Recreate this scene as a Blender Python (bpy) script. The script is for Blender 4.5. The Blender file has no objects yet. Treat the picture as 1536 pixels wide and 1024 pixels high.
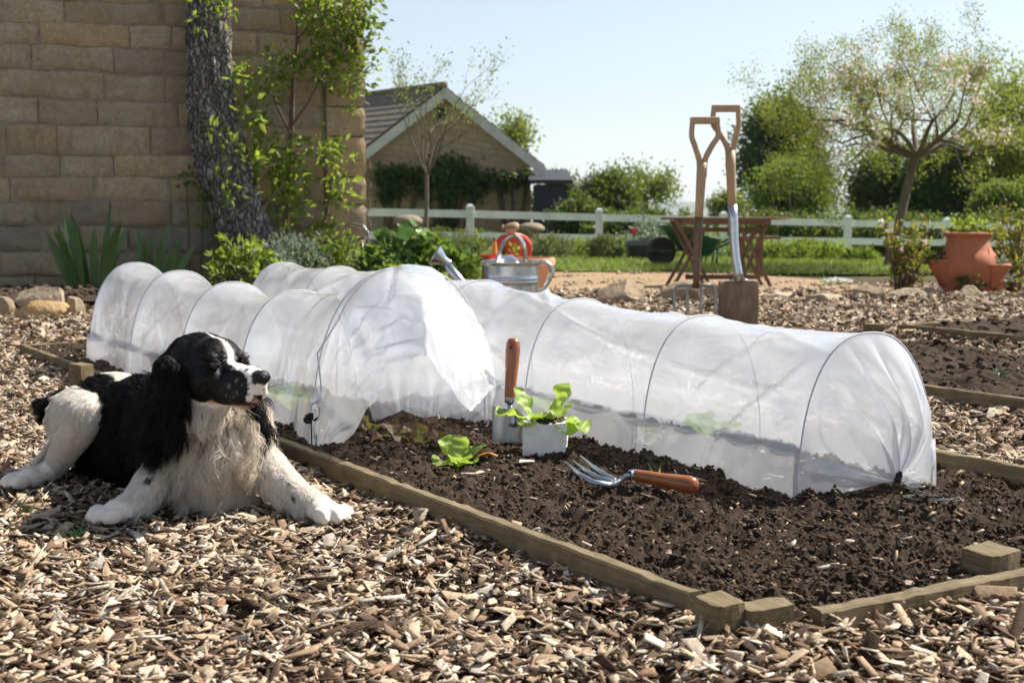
import bpy, bmesh, math, random
import numpy as np
from mathutils import Vector, Matrix, noise as mnoise

SC = bpy.context.scene
COL = SC.collection
R = math.radians
PI = math.pi
# ---------------------------------------------------------------- camera model (used to turn photo measurements into places)
FPX = 50.0 / 36.0 * 1536.0
CAM_H = 0.62
PITCH = math.atan((512 - 312) / FPX)
_cp, _sp = math.cos(PITCH), math.sin(PITCH)

def ray(x, y):
    u, v = (x - 768) / FPX, (y - 512) / FPX
    return Vector((u, _cp - v * _sp, -_sp - v * _cp))

def P(x, y, F):
    d = ray(x, y)
    s = F / d.y
    return Vector((d.x * s, F, CAM_H + d.z * s))

def G(x, y, z=0.0):
    d = ray(x, y)
    s = (z - CAM_H) / d.z
    return Vector((d.x * s, d.y * s, z))

def sstep(a, b, x):
    t = np.clip((np.asarray(x, float) - a) / (b - a), 0, 1)
    return t * t * (3 - 2 * t)

def gz(x, y):
    """height of the land"""
    x = np.asarray(x, float); y = np.asarray(y, float)
    z = -0.14 * sstep(9.0, 14.0, y)
    z = z - 0.03 * np.clip(x, 0, 40) * sstep(17, 25, y)
    z = z - 0.02 * np.clip(y - 30, 0, 90) - 0.03 * np.clip(y - 120, 0, 500)
    return z

def gzf(x, y):
    return float(gz(x, y))

def gp(x, y):
    return Vector((x, y, gzf(x, y)))

def GT(x, y):
    """ground point under a photo pixel, on the sloping land"""
    z = 0.0
    for _ in range(30):
        p = G(x, y, z)
        z = gzf(p.x, p.y)
    return Vector((p.x, p.y, z))

# ---------------------------------------------------------------- object helpers
def tag(o, label=None, cat=None, group=None, kind=None):
    if label: o['label'] = label
    if cat: o['category'] = cat
    if group: o['group'] = group
    if kind: o['kind'] = kind
    return o

def thing(name, label, cat, loc=(0, 0, 0), group=None, rz=0.0):
    o = bpy.data.objects.new(name, None)
    o.empty_display_size = 0.1
    COL.objects.link(o)
    o.location = loc
    o.rotation_euler = (0, 0, rz)
    return tag(o, label, cat, group)

def root_loc(o):
    v = Vector((0, 0, 0))
    while o is not None:
        v += Vector(o.location)
        o = o.parent
    return v

class MB:
    """collects shapes in world space, then links them as one mesh object"""
    def __init__(self):
        self.v = []; self.f = []; self.c = []
        self.col = (1, 1, 1)
    def add(self, vs, fs, col=None):
        b = len(self.v)
        self.v.extend([tuple(p) for p in vs])
        self.c.extend([col or self.col] * len(vs))
        self.f.extend([tuple(b + i for i in q) for q in fs])
    def box(self, c, s, M=None, jit=0.0, rng=None, taper=1.0):
        vs = []
        for dz in (-.5, .5):
            k = taper if dz > 0 else 1.0
            for dx, dy in ((-.5, -.5), (.5, -.5), (.5, .5), (-.5, .5)):
                p = Vector((dx * s[0] * k, dy * s[1] * k, dz * s[2]))
                if jit: p += Vector([rng.uniform(-jit, jit) for _ in range(3)])
                if M is not None: p = M @ p
                vs.append(Vector(c) + p)
        self.add(vs, [(3, 2, 1, 0), (4, 5, 6, 7), (0, 1, 5, 4), (1, 2, 6, 5), (2, 3, 7, 6), (3, 0, 4, 7)])
    def bar(self, a, b, w, t, up=(0, 0, 1)):
        """a rectangular bar from a to b: w across, t along up"""
        a, b = Vector(a), Vector(b)
        z = (b - a); L = z.length; z.normalize()
        x = z.cross(Vector(up))
        if x.length < 1e-4: x = z.cross(Vector((0, 1, 0)))
        x.normalize(); y = x.cross(z)
        M = Matrix((x, y, z)).transposed()
        self.box((a + b) / 2, (w, t, L), M)
    def tube(self, pts, rad, n=8, caps=True, squash=1.0, nrm=None):
        pts = [Vector(p) for p in pts]
        if not hasattr(rad, '__len__'): rad = [rad] * len(pts)
        T = []
        for i in range(len(pts)):
            t = pts[min(i + 1, len(pts) - 1)] - pts[max(i - 1, 0)]
            T.append(t.normalized() if t.length > 1e-9 else Vector((0, 0, 1)))
        u = T[0].orthogonal().normalized() if nrm is None else (Vector(nrm) - T[0] * Vector(nrm).dot(T[0])).normalized()
        vs, fs = [], []
        for i, p in enumerate(pts):
            u = (u - T[i] * u.dot(T[i])).normalized()
            w = T[i].cross(u)
            for k in range(n):
                a = 2 * PI * k / n
                vs.append(p + (u * math.cos(a) + w * math.sin(a) * squash) * rad[i])
        for i in range(len(pts) - 1):
            for k in range(n):
                k2 = (k + 1) % n
                fs.append((i * n + k, i * n + k2, (i + 1) * n + k2, (i + 1) * n + k))
        if caps:
            fs.append(tuple(range(n - 1, -1, -1)))
            fs.append(tuple((len(pts) - 1) * n + k for k in range(n)))
        self.add(vs, fs)
    def lathe(self, prof, c, n=32, M=None, close=False):
        vs, fs = [], []
        for r, z in prof:
            for k in range(n):
                a = 2 * PI * k / n
                p = Vector((r * math.cos(a), r * math.sin(a), z))
                if M is not None: p = M @ p
                vs.append(Vector(c) + p)
        m = len(prof)
        for i in range(m - 1):
            for k in range(n):
                k2 = (k + 1) % n
                fs.append((i * n + k, i * n + k2, (i + 1) * n + k2, (i + 1) * n + k))
        if close:
            fs.append(tuple(range(n - 1, -1, -1)))
            fs.append(tuple((m - 1) * n + k for k in range(n)))
        self.add(vs, fs)
    def grid(self, rows, col=None):
        """rows: list of rows of points"""
        m, n = len(rows), len(rows[0])
        vs = [p for r in rows for p in r]
        fs = [(i * n + j, i * n + j + 1, (i + 1) * n + j + 1, (i + 1) * n + j) for i in range(m - 1) for j in range(n - 1)]
        self.add(vs, fs, col)
    def prism(self, poly, d, col=None):
        """poly: list of points in a plane, extruded by vector d"""
        n = len(poly); d = Vector(d)
        vs = [Vector(p) for p in poly] + [Vector(p) + d for p in poly]
        fs = [tuple(range(n - 1, -1, -1)), tuple(range(n, 2 * n))]
        fs += [(k, (k + 1) % n, n + (k + 1) % n, n + k) for k in range(n)]
        self.add(vs, fs, col)
    def blob(self, c, r, rng, sub=2, amp=0.18, M=None, freq=1.6, flat=False):
        bm = bmesh.new()
        bmesh.ops.create_icosphere(bm, subdivisions=sub, radius=1)
        off = Vector([rng.uniform(-50, 50) for _ in range(3)])
        vs = []
        for v in bm.verts:
            k = 1 + amp * mnoise.noise(v.co * freq + off) + amp * .5 * mnoise.noise(v.co * freq * 2.7 + off)
            p = Vector((v.co.x * r[0], v.co.y * r[1], v.co.z * r[2])) * k
            if M is not None: p = M @ p
            vs.append(Vector(c) + p)
        fs = [[v.index for v in f.verts] for f in bm.faces]
        bm.free()
        self.add(vs, fs)
    def build(self, name, mat, parent=None, smooth=False, loc=None, bevel=0.0, solid=0.0, sub=0, use_col=False, auto=None):
        me = bpy.data.meshes.new(name)
        off = Vector((0, 0, 0))
        if parent is not None: off = root_loc(parent)
        if loc is not None: off = off + Vector(loc)
        me.from_pydata([(p[0] - off.x, p[1] - off.y, p[2] - off.z) for p in self.v], [], self.f)
        if use_col:
            a = me.color_attributes.new('Col', 'FLOAT_COLOR', 'POINT')
            a.data.foreach_set('color', np.array([(c[0], c[1], c[2], 1) for c in self.c], np.float32).ravel())
        bm = bmesh.new(); bm.from_mesh(me)
        bmesh.ops.recalc_face_normals(bm, faces=bm.faces)
        bm.to_mesh(me); bm.free()
        if smooth:
            me.polygons.foreach_set('use_smooth', [True] * len(me.polygons))
            if auto: me.set_sharp_from_angle(angle=R(auto))
        me.materials.append(mat)
        me.update()
        o = bpy.data.objects.new(name, me)
        COL.objects.link(o)
        if parent is not None: o.parent = parent
        elif loc is not None: o.location = loc
        if solid:
            m = o.modifiers.new('solid', 'SOLIDIFY'); m.thickness = solid; m.offset = 0
        if bevel:
            m = o.modifiers.new('bevel', 'BEVEL'); m.width = bevel; m.segments = 2; m.limit_method = 'ANGLE'
        if sub:
            m = o.modifiers.new('sub', 'SUBSURF'); m.levels = sub; m.render_levels = sub
        return o

def mesh_np(name, V, F, mat, parent=None, loc=None, smooth=False, rnd=None, col=None):
    """V (n,3), F (m,k) numpy arrays; rnd per-vertex float, col per-vertex colour"""
    V = np.asarray(V, np.float32); F = np.asarray(F, np.int32)
    off = Vector((0, 0, 0))
    if parent is not None: off = root_loc(parent)
    if loc is not None: off = off + Vector(loc)
    V = V - np.array(off, np.float32)
    me = bpy.data.meshes.new(name)
    m, k = F.shape
    me.vertices.add(len(V)); me.vertices.foreach_set('co', V.ravel())
    me.loops.add(m * k); me.loops.foreach_set('vertex_index', F.ravel())
    me.polygons.add(m)
    me.polygons.foreach_set('loop_start', np.arange(0, m * k, k, dtype=np.int32))
    if smooth: me.polygons.foreach_set('use_smooth', np.ones(m, bool))
    me.update(calc_edges=True)
    if rnd is not None:
        a = me.attributes.new('rnd', 'FLOAT', 'POINT'); a.data.foreach_set('value', np.asarray(rnd, np.float32))
    if col is not None:
        a = me.color_attributes.new('Col', 'FLOAT_COLOR', 'POINT')
        c4 = np.ones((len(V), 4), np.float32); c4[:, :3] = col
        a.data.foreach_set('color', c4.ravel())
    me.materials.append(mat)
    o = bpy.data.objects.new(name, me)
    COL.objects.link(o)
    if parent is not None: o.parent = parent
    elif loc is not None: o.location = loc
    return o

# ---------------------------------------------------------------- materials
class NT:
    def __init__(self, name):
        self.m = bpy.data.materials.new(name); self.m.use_nodes = True
        self.t = self.m.node_tree; self.t.nodes.clear()
        self.out = self.n('ShaderNodeOutputMaterial')
    def n(self, typ, **kw):
        o = self.t.nodes.new(typ)
        for k, v in kw.items():
            if k in o.inputs: o.inputs[k].default_value = v
            else: setattr(o, k, v)
        return o
    def l(self, a, b): self.t.links.new(a, b)
    def noise(self, scale, detail=4, rough=.6, vec=None, dist=0.0):
        o = self.n('ShaderNodeTexNoise'); o.inputs['Scale'].default_value = scale
        o.inputs['Detail'].default_value = detail; o.inputs['Roughness'].default_value = rough
        o.inputs['Distortion'].default_value = dist
        if vec is not None: self.l(vec, o.inputs['Vector'])
        return o
    def coord(self, out='Object', scale=None):
        c = self.n('ShaderNodeTexCoord')
        if scale is None: return c.outputs[out]
        mp = self.n('ShaderNodeMapping'); mp.inputs['Scale'].default_value = scale
        self.l(c.outputs[out], mp.inputs['Vector'])
        return mp.outputs['Vector']
    def ramp(self, fac, stops):
        r = self.n('ShaderNodeValToRGB')
        e = r.color_ramp.elements
        while len(e) < len(stops): e.new(0.5)
        for i, (p, c) in enumerate(stops):
            e[i].position = p; e[i].color = (c[0], c[1], c[2], 1)
        self.l(fac, r.inputs['Fac'])
        return r.outputs['Color']
    def mix(self, fac, a, b, blend='MIX'):
        m = self.n('ShaderNodeMix', data_type='RGBA', blend_type=blend)
        if hasattr(fac, 'is_linked'): self.l(fac, m.inputs[0])
        else: m.inputs[0].default_value = fac
        for k, s in ((6, a), (7, b)):
            if hasattr(s, 'is_linked'): self.l(s, m.inputs[k])
            else: m.inputs[k].default_value = (s[0], s[1], s[2], 1)
        return m.outputs[2]
    def bump(self, h, strength=.5, dist=.01, nrm=None):
        b = self.n('ShaderNodeBump'); b.inputs['Strength'].default_value = strength
        b.inputs['Distance'].default_value = dist
        self.l(h, b.inputs['Height'])
        if nrm is not None: self.l(nrm, b.inputs['Normal'])
        return b.outputs['Normal']
    def attr(self, name):
        return self.n('ShaderNodeAttribute', attribute_name=name)
    def bsdf(self, col=None, rough=.6, metal=0.0, spec=.4, nrm=None):
        b = self.n('ShaderNodeBsdfPrincipled')
        b.inputs['Roughness'].default_value = rough; b.inputs['Metallic'].default_value = metal
        b.inputs['Specular IOR Level'].default_value = spec
        if col is not None:
            if hasattr(col, 'is_linked'): self.l(col, b.inputs['Base Color'])
            else: b.inputs['Base Color'].default_value = (col[0], col[1], col[2], 1)
        if nrm is not None: self.l(nrm, b.inputs['Normal'])
        return b
    def done(self, sh):
        self.l(sh, self.out.inputs['Surface']); return self.m

def pm(name, c1, c2=None, scale=20, rough=.6, metal=0.0, spec=.4, bump=0.3, bscale=None, bdist=.004, stretch=None, detail=5, stops=(.3, .7)):
    """painted / wooden / stony surface: two colours mixed by noise with a fine bump"""
    t = NT(name)
    v = t.coord('Object', stretch)
    c2 = c2 or tuple(x * .7 for x in c1)
    nz = t.noise(scale, detail, .65, v)
    c = t.ramp(nz.outputs['Fac'], [(stops[0], c1), (stops[1], c2)])
    nb = t.noise(bscale or scale * 3, 4, .6, v)
    b = t.bsdf(c, rough, metal, spec, t.bump(nb.outputs['Fac'], bump, bdist))
    return t.done(b.outputs[0])

def leafmat(name, stops, trans=.4, rough=.5, spec=.3, tint=.55):
    t = NT(name)
    a = t.attr('rnd')
    c = t.ramp(a.outputs['Fac'], stops)
    b = t.bsdf(c, rough, 0, spec)
    tr = t.n('ShaderNodeBsdfTranslucent')
    br = t.mix(tint, c, (.42, .52, .06))
    t.l(br, tr.inputs['Color'])
    mx = t.n('ShaderNodeMixShader'); mx.inputs[0].default_value = trans
    t.l(b.outputs[0], mx.inputs[1]); t.l(tr.outputs[0], mx.inputs[2])
    return t.done(mx.outputs[0])

# ---------------------------------------------------------------- foliage
def leaf_geo(Pn, D, size, rs, width=.5, droop=.0, fold=.25):
    """many leaves: Pn (n,3) bases, D (n,3) directions, size (n,). 5 verts, 2 quads-as-tris folded on the midrib"""
    n = len(Pn)
    D = D / (np.linalg.norm(D, axis=1, keepdims=True) + 1e-9)
    A = rs.normal(size=(n, 3))
    S = np.cross(D, A); S /= (np.linalg.norm(S, axis=1, keepdims=True) + 1e-9)
    N = np.cross(S, D)
    s = size[:, None]
    base = Pn
    mid = Pn + D * s * .5 - N * s * fold * .25
    l = Pn + D * s * .45 + S * s * width * .5 + N * s * fold * .3
    r = Pn + D * s * .45 - S * s * width * .5 + N * s * fold * .3
    tip = Pn + D * s - N * s * droop
    tip[:, 2] -= size * droop
    V = np.stack([base, l, tip, r, mid], 1).reshape(-1, 3)
    b = (np.arange(n) * 5)[:, None]
    F = np.concatenate([b + np.array([[0, 4, 1]]), b + np.array([[4, 2, 1]]), b + np.array([[0, 3, 4]]), b + np.array([[4, 3, 2]])], 0)
    return V, F

def leaves(name, Pn, D, size, mat, rs, parent=None, width=.5, fold=.25, droop=.1, rnd=None, loc=None):
    V, F = leaf_geo(np.asarray(Pn, float), np.asarray(D, float), np.asarray(size, float), rs, width, droop, fold)
    if rnd is None: rnd = rs.rand(len(Pn))
    return mesh_np(name, V, F, mat, parent, rnd=np.repeat(rnd, 5), loc=loc)

def in_ellipsoid(rs, n, c, r, shell=.0):
    d = rs.normal(size=(n, 3)); d /= np.linalg.norm(d, axis=1, keepdims=True)
    k = (shell + (1 - shell) * rs.rand(n) ** (1 / 3.0))
    return np.asarray(c) + d * k[:, None] * np.asarray(r)

def clump_points(rs, c, r, ncl, per, cl_r, shell=.55, flatten=.8, lumpy=.25):
    cc = in_ellipsoid(rs, ncl, (0, 0, 0), (1, 1, 1), shell)
    cc *= (1 + lumpy * rs.normal(size=(ncl, 1)) * .5)
    cc = np.asarray(c) + cc * np.asarray(r)
    rad = cl_r * rs.uniform(.5, 1.3, ncl)
    pts = np.repeat(cc, per, 0)
    off = rs.normal(size=pts.shape) * .55
    pts = pts + off * np.repeat(rad, per)[:, None] * np.array([1, 1, flatten])
    return pts, np.repeat(rs.rand(ncl), per), off

def grow(rng, p, d, L, r, depth, maxd, segs, tips, up=.1, spread=.6, kids=(2, 3), shrink=.72, wob=.16):
    """recursive branching; appends (points, radii) to segs and twig points to tips"""
    pts = [Vector(p)]; rad = [r]
    n = 4
    d = Vector(d).normalized()
    for i in range(n):
        d = (d + Vector([rng.gauss(0, wob) for _ in range(3)]) + Vector((0, 0, up))).normalized()
        pts.append(pts[-1] + d * (L / n)); rad.append(r * (1 - .38 * (i + 1) / n))
    segs.append((pts, rad, depth))
    if depth >= maxd - 1:
        for q in pts[1:]: tips.append((q, d.copy(), depth))
    if depth >= maxd: return
    for k in range(rng.randint(*kids)):
        i = n if k == 0 else rng.randint(2, n)
        a = d.orthogonal().normalized()
        a.rotate(Matrix.Rotation(rng.uniform(0, 2 * PI), 3, d))
        sp = spread * rng.uniform(.5, 1.2) * (0.6 if k == 0 else 1)
        nd = (d + a * sp).normalized()
        grow(rng, pts[i], nd, L * shrink * rng.uniform(.75, 1.15), rad[i] * (.8 if k == 0 else .62), depth + 1, maxd, segs, tips, up, spread, kids, shrink, wob)
# ================================================================ the land
A = Vector((-0.515, 0.857, 0)).normalized()      # along the vegetable beds, away from us
B = Vector((0.857, 0.515, 0)).normalized()       # across the beds
C0 = Vector((0.254, 1.92, 0))                    # outer corner of the nearest bed

def st(s, t, z=0.0):
    p = C0 + A * s + B * t
    return Vector((p.x, p.y, z))

def to_st(x, y):
    dx, dy = np.asarray(x) - C0.x, np.asarray(y) - C0.y
    return dx * A.x + dy * A.y, dx * B.x + dy * B.y

_rt = np.random.RandomState(7).rand(256, 256)
def vn(x, y):
    """value noise, vectorised, 0..1"""
    x = np.asarray(x, float); y = np.asarray(y, float)
    xi, yi = np.floor(x).astype(int), np.floor(y).astype(int)
    fx, fy = x - xi, y - yi
    fx = fx * fx * (3 - 2 * fx); fy = fy * fy * (3 - 2 * fy)
    g = lambda a, b: _rt[a % 256, b % 256]
    return (g(xi, yi) * (1 - fx) + g(xi + 1, yi) * fx) * (1 - fy) + (g(xi, yi + 1) * (1 - fx) + g(xi + 1, yi + 1) * fx) * fy

def fbm(x, y, o=4, k=.5):
    s = 0; a = 1; n = 0
    for i in range(o):
        s = s + a * vn(x * 2 ** i + 17.3 * i, y * 2 ** i + 5.1 * i); n += a; a *= k
    return s / n

def sheet(name, xs, ys, zf, mat, keep=None, kind='structure', smooth=True):
    X, Y = np.meshgrid(xs, ys)
    Z = zf(X, Y)
    V = np.stack([X, Y, Z], -1).reshape(-1, 3)
    m, n = X.shape
    i, j = np.meshgrid(np.arange(m - 1), np.arange(n - 1), indexing='ij')
    b = (i * n + j).ravel()
    F = np.stack([b, b + 1, b + n + 1, b + n], 1)
    if keep is not None:
        cx = V[F].mean(1)
        F = F[keep(cx[:, 0], cx[:, 1])]
        used = np.unique(F); mp = -np.ones(len(V), int); mp[used] = np.arange(len(used))
        V = V[used]; F = mp[F]
    o = mesh_np(name, V, F, mat, smooth=smooth)
    return tag(o, kind=kind)

# --- ground: mulch coloured earth close by, rough pasture far off
t = NT('earth')
co = t.coord('Object')
n1 = t.noise(55, 6, .7, co); n2 = t.noise(3, 3, .5, co)
near = t.ramp(n1.outputs['Fac'], [(.3, (.03, .019, .012)), (.55, (.085, .056, .035)), (.75, (.2, .145, .095))])
pas = t.ramp(n2.outputs['Fac'], [(.3, (.075, .115, .03)), (.7, (.13, .16, .045))])
sep = t.n('ShaderNodeSeparateXYZ'); t.l(co, sep.inputs[0])
mr = t.n('ShaderNodeMapRange'); mr.inputs['From Min'].default_value = 15; mr.inputs['From Max'].default_value = 17
t.l(sep.outputs['Y'], mr.inputs['Value'])
b = t.bsdf(t.mix(mr.outputs[0], near, pas), .9, 0, .15, t.bump(n1.outputs['Fac'], .9, .012))
M_EARTH = t.done(b.outputs[0])
gx = np.concatenate([-np.geomspace(4000, 9, 26), np.linspace(-8, -2, 50), np.linspace(-1.95, 2.4, 100), np.linspace(2.5, 10, 50), np.geomspace(11, 4000, 26)])
gy = np.concatenate([np.linspace(-6, 1, 24), np.linspace(1.1, 6, 110), np.linspace(6.1, 14, 60), np.linspace(14.4, 40, 44), np.geomspace(42, 6000, 34)])

# --- lawn
LAWN_Y = lambda x: 16.2 + .25 * np.sin(np.asarray(x) * 1.3) + .1 * np.sin(np.asarray(x) * 4.1)
def lawn_z(x, y): return gz(x, y) + .025 + .03 * sstep(15.9, 16.8, np.asarray(y) + 0 * np.asarray(x))
t = NT('lawn_turf')
co = t.coord('Object')
n1 = t.noise(1.3, 4, .6, co); n2 = t.noise(60, 3, .6, co)
c = t.mix(.45, t.ramp(n1.outputs['Fac'], [(.3, (.085, .125, .022)), (.7, (.16, .19, .045))]), t.ramp(n2.outputs['Fac'], [(.3, (.05, .08, .012)), (.7, (.2, .24, .06))]))
M_LAWN = t.done(t.bsdf(c, .8, 0, .2, t.bump(n2.outputs['Fac'], .8, .02)).outputs[0])
sheet('lawn', np.linspace(-9, 14, 116), np.linspace(15.8, 27, 80), lawn_z, M_LAWN,
      keep=lambda x, y: (y > LAWN_Y(x)))
# --- trodden sandy terrace between lawn and beds
def patio_keep(x, y):
    e = .35 * (fbm(x * 1.1, y * 1.1) - .5) * 2
    return (y > 10.2 + e + .05 * x) & (y < LAWN_Y(x) + .3) & (x > -2.4 + e) & (x < 3.9 + e - .25 * (y - 11))
t = NT('sandy_path')
co = t.coord('Object')
n1 = t.noise(2.2, 5, .65, co); n2 = t.noise(38, 5, .7, co)
c = t.mix(.5, t.ramp(n1.outputs['Fac'], [(.35, (.22, .14, .075)), (.65, (.36, .25, .145))]), t.ramp(n2.outputs['Fac'], [(.35, (.14, .09, .05)), (.6, (.40, .29, .18))]))
M_SAND = t.done(t.bsdf(c, .9, 0, .2, t.bump(n2.outputs['Fac'], .7, .012)).outputs[0])
sheet('path', np.linspace(-4, 6, 160), np.linspace(9.4, 17, 120), lambda x, y: gz(x, y) + .016 + .02 * fbm(x * 2.5, y * 2.5), M_SAND, keep=patio_keep)
# --- far hills
t = NT('hill_land')
co = t.coord('Object')
n1 = t.noise(.004, 4, .6, co)
M_HILL = t.done(t.bsdf(t.ramp(n1.outputs['Fac'], [(.4, (.09, .12, .07)), (.6, (.2, .2, .12))]), .9, 0, .1).outputs[0])
hx = np.linspace(-4500, 4500, 120); hy = np.linspace(2600, 5200, 30)
sheet('hills', hx, hy, lambda x, y: -22 + (36 + 26 * (fbm(x / 900., y / 900.) - .3)) * sstep(2600, 4300, y), M_HILL)

# ================================================================ vegetable beds
BOARD_T, BOARD_Z = .026, .087
BEDS = [(-.10, 4.25, 0.0, 1.215), (-1.6, 2.9, 2.06, 3.27), (-1.2, 3.18, 3.69, 4.9)]   # s0 s1 t0 t1
def in_bed(x, y, m=0.0):
    s, tt = to_st(x, y)
    k = np.zeros(np.shape(s), bool)
    for s0, s1, t0, t1 in BEDS:
        k |= (s > s0 - m) & (s < s1 + m) & (tt > t0 - m) & (tt < t1 + m)
    return k
def soil_h(s, t, x, y):
    """height of the soil in the nearest bed"""
    h = .050 + .02 * sstep(.1, 1.0, s) - .012 * sstep(.9, 1.2, t) + .012 * np.exp(-((t - .35) / .25) ** 2) * sstep(1.2, 2.2, s)
    return h
def soil_z(x, y):
    s, t = to_st(x, y)
    h = soil_h(s, t, x, y)
    n = fbm(x * 9, y * 9, 3) - .5
    c = fbm(x * 34 + 9, y * 34, 4, .6) - .5
    c2 = np.abs(fbm(x * 80 + 3, y * 80, 3, .6) - .5)
    return h + .030 * n + .044 * c + .03 * c2
t = NT('dark_soil')
co = t.coord('Object')
n1 = t.noise(7, 4, .6, co); n2 = t.noise(120, 5, .75, co); n3 = t.noise(330, 3, .7, co)
c = t.mix(.6, t.ramp(n1.outputs['Fac'], [(.32, (.034, .023, .016)), (.68, (.11, .079, .055))]), t.ramp(n2.outputs['Fac'], [(.3, (.024, .016, .011)), (.6, (.082, .056, .039)), (.78, (.16, .115, .08))]))
M_SOIL = t.done(t.bsdf(c, .95, 0, .12, t.bump(n3.outputs['Fac'], .8, .004, t.bump(n2.outputs['Fac'], .9, .008))).outputs[0])
t = NT('soil_crumb')
co = t.coord('Object')
n1 = t.noise(260, 4, .7, co); at = t.attr('rnd')
c = t.mix(.5, t.ramp(at.outputs['Fac'], [(0, (.03, .02, .014)), (.7, (.08, .054, .037)), (.9, (.13, .092, .063)), (1, (.22, .165, .12))]), t.ramp(n1.outputs['Fac'], [(.3, (.02, .013, .009)), (.7, (.105, .073, .05))]))
M_CLOD = t.done(t.bsdf(c, .95, 0, .12, t.bump(n1.outputs['Fac'], .8, .003)).outputs[0])

def bed_sheet(name, bed, ns, nt_, zf, pw=1.0):
    s0, s1, t0, t1 = bed
    m = BOARD_T * .5
    S = s0 + m + (s1 - s0 - 2 * m) * np.linspace(0, 1, ns) ** pw
    T = np.linspace(t0 + m, t1 - m, nt_)
    SS, TT = np.meshgrid(S, T, indexing='ij')
    X = C0.x + A.x * SS + B.x * TT; Y = C0.y + A.y * SS + B.y * TT
    Z = zf(X, Y)
    V = np.stack([X, Y, Z], -1).reshape(-1, 3)
    i, j = np.meshgrid(np.arange(ns - 1), np.arange(nt_ - 1), indexing='ij')
    b = (i * nt_ + j).ravel()
    return tag(mesh_np(name, V, np.stack([b, b + 1, b + nt_ + 1, b + nt_], 1), M_SOIL, smooth=True), kind='structure')
bed_sheet('bed_soil', BEDS[0], 480, 190, soil_z, 1.35)
def soil_far(x, y): return .055 + .05 * (fbm(x * 4, y * 4, 2) - .4) + .07 * (fbm(x * 16, y * 16, 4, .7) - .5)
bed_sheet('bed_soil', BEDS[1], 300, 110, soil_far)
bed_sheet('bed_soil', BEDS[2], 110, 50, lambda x, y: soil_far(x, y) + .02)
# planting strip along the stone house
def strip_keep(x, y):
    e = .25 * (fbm(x * 2, y * 2) - .5)
    return (y > 8.55 + e + .12 * (x + 3)) & (y < 13.5) & (x < -.75 + e + .1 * (y - 9))
sheet('border_soil', np.linspace(-8, 0.2, 110), np.linspace(8, 13.6, 80), lambda x, y: gz(x, y) + .03 + .06 * fbm(x * 5, y * 5), M_SOIL, keep=strip_keep)

# --- crumbs of soil
_ico = {}
def ico(sub):
    if sub not in _ico:
        bm = bmesh.new(); bmesh.ops.create_icosphere(bm, subdivisions=sub, radius=1)
        _ico[sub] = (np.array([v.co[:] for v in bm.verts]), np.array([[v.index for v in f.verts] for f in bm.faces])); bm.free()
    return _ico[sub]
def scatter_lumps(name, pos, size, sub, mat, rs, flat=.75, amp=.28):
    v, f = ico(sub)
    n = len(pos)
    k = 1 + amp * rs.normal(size=(n, len(v)))
    a = rs.rand(n) * 2 * PI
    sc = size[:, None] * rs.uniform(.7, 1.3, (n, 3)) * np.array([1, 1, flat])
    W = v[None] * k[..., None] * sc[:, None, :]
    ca, sa = np.cos(a)[:, None], np.sin(a)[:, None]
    W = np.stack([W[..., 0] * ca - W[..., 1] * sa, W[..., 0] * sa + W[..., 1] * ca, W[..., 2]], -1) + pos[:, None, :]
    F = (f[None] + (np.arange(n) * len(v))[:, None, None]).reshape(-1, 3)
    o = mesh_np(name, W.reshape(-1, 3), F, mat, rnd=np.repeat(rs.rand(n), len(v)))
    return tag(o, kind='stuff')
rs = np.random.RandomState(3)
def bed_pts(n, bed, pw=1.0):
    s0, s1, t0, t1 = bed
    s = s0 + .03 + (s1 - s0 - .06) * rs.rand(n) ** pw; t = t0 + .03 + (t1 - t0 - .06) * rs.rand(n)
    return C0.x + A.x * s + B.x * t, C0.y + A.y * s + B.y * t
x, y = bed_pts(42000, BEDS[0], 1.7); sz = .0014 + .0040 * rs.rand(len(x)) ** 2.3
scatter_lumps('soil_crumbs', np.stack([x, y, soil_z(x, y) + sz * .3], 1), sz, 1, M_CLOD, rs, .8, .34)
x, y = bed_pts(650, BEDS[0], 1.4); sz = .004 + .009 * rs.rand(len(x)) ** 2.2
kk_ = 16; off = rs.normal(size=(len(x), kk_, 3)) * .5; off[..., 2] = np.abs(off[..., 2]) * .7
cp_ = (np.stack([x, y, soil_z(x, y)], 1)[:, None] + off * sz[:, None, None]).reshape(-1, 3)
scatter_lumps('soil_clods', cp_, np.repeat(sz, kk_) * rs.uniform(.2, .55, len(cp_)), 1, M_CLOD, rs, .85, .3)
x, y = bed_pts(900, BEDS[2]); sz = .005 + .018 * rs.rand(len(x)) ** 2
scatter_lumps('soil_clods', np.stack([x, y, soil_far(x, y) + .02 + sz * .2], 1), sz, 1, M_CLOD, rs)
x, y = bed_pts(2600, BEDS[1]); sz = .004 + .013 * rs.rand(len(x)) ** 2
scatter_lumps('soil_clods', np.stack([x, y, soil_far(x, y) + sz * .2], 1), sz, 1, M_CLOD, rs)

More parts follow.
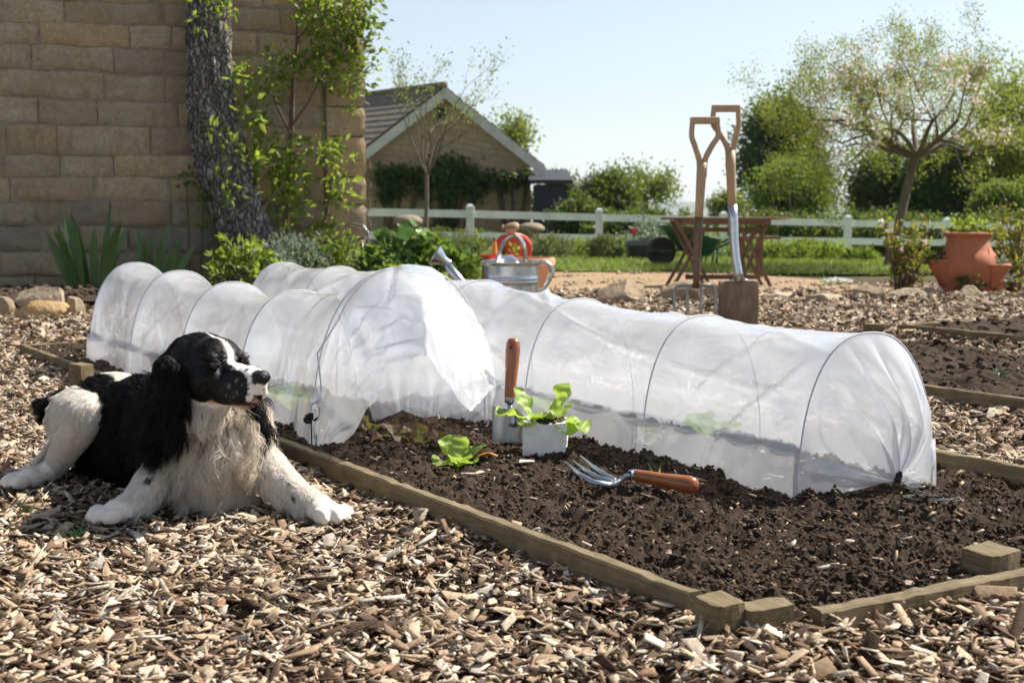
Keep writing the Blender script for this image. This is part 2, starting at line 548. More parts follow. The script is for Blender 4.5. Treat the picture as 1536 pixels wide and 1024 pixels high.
n_ = 2600; x = rs.uniform(-5, .2, n_); y = rs.uniform(8.3, 11.5, n_); k_ = strip_keep(x, y); x, y = x[k_], y[k_]; sz = .008 + .022 * rs.rand(len(x)) ** 2
scatter_lumps('soil_clods', np.stack([x, y, gz(x, y) + .03 + .06 * fbm(x * 5, y * 5) + sz * .2], 1), sz, 1, M_CLOD, rs, .75, .3)
M_GRIT = pm('sandy_grit', (.42, .33, .22), (.24, .17, .11), 14, .9, bump=.4)
n_ = 3000; x = rs.uniform(-2.6, 4, n_); y = rs.uniform(10, 16.3, n_); k_ = patio_keep(x, y) & (fbm(x * 1.5, y * 1.5, 2) > .42); x, y = x[k_], y[k_]; sz = .006 + .03 * rs.rand(len(x)) ** 4
scatter_lumps('grit', np.stack([x, y, gz(x, y) + .022 + .02 * fbm(x * 2.5, y * 2.5)], 1), sz, 1, M_GRIT, rs, .6, .2)

# ================================================================ wood chips
t = NT('wood_chip')
at = t.attr('rnd'); co = t.coord('Object')
n1 = t.noise(160, 4, .7, t.coord('Object', (1, .35, 1))); n2 = t.noise(600, 2, .5, co)
c1 = t.ramp(at.outputs['Fac'], [(0, (.03, .018, .012)), (.20, (.10, .06, .036)), (.32, (.26, .17, .105)), (.46, (.42, .305, .195)), (.70, (.58, .45, .315)), (.86, (.52, .455, .38)), (.95, (.76, .66, .52)), (1, (.26, .10, .045))])
c2 = t.mix(t.ramp(n1.outputs['Fac'], [(.4, (0, 0, 0)), (.68, (.62, .62, .62))]), c1, (.12, .078, .05))
M_CHIP = t.done(t.bsdf(c2, .85, 0, .2, t.bump(n1.outputs['Fac'], .5, .003)).outputs[0])

def chip_geo(pos, L, W_, T, yaw, tilt, roll, rs, thick=True):
    n = len(pos)
    # an irregular flake: both ends ragged
    q = np.array([[-.5, -.5], [.5, -.5], [.5, .5], [-.5, .5]])
    j = rs.uniform(-.2, .2, (n, 4, 2)) * np.array([.8, 1.0])
    e = (q[None] + j)
    e[:, :, 1] *= np.where(q[None, :, 0] > 0, rs.uniform(.35, 1.1, (n, 1)), rs.uniform(.6, 1.1, (n, 1)))
    x = e[..., 0] * L[:, None]; y = e[..., 1] * W_[:, None]
    bend = rs.uniform(-.12, .12, (n, 1)) * L[:, None] * (4 * e[..., 0] ** 2)
    layers = (-1, 1) if thick else (0,)
    vs = [np.stack([x * (1 - .06 * k), y * (1 - .1 * k), bend + k * T[:, None] * .5], -1) for k in layers]
    V = np.concatenate(vs, 1)
    cy, sy = np.cos(yaw), np.sin(yaw); ct, s_t = np.cos(tilt), np.sin(tilt); cr, sr = np.cos(roll), np.sin(roll)
    X, Y, Z = V[..., 0], V[..., 1], V[..., 2]
    Y, Z = Y * cr[:, None] - Z * sr[:, None], Y * sr[:, None] + Z * cr[:, None]
    X, Z = X * ct[:, None] - Z * s_t[:, None], X * s_t[:, None] + Z * ct[:, None]
    X, Y = X * cy[:, None] - Y * sy[:, None], X * sy[:, None] + Y * cy[:, None]
    V = np.stack([X, Y, Z], -1) + pos[:, None, :]
    k = V.shape[1]
    f = np.array([[3, 2, 1, 0], [4, 5, 6, 7], [0, 1, 5, 4], [1, 2, 6, 5], [2, 3, 7, 6], [3, 0, 4, 7]]) if thick else np.array([[0, 1, 2, 3]])
    F = (f[None] + (np.arange(n) * k)[:, None, None]).reshape(-1, 4)
    return V.reshape(-1, 3), F, k

def chip_ok(x, y):
    s, tt = to_st(x, y)
    ok = ~in_bed(x, y, -.005)
    ok &= ~strip_keep(x, y + .12)
    ok &= ~((y > 10.0) & patio_keep(x, y)) & (y < 13.4 + .4 * np.sin(x * 2))
    return ok
def mulch_z(x, y):
    s, tt = to_st(x, y)
    d = np.min([np.hypot(np.maximum(np.maximum(s0 - s, s - s1), 0), np.maximum(np.maximum(t0 - tt, tt - t1), 0)) for s0, s1, t0, t1 in BEDS], 0)
    return gz(x, y) + .006 + .016 * fbm(x * 4, y * 4, 2) + (.030 + .016 * (fbm(x * 6, y * 6, 2) - .5)) * np.exp(-(d / .13) ** 2)
sheet('ground', gx, gy, lambda x, y: np.where(np.asarray(y) < 16, mulch_z(x, y) - .008 - .03 * in_bed(x, y, .02), gz(x, y) - .012), M_EARTH)
def chips(name, y0, y1, dens, rs, thick=True, k=1.0, zlay=.016, xm=1.1):
    xr = .40 * y1 + xm
    n = int((y1 - y0) * 2 * xr * dens)
    x = rs.uniform(-xr, xr, n); y = rs.uniform(y0, y1, n)
    m = chip_ok(x, y) & (np.abs(x) < .40 * y + xm); x, y = x[m], y[m]; n = len(x)
    fs = rs.rand(n); sc = np.where(fs < .36, .5, np.where(fs < .9, 1.0, 1.45))
    L = (.011 + .027 * rs.rand(n) ** 1.4) * k * sc; W_ = (.0035 + .0145 * rs.rand(n) ** 1.3) * k * sc; T = (.0008 + .0022 * rs.rand(n) ** 1.6) * k
    big = rs.rand(n) < .035
    L[big] *= 1.6; W_[big] *= 1.3; T[big] *= 1.7
    z = mulch_z(x, y) + zlay * rs.rand(n) ** 1.2
    V, F, kk = chip_geo(np.stack([x, y, z], 1), L, W_, T, rs.rand(n) * 2 * PI, rs.normal(0, .34, n), rs.normal(0, .45, n), rs, thick)
    o = mesh_np(name, V, F, M_CHIP, rnd=np.repeat(rs.rand(n), kk))
    return tag(o, kind='stuff')
rs = np.random.RandomState(11)
chips('wood_chips', 1.35, 3.5, 9000, rs)
chips('wood_chips', 3.5, 6.0, 5000, rs, True, 1.12)
chips('wood_chips', 6.0, 8.8, 2800, rs, False, 1.35, .03)
chips('wood_chips', 8.8, 13.6, 1000, rs, False, 1.7, .04, .3)
# chips and pale bits fallen on the soil
def litter(bed, n, zf, pw, k=1.0):
    x, y = bed_pts(n, bed, pw)
    L = (.005 + .024 * rs.rand(n) ** 2.6) * k; W_ = (.002 + .009 * rs.rand(n) ** 1.5) * k; T = (.001 + .002 * rs.rand(n)) * k
    V, F, kk = chip_geo(np.stack([x, y, zf(x, y) + .006], 1), L, W_, T, rs.rand(n) * 2 * PI, rs.normal(0, .3, n), rs.normal(0, .35, n), rs)
    tag(mesh_np('wood_litter', V, F, M_CHIP, rnd=np.repeat(.05 + .92 * rs.rand(n) ** 1.2, kk)), kind='stuff')
litter(BEDS[0], 1300, soil_z, 1.5)
litter(BEDS[1], 250, soil_far, 1, 1.2)

# ================================================================ timber edging
def timber(name, ang):
    t = NT(name)
    at = t.coord('Object')
    mp = t.n('ShaderNodeMapping', vector_type='TEXTURE'); mp.inputs['Rotation'].default_value = (0, 0, ang); t.l(at, mp.inputs['Vector'])
    st_ = t.n('ShaderNodeMapping'); st_.inputs['Scale'].default_value = (.05, 1, 1); t.l(mp.outputs[0], st_.inputs['Vector'])
    s2_ = t.n('ShaderNodeMapping'); s2_.inputs['Scale'].default_value = (1, .12, .12); t.l(mp.outputs[0], s2_.inputs['Vector'])
    n1 = t.noise(13, 6, .7, at); n2 = t.noise(170, 5, .7, st_.outputs[0], .3); n3 = t.noise(55, 4, .7, st_.outputs[0], .8); n4 = t.noise(260, 2, .6, s2_.outputs[0])
    c = t.mix(.45, t.ramp(n1.outputs['Fac'], [(.3, (.085, .062, .036)), (.55, (.185, .142, .078)), (.75, (.30, .245, .155))]), t.ramp(n2.outputs['Fac'], [(.35, (.07, .05, .03)), (.6, (.25, .195, .115))]))
    c = t.mix(t.ramp(n3.outputs['Fac'], [(.62, (0, 0, 0)), (.70, (.75, .75, .75))]), c, (.05, .037, .022))
    return t.done(t.bsdf(c, .85, 0, .2, t.bump(n3.outputs['Fac'], .5, .004, t.bump(n4.outputs['Fac'], .25, .002, t.bump(n2.outputs['Fac'], .6, .002)))).outputs[0])
M_TIMBER = timber('treated_timber', math.atan2(A.y, A.x))
M_TIMBERX = timber('treated_timber_cross', math.atan2(B.y, B.x))
def plank(name, p0, p1, th, z0, z1, label, group, seed, side=1, n=60):
    """an edging board: p0-p1 is its outer lower line, th thick towards +side"""
    rng = random.Random(seed)
    p0, p1 = Vector(p0), Vector(p1)
    d = (p1 - p0).normalized(); w = Vector((-d.y, d.x, 0)) * side
    mb = MB(); rows = []
    for i in range(n + 1):
        q = p0.lerp(p1, i / n)
        jz = rng.gauss(0, .0006) - (.0025 if rng.random() < .02 else 0); jw = rng.gauss(0, .0007)
        wav = .0008 * math.sin(i * .13 + seed)
        a = q + w * (wav + jw); bq = q + w * (th + wav + jw)
        e = .0035
        sec = [a + Vector((0, 0, z0)), a + Vector((0, 0, z1 - e + jz)), a + w * e + Vector((0, 0, z1 + jz)), bq - w * e + Vector((0, 0, z1 + jz + rng.gauss(0, .001))), bq + Vector((0, 0, z1 - e + jz)), bq + Vector((0, 0, z0))]
        rows.append(sec)
    k = len(rows[0])
    mb.grid(rows)
    mb.f.append(tuple(range(k))); mb.f.append(tuple(n * k + j for j in range(k - 1, -1, -1)))
    o = mb.build(name, M_TIMBER if abs(d.dot(A)) > .7 else M_TIMBERX, loc=tuple(p0))
    return tag(o, label, 'edging board', group)
EG = 'timber boards edging the vegetable beds'
plank('edging_board', st(.02, 0), st(4.25, 0), BOARD_T, -.03, BOARD_Z, 'long low timber edging board between the dog and the tunnels', EG, 1, -1, 140)
plank('edging_board', st(-.115, .125), st(-.115, 1.5), BOARD_T, -.03, .075, 'short timber edging board across the near front of the dark soil bed', EG, 2, 1, 70)
plank('edging_board', st(0, 1.215), st(4.25, 1.215), BOARD_T, -.03, BOARD_Z, 'timber edging board behind the near tunnel end, between soil and chips', EG, 3, 1, 90)
plank('edging_board', st(4.25, .03), st(4.25, 1.18), BOARD_T, -.03, BOARD_Z, 'short board closing the far end of the bed beyond the squared peg', EG, 4, -1, 30)
plank('edging_board', st(-1.6, 2.06), st(2.9, 2.06), BOARD_T, -.03, BOARD_Z, 'timber board in front of the bare second soil bed on the right', EG, 5, -1, 90)
plank('edging_board', st(-1.6, 3.27), st(2.9, 3.27), BOARD_T, -.03, .06, 'sunken board along the back of the bare second soil bed', EG, 6, 1, 90)
plank('edging_board', st(-1.2, 3.69), st(3.18, 3.69), BOARD_T, -.03, BOARD_Z, 'thin far board running towards us from the low block amid the chips', EG, 7, -1, 80)
plank('edging_board', st(3.18, 3.73), st(3.18, 4.9), BOARD_T, -.03, BOARD_Z, 'thin far board running away to the right from the low block amid the chips', EG, 8, -1, 40)
def peg(c, s, z1, rz, label, seed, group='timber pegs at the bed edges', name='timber_peg'):
    rng = random.Random(seed)
    mb = MB()
    M = Matrix.Rotation(rz, 3, 'Z')
    n = 7
    rows = []
    for i in range(n):
        z = -.05 + (z1 + .05) * i / (n - 1)
        row = []
        for k in range(16):
            a = k / 16 * 4; q = int(a); f = a - q
            cr = [(-.5, -.5), (.5, -.5), (.5, .5), (-.5, .5), (-.5, -.5)]
            x = cr[q][0] * (1 - f) + cr[q + 1][0] * f; y = cr[q][1] * (1 - f) + cr[q + 1][1] * f
            if k % 4 == 0: x *= .94; y *= .94
            p = M @ Vector((x * s[0] + rng.gauss(0, .0007), y * s[1] + rng.gauss(0, .0007), 0))
            row.append(Vector((c[0] + p.x, c[1] + p.y, z + (rng.gauss(0, .0008) + .004 * x if i == n - 1 else 0))))
        row.append(row[0]); rows.append(row)
    mb.grid(rows)
    top = rows[-1][:16]
    b0 = len(mb.v); mb.v.extend([tuple(p) for p in top]); mb.c.extend([(1, 1, 1)] * 16); mb.f.append(tuple(range(b0, b0 + 16)))
    o = mb.build(name, M_TIMBER, loc=(c[0], c[1], 0))
    return tag(o, label, 'peg', group)
az = math.atan2(A.y, A.x)
p = G(1080, 900, .094); peg(p, (.052, .05), .096, az, 'squared timber peg holding the near corner of the bed, its top split', 1)
p = G(1149, 905, .088); peg(p, (.066, .045), .088, .30, 'blocky timber peg standing in front of the near corner peg', 2)
p = G(1516, 838, .095) + A * .05 + B * .015; peg(p, (.06, .075), .098, az + .1, 'squared timber peg inside the front board at the right of the soil', 3)
p = G(122, 548, .13); peg(p, (.055, .055), .135, az + .5, 'round topped timber peg beside the far end of the left tunnel', 4)
p = st(3.26, 3.64); peg(p, (.12, .07), .085, az + PI / 2, 'low dark timber block where the two thin far boards meet', 5)
# ================================================================ the stone house on the left
WD = Vector((.93, .36, 0)).normalized(); WN = Vector((WD.y, -WD.x, 0))     # along the wall, out of the wall
WK = P(547, 300, 12.0); WK.z = 0                                           # its corner
def wl(u, z, out=0.0):
    """a point on the house wall: u metres left of the corner"""
    p = WK - WD * u + WN * out
    return Vector((p.x, p.y, z))
t = NT('ashlar_stone')
at = t.attr('Col'); co = t.coord('Object')
n1 = t.noise(3.5, 6, .72, co, .4); n2 = t.noise(30, 6, .75, co); n3 = t.noise(1.3, 5, .7, co, .5); n4 = t.noise(9, 5, .75, t.coord('Object', (1, 1, .4)))
c = t.mix(t.ramp(n1.outputs['Fac'], [(.42, (0, 0, 0)), (.66, (.6, .6, .6))]), at.outputs['Color'], (.42, .28, .13))
c = t.mix(t.ramp(n3.outputs['Fac'], [(.5, (0, 0, 0)), (.72, (.55, .55, .55))]), c, (.26, .23, .17))
c = t.mix(t.ramp(n2.outputs['Fac'], [(.35, (.45, .45, .45)), (.6, (0, 0, 0))]), c, (.2, .155, .10))
c = t.mix(t.ramp(n4.outputs['Fac'], [(.52, (0, 0, 0)), (.72, (.6, .6, .6))]), c, (.19, .155, .10))
M_STONE = t.done(t.bsdf(c, .9, 0, .15, t.bump(n4.outputs['Fac'], .6, .02, t.bump(n2.outputs['Fac'], .9, .016))).outputs[0])
M_MORTAR = pm('lime_mortar', (.33, .275, .20), (.22, .18, .13), 22, .95, bump=.6, bdist=.01)

M_ROOFH = pm('stone_slate', (.25, .21, .16), (.15, .13, .10), 5, .9, bump=.6)
rng = random.Random(5)
house = thing('stone_house', 'old house wall of coursed honey stone, in shade on the left', 'house', tuple(wl(2, gzf(-3, 11.5))))
mb = MB()
z = -.35; row = 0
pier_w = .34
while z < 3.5:
    low = z < .50
    h = rng.uniform(.14, .25) if low else rng.uniform(.155, .235)
    u = pier_w - rng.uniform(0, .3) if True else 0
    u = pier_w
    first = True
    while u < 7.4:
        w_ = rng.uniform(.25, .55) if low else rng.choice([rng.uniform(.32, .55), rng.uniform(.55, .95)])
        if first: w_ *= rng.uniform(.5, 1); first = False
        g = .006
        base = rng.choice([(.50, .41, .28), (.53, .43, .285), (.48, .39, .265), (.53, .415, .26), (.53, .39, .22), (.47, .39, .29), (.51, .42, .29)]) if not low else rng.choice([(.31, .275, .22), (.36, .31, .23), (.28, .255, .22), (.40, .32, .22)])
        k = rng.uniform(.8, 1.1)
        col = tuple(x * k for x in base)
        pr = rng.uniform(0, .016) if not low else rng.uniform(.0, .04)
        off = Vector([rng.uniform(-50, 50) for _ in range(3)])
        nu, nz_ = max(3, int(w_ / .034)), max(3, int(h / .03))
        rows = []
        for a in range(nz_ + 1):
            r_ = []
            for b_ in range(nu + 1):
                fu, fz = b_ / nu, a / nz_
                uu = u + g + (w_ - 2 * g) * fu; zz = z + g + (h - 2 * g) * fz
                e = min(fu * w_, (1 - fu) * w_, fz * h, (1 - fz) * h)
                nn = mnoise.noise(Vector((uu * 7, zz * 7, 0)) + off)
                ed = .016 if not low else .045
                o_ = pr + .018 - .016 * max(0, 1 - e / ed) ** 2 + (.014 if not low else .036) * nn + .011 * mnoise.noise(Vector((uu * 19, zz * 19, 1)) + off)
                dj = .014 * mnoise.noise(Vector((uu * 4 + 30, zz * 4, 3)))
                r_.append(wl(uu, zz + dj + .012 * math.sin(uu * 1.7 + row), o_))
            rows.append(r_)
        mb.grid(rows, col)
        # returns into the joint
        b0 = len(mb.v)
        ring = rows[0] + [r[-1] for r in rows[1:]] + rows[-1][-2::-1] + [r[0] for r in rows[-2:0:-1]]
        m = len(ring)
        mb.add(ring + [p - WN * .05 for p in ring], [(i, (i + 1) % m, m + (i + 1) % m, m + i) for i in range(m)], tuple(x * 1.0 for x in col))
        u += w_
    z += h; row += 1
o = mb.build('wall_face', M_STONE, house, smooth=True, use_col=True, auto=40)
# corner pier of quoins
mb = MB(); z = -.35
while z < 3.5:
    h = rng.uniform(.22, .34); k = rng.uniform(.85, 1.1)
    mb.col = tuple(x * k for x in rng.choice([(.52, .40, .26), (.54, .38, .22), (.50, .39, .26)]))
    a, b_ = wl(-.01 + rng.uniform(-.01, .01), z + .006), wl(pier_w - .006, z + .006)
    n_ = 6; rows = []
    for i in range(7):
        zz = z + .006 + (h - .012) * i / 6; r_ = []
        for q in range(10):
            if q < 3: u_, o_ = -.01, .0 - .3 * (1 - q / 3)
            else: u_, o_ = -.01 + (pier_w) * (q - 3) / 6, .0
            e = .012 * (max(0, 1 - min(i, 6 - i) / 1.0)) + (.012 if q in (3, 9) else 0)
            r_.append(wl(u_ + (e if q <= 3 else 0), zz, .065 + o_ - e + .01 * mnoise.noise(Vector((u_ * 9 + z * 3, zz * 9, q * .1)))))
        rows.append(r_)
    mb.grid(rows); z += h
mb.build('corner_quoins', M_STONE, house, smooth=True, use_col=True, auto=40)
mb = MB()
c = wl(3.7, 1.6, -.295); M = Matrix((WD, -WN, Vector((0, 0, 1)))).transposed()
mb.box(c, (7.4, .6, 4.2), M)
mb.build('mortar_core', M_MORTAR, house)
# back of the house so that it has depth
mb = MB(); mb.box(wl(4.6, 1.6, -2.4), (5.4, 3.5, 4.1), M); mb.build('rear_block', M_MORTAR, house)
mb = MB(); mb.box(wl(3.7, 4.45, -2.0), (7.4, 4.0, 1.6), M); mb.build('unseen_upper_storey', M_STONE, house, use_col=True)  # block above the view, added so the wall shades the border soil
mb = MB(); a_ = [wl(-.3, 5.2, .5), wl(7.6, 5.2, .5), wl(7.6, 7.2, -2.0), wl(-.3, 7.2, -2.0)]; mb.prism(a_, (0, 0, .14)); a_ = [wl(-.3, 5.2, -4.5), wl(7.6, 5.2, -4.5), wl(7.6, 7.2, -2.0), wl(-.3, 7.2, -2.0)]; mb.prism(a_, (0, 0, .139)); mb.build('roof', M_ROOFH, house)  # unseen roof, its eaves added to deepen the shade at the wall foot

# ---------------------------------------------------------------- gnarled old trunk trained against the wall
t = NT('old_bark')
co = t.coord('Object', (1, 1, .38))
nd = t.noise(9, 3, .6, t.coord('Object'))
vm = t.n('ShaderNodeVectorMath', operation='MULTIPLY_ADD'); t.l(nd.outputs['Color'], vm.inputs[0]); vm.inputs[1].default_value = (.10, .10, .10); t.l(co, vm.inputs[2])
vo = t.n('ShaderNodeTexVoronoi', feature='DISTANCE_TO_EDGE'); vo.inputs['Scale'].default_value = 30; t.l(vm.outputs[0], vo.inputs['Vector'])
vc = t.n('ShaderNodeTexVoronoi'); vc.inputs['Scale'].default_value = 30; t.l(vm.outputs[0], vc.inputs['Vector'])
n2 = t.noise(75, 5, .75, t.coord('Object', (1, 1, .5)))
ed = t.ramp(vo.outputs['Distance'], [(.0, (0, 0, 0)), (.16, (.8, .8, .8)), (.4, (1, 1, 1))])
c = t.ramp(vc.outputs['Color'], [(.1, (.27, .245, .22)), (.5, (.40, .37, .335)), (.9, (.54, .51, .475))])
c = t.mix(t.ramp(n2.outputs['Fac'], [(.4, (0, 0, 0)), (.75, (.5, .5, .5))]), c, (.13, .115, .10))
c = t.mix(ed, (.115, .097, .08), c)
M_BARK = t.done(t.bsdf(c, .95, 0, .1, t.bump(ed, .9, .035, t.bump(n2.outputs['Fac'], .8, .012))).outputs[0])
M_TWIG = pm('twig_bark', (.13, .09, .06), (.24, .19, .14), 40, .9, bump=.5)
M_TWIGD = pm('dark_twig', (.10, .065, .045), (.17, .12, .085), 40, .9, bump=.5)

def wp(x, y, out=.1):
    """point in front of the house wall under a photo pixel"""
    d = ray(x, y); o0 = Vector((0, 0, CAM_H)); q = WK + WN * out
    s = (q - o0).dot(WN) / d.dot(WN)
    return o0 + d * s
vine = thing('climbing_tree', 'thick gnarled grey trunk leaning on the stone wall, sprouting bright green shoots', 'tree', tuple(wp(395, 440, .25)))
mb = MB()
cl = [(418, 470, .44), (402, 420, .36), (385, 370, .30), (362, 320, .275), (340, 260, .26), (326, 205, .235), (316, 150, .215), (312, 95, .205), (311, 40, .20), (314, -20, .2), (330, -90, .2), (352, -170, .19)]
pts = [wp(x, y, .26) for x, y, r in cl]
fine = []
for i in range(len(pts) - 1):
    for k in range(16):
        f = k / 16
        p0, p1, p2, p3 = pts[max(i - 1, 0)], pts[i], pts[i + 1], pts[min(i + 2, len(pts) - 1)]
        q = .5 * ((2 * p1) + (p2 - p0) * f + (2 * p0 - 5 * p1 + 4 * p2 - p3) * f * f + (3 * p1 - p0 - 3 * p2 + p3) * f ** 3)
        fine.append((q, cl[i][2] * (1 - f) + cl[i + 1][2] * f))
n = 96; rows = []
for q, r in fine:
    rw = []
    for k in range(n + 1):
        a = 2 * PI * (k % n) / n
        dv = WD * math.cos(a) + WN * math.sin(a) * .72
        s1 = mnoise.noise(Vector((math.cos(a) * 1.3, math.sin(a) * 1.3, q.z * .9)))
        rid = 1 - abs(mnoise.noise(Vector((math.cos(a) * 5.2 + .4 * q.z, math.sin(a) * 5.2, q.z * 2.1)))) * 2
        f2 = mnoise.noise(Vector((math.cos(a) * 13, math.sin(a) * 13, q.z * 9)))
        lobe = .13 * math.sin(2 * a + q.z * 1.1)
        rw.append(q + dv * (r * .88 * (.74 + .17 * s1 + lobe) + .032 * rid + .014 * f2))
    rows.append(rw)
mb.grid(rows)
mb.build('trunk', M_BARK, vine, smooth=True)

M_LEAF_Y = leafmat('young_leaf', [(0, (.07, .12, .018)), (.5, (.15, .22, .035)), (1, (.26, .33, .06))], .5)
M_LEAF_M = leafmat('mid_leaf', [(0, (.035, .075, .015)), (.6, (.085, .15, .03)), (1, (.18, .25, .055))], .42)
M_LEAF_D = leafmat('dark_leaf', [(0, (.012, .03, .009)), (.6, (.035, .07, .018)), (1, (.09, .14, .04))], .3, .42)
M_LEAF_O = leafmat('olive_leaf', [(0, (.06, .075, .015)), (.6, (.14, .16, .035)), (1, (.24, .25, .07))], .42)
M_LEAF_S = leafmat('silver_leaf', [(0, (.14, .18, .13)), (.6, (.3, .35, .27)), (1, (.46, .5, .41))], .25, .6, tint=.15)
M_LEAF_R = leafmat('russet_leaf', [(0, (.05, .07, .015)), (.4, (.12, .13, .03)), (.75, (.24, .11, .03)), (1, (.3, .17, .05))], .4)
M_PETAL = leafmat('pale_petal', [(0, (.75, .55, .55)), (.5, (.86, .76, .74)), (1, (.92, .88, .85))], .4, tint=0)

nrs = np.random.RandomState(21)
def shoots(parent, spots, mat, name='leaves', size=(.05, .1), per=26, spread=.09, wpick=None, out=.2, width=.5):
    """clusters of leaves round photo spots on the wall: (x, y, radius px, out)"""
    Ps, Ds, Ss = [], [], []
    for sp in spots:
        x, y, rp = sp[:3]; o_ = (sp[3] if len(sp) > 3 else out) + .12
        k = int(per * max(.4, (rp / 22.0) ** 2))
        rad = rp / 2133 * 11.8
        c = np.array(wp(x, y, o_))
        off = nrs.normal(size=(k, 3)) * .5 * rad * np.array([1, .6, 1])
        Ps.append(c + off); d = off / (rad + 1e-6) + nrs.normal(size=(k, 3)) * .7 + np.array([.25, -.1, .35])
        Ds.append(d); Ss.append(nrs.uniform(size[0], size[1], k))
    Ps, Ds, Ss = np.concatenate(Ps), np.concatenate(Ds), np.concatenate(Ss)
    return leaves(name, Ps, Ds, Ss, mat, nrs, parent, width=width)
shoots(vine, [(310, 12, 26, .5), (335, 20, 18, .5), (345, 8, 16, .5), (352, 118, 16, .5), (365, 112, 14, .5), (375, 150, 26), (372, 175, 20, .45), (362, 125, 20), (392, 190, 22), (385, 210, 18), (330, 205, 14, .5), (318, 190, 12, .5), (345, 215, 12, .5), (392, 225, 16), (335, 265, 10, .55), (352, 290, 12, .5), (340, 292, 10, .55), (378, 240, 18, .5), (400, 130, 26), (415, 105, 24)], M_LEAF_Y)
shoots(vine, [(405, 245, 22), (412, 262, 26), (420, 280, 22), (400, 225, 18), (432, 300, 20), (428, 250, 18), (400, 315, 16), (392, 330, 16)], M_LEAF_Y, 'leaves', (.06, .12))
mb = MB()
for a in ([(350, 205), (365, 170), (378, 148)], [(360, 190), (380, 175), (395, 135), (412, 105)], [(375, 300), (395, 260), (412, 245)], [(380, 330), (405, 300), (425, 275)], [(330, 60), (338, 30), (350, 0)]):
    mb = MB(); mb.tube([wp(x, y, .38) for x, y in a], [.014, .010, .006, .004][:len(a)], 6); mb.build('shoot_stem', M_TWIG, vine)

# ---------------------------------------------------------------- rose trained up by the corner, and two smaller climbers
rose = thing('climbing_rose', 'tall thin stemmed climber with bright leaves massed over the top of the wall corner', 'climber', tuple(wp(440, 440, .12)))
mb = MB()
mb.tube([wp(x, y, .12) for x, y in ((437, 430), (430, 330), (434, 260), (437, 200), (440, 120), (446, 60), (448, -40))], [.028, .026, .024, .022, .018, .014, .01], 8)
for a, r in (([(436, 200), (418, 165), (410, 140)], .012), ([(437, 190), (462, 155), (480, 120), (500, 90)], .013), ([(440, 110), (470, 95), (505, 90), (530, 60)], .012), ([(432, 190), (412, 150), (400, 130)], .01), ([(434, 330), (445, 320), (452, 300)], .008), ([(446, 60), (470, 30), (490, -20)], .01), ([(530, 60), (545, 100), (548, 140)], .006), ([(505, 90), (520, 40), (540, 0), (566, -8)], .009)):
    mb.tube([wp(x, y, .16) for x, y in a], [r * (1 - .5 * i / len(a)) for i in range(len(a))], 6)
mb.build('stem', M_TWIGD, rose)
sp = [(462, 88, 24), (440, 100, 22), (418, 105, 20), (480, 100, 26), (500, 88, 26), (470, 55, 16), (455, 35, 14), (410, 90, 18), (430, 118, 14), (500, 60, 28), (480, 18, 30), (500, 10, 34), (520, 30, 34), (535, 60, 30), (520, 85, 26), (535, 5, 36), (548, 30, 26), (540, 95, 24), (520, 130, 18), (532, 140, 16), (520, 165, 10), (545, 120, 16), (555, 10, 22), (470, 20, 20), (455, 5, 20), (505, 130, 10)]
shoots(rose, sp, M_LEAF_Y, 'leaves', (.045, .085), 34)
shoots(rose, [(530, 110, 26), (540, 70, 26), (520, 60, 26), (505, 40, 24), (490, 105, 20), (470, 95, 20), (540, 35, 26)], M_LEAF_M, 'leaves', (.04, .075), 26)
shoots(rose, [(440, 205, 14), (448, 218, 16), (430, 230, 10), (440, 262, 14), (455, 262, 12), (437, 300, 12), (452, 308, 14), (425, 330, 14)], M_LEAF_Y, 'leaves', (.06, .1), 30)
cl2 = thing('young_climber', 'slim low climber with forked stems and lime leaves at the wall corner foot', 'climber', tuple(wp(475, 430, .2)))
mb = MB()
mb.tube([wp(x, y, .2) for x, y in ((472, 440), (480, 370), (490, 320), (500, 260), (505, 235))], [.022, .019, .015, .011, .007], 8)
mb.tube([wp(x, y, .2) for x, y in ((486, 340), (488, 290), (487, 250), (487, 225))], [.012, .010, .008, .005], 6)
mb.tube([wp(x, y, .22) for x, y in ((482, 370), (500, 345), (525, 340), (548, 345))], [.010, .008, .006, .004], 6)
mb.tube([wp(x, y, .22) for x, y in ((500, 300), (525, 315), (545, 330))], [.007, .006, .004], 6)
mb.build('stem', M_TWIGD, cl2)
shoots(cl2, [(490, 218, 24), (478, 225, 16), (508, 228, 18), (500, 240, 22), (520, 240, 12), (505, 262, 16), (492, 285, 18), (515, 290, 20), (525, 270, 14), (500, 295, 14), (488, 330, 10), (500, 338, 10), (475, 345, 12), (520, 300, 14), (482, 348, 12)], M_LEAF_Y, 'leaves', (.055, .1), 24)
sap = thing('wall_sapling', 'two thin dark stems in shade between iris clump and thick trunk', 'plant', tuple(wp(285, 430, .15)))
mb = MB()
mb.tube([wp(x, y, .15) for x, y in ((285, 450), (284, 380), (282, 320), (280, 270))], [.012, .010, .008, .004], 6)
mb.tube([wp(x, y, .15) for x, y in ((300, 450), (302, 380), (304, 330), (305, 285))], [.010, .009, .007, .004], 6)
mb.build('stem', M_TWIGD, sap)
shoots(sap, [(280, 275, 12), (274, 268, 8), (287, 265, 8), (304, 290, 8), (300, 300, 8), (298, 340, 8)], M_LEAF_M, 'leaves', (.04, .07), 30)
M_GALV = pm('galvanised_wire', (.45, .46, .47), (.3, .31, .32), 60, .4, 1.0, bump=.1)
wire = MB(); wire.tube([P(553 + 3.2 * math.sin(i * .55), 240 + i * 2.6, 11.3 + .03 * math.cos(i * .55)) for i in range(72)],   .004, 6)
o = wire.build('spiral_stake', M_TWIGD, loc=tuple(P(553, 425, 11.3))); tag(o, 'twisted spiral wire plant stake beside the corner of the stone house', 'stake')
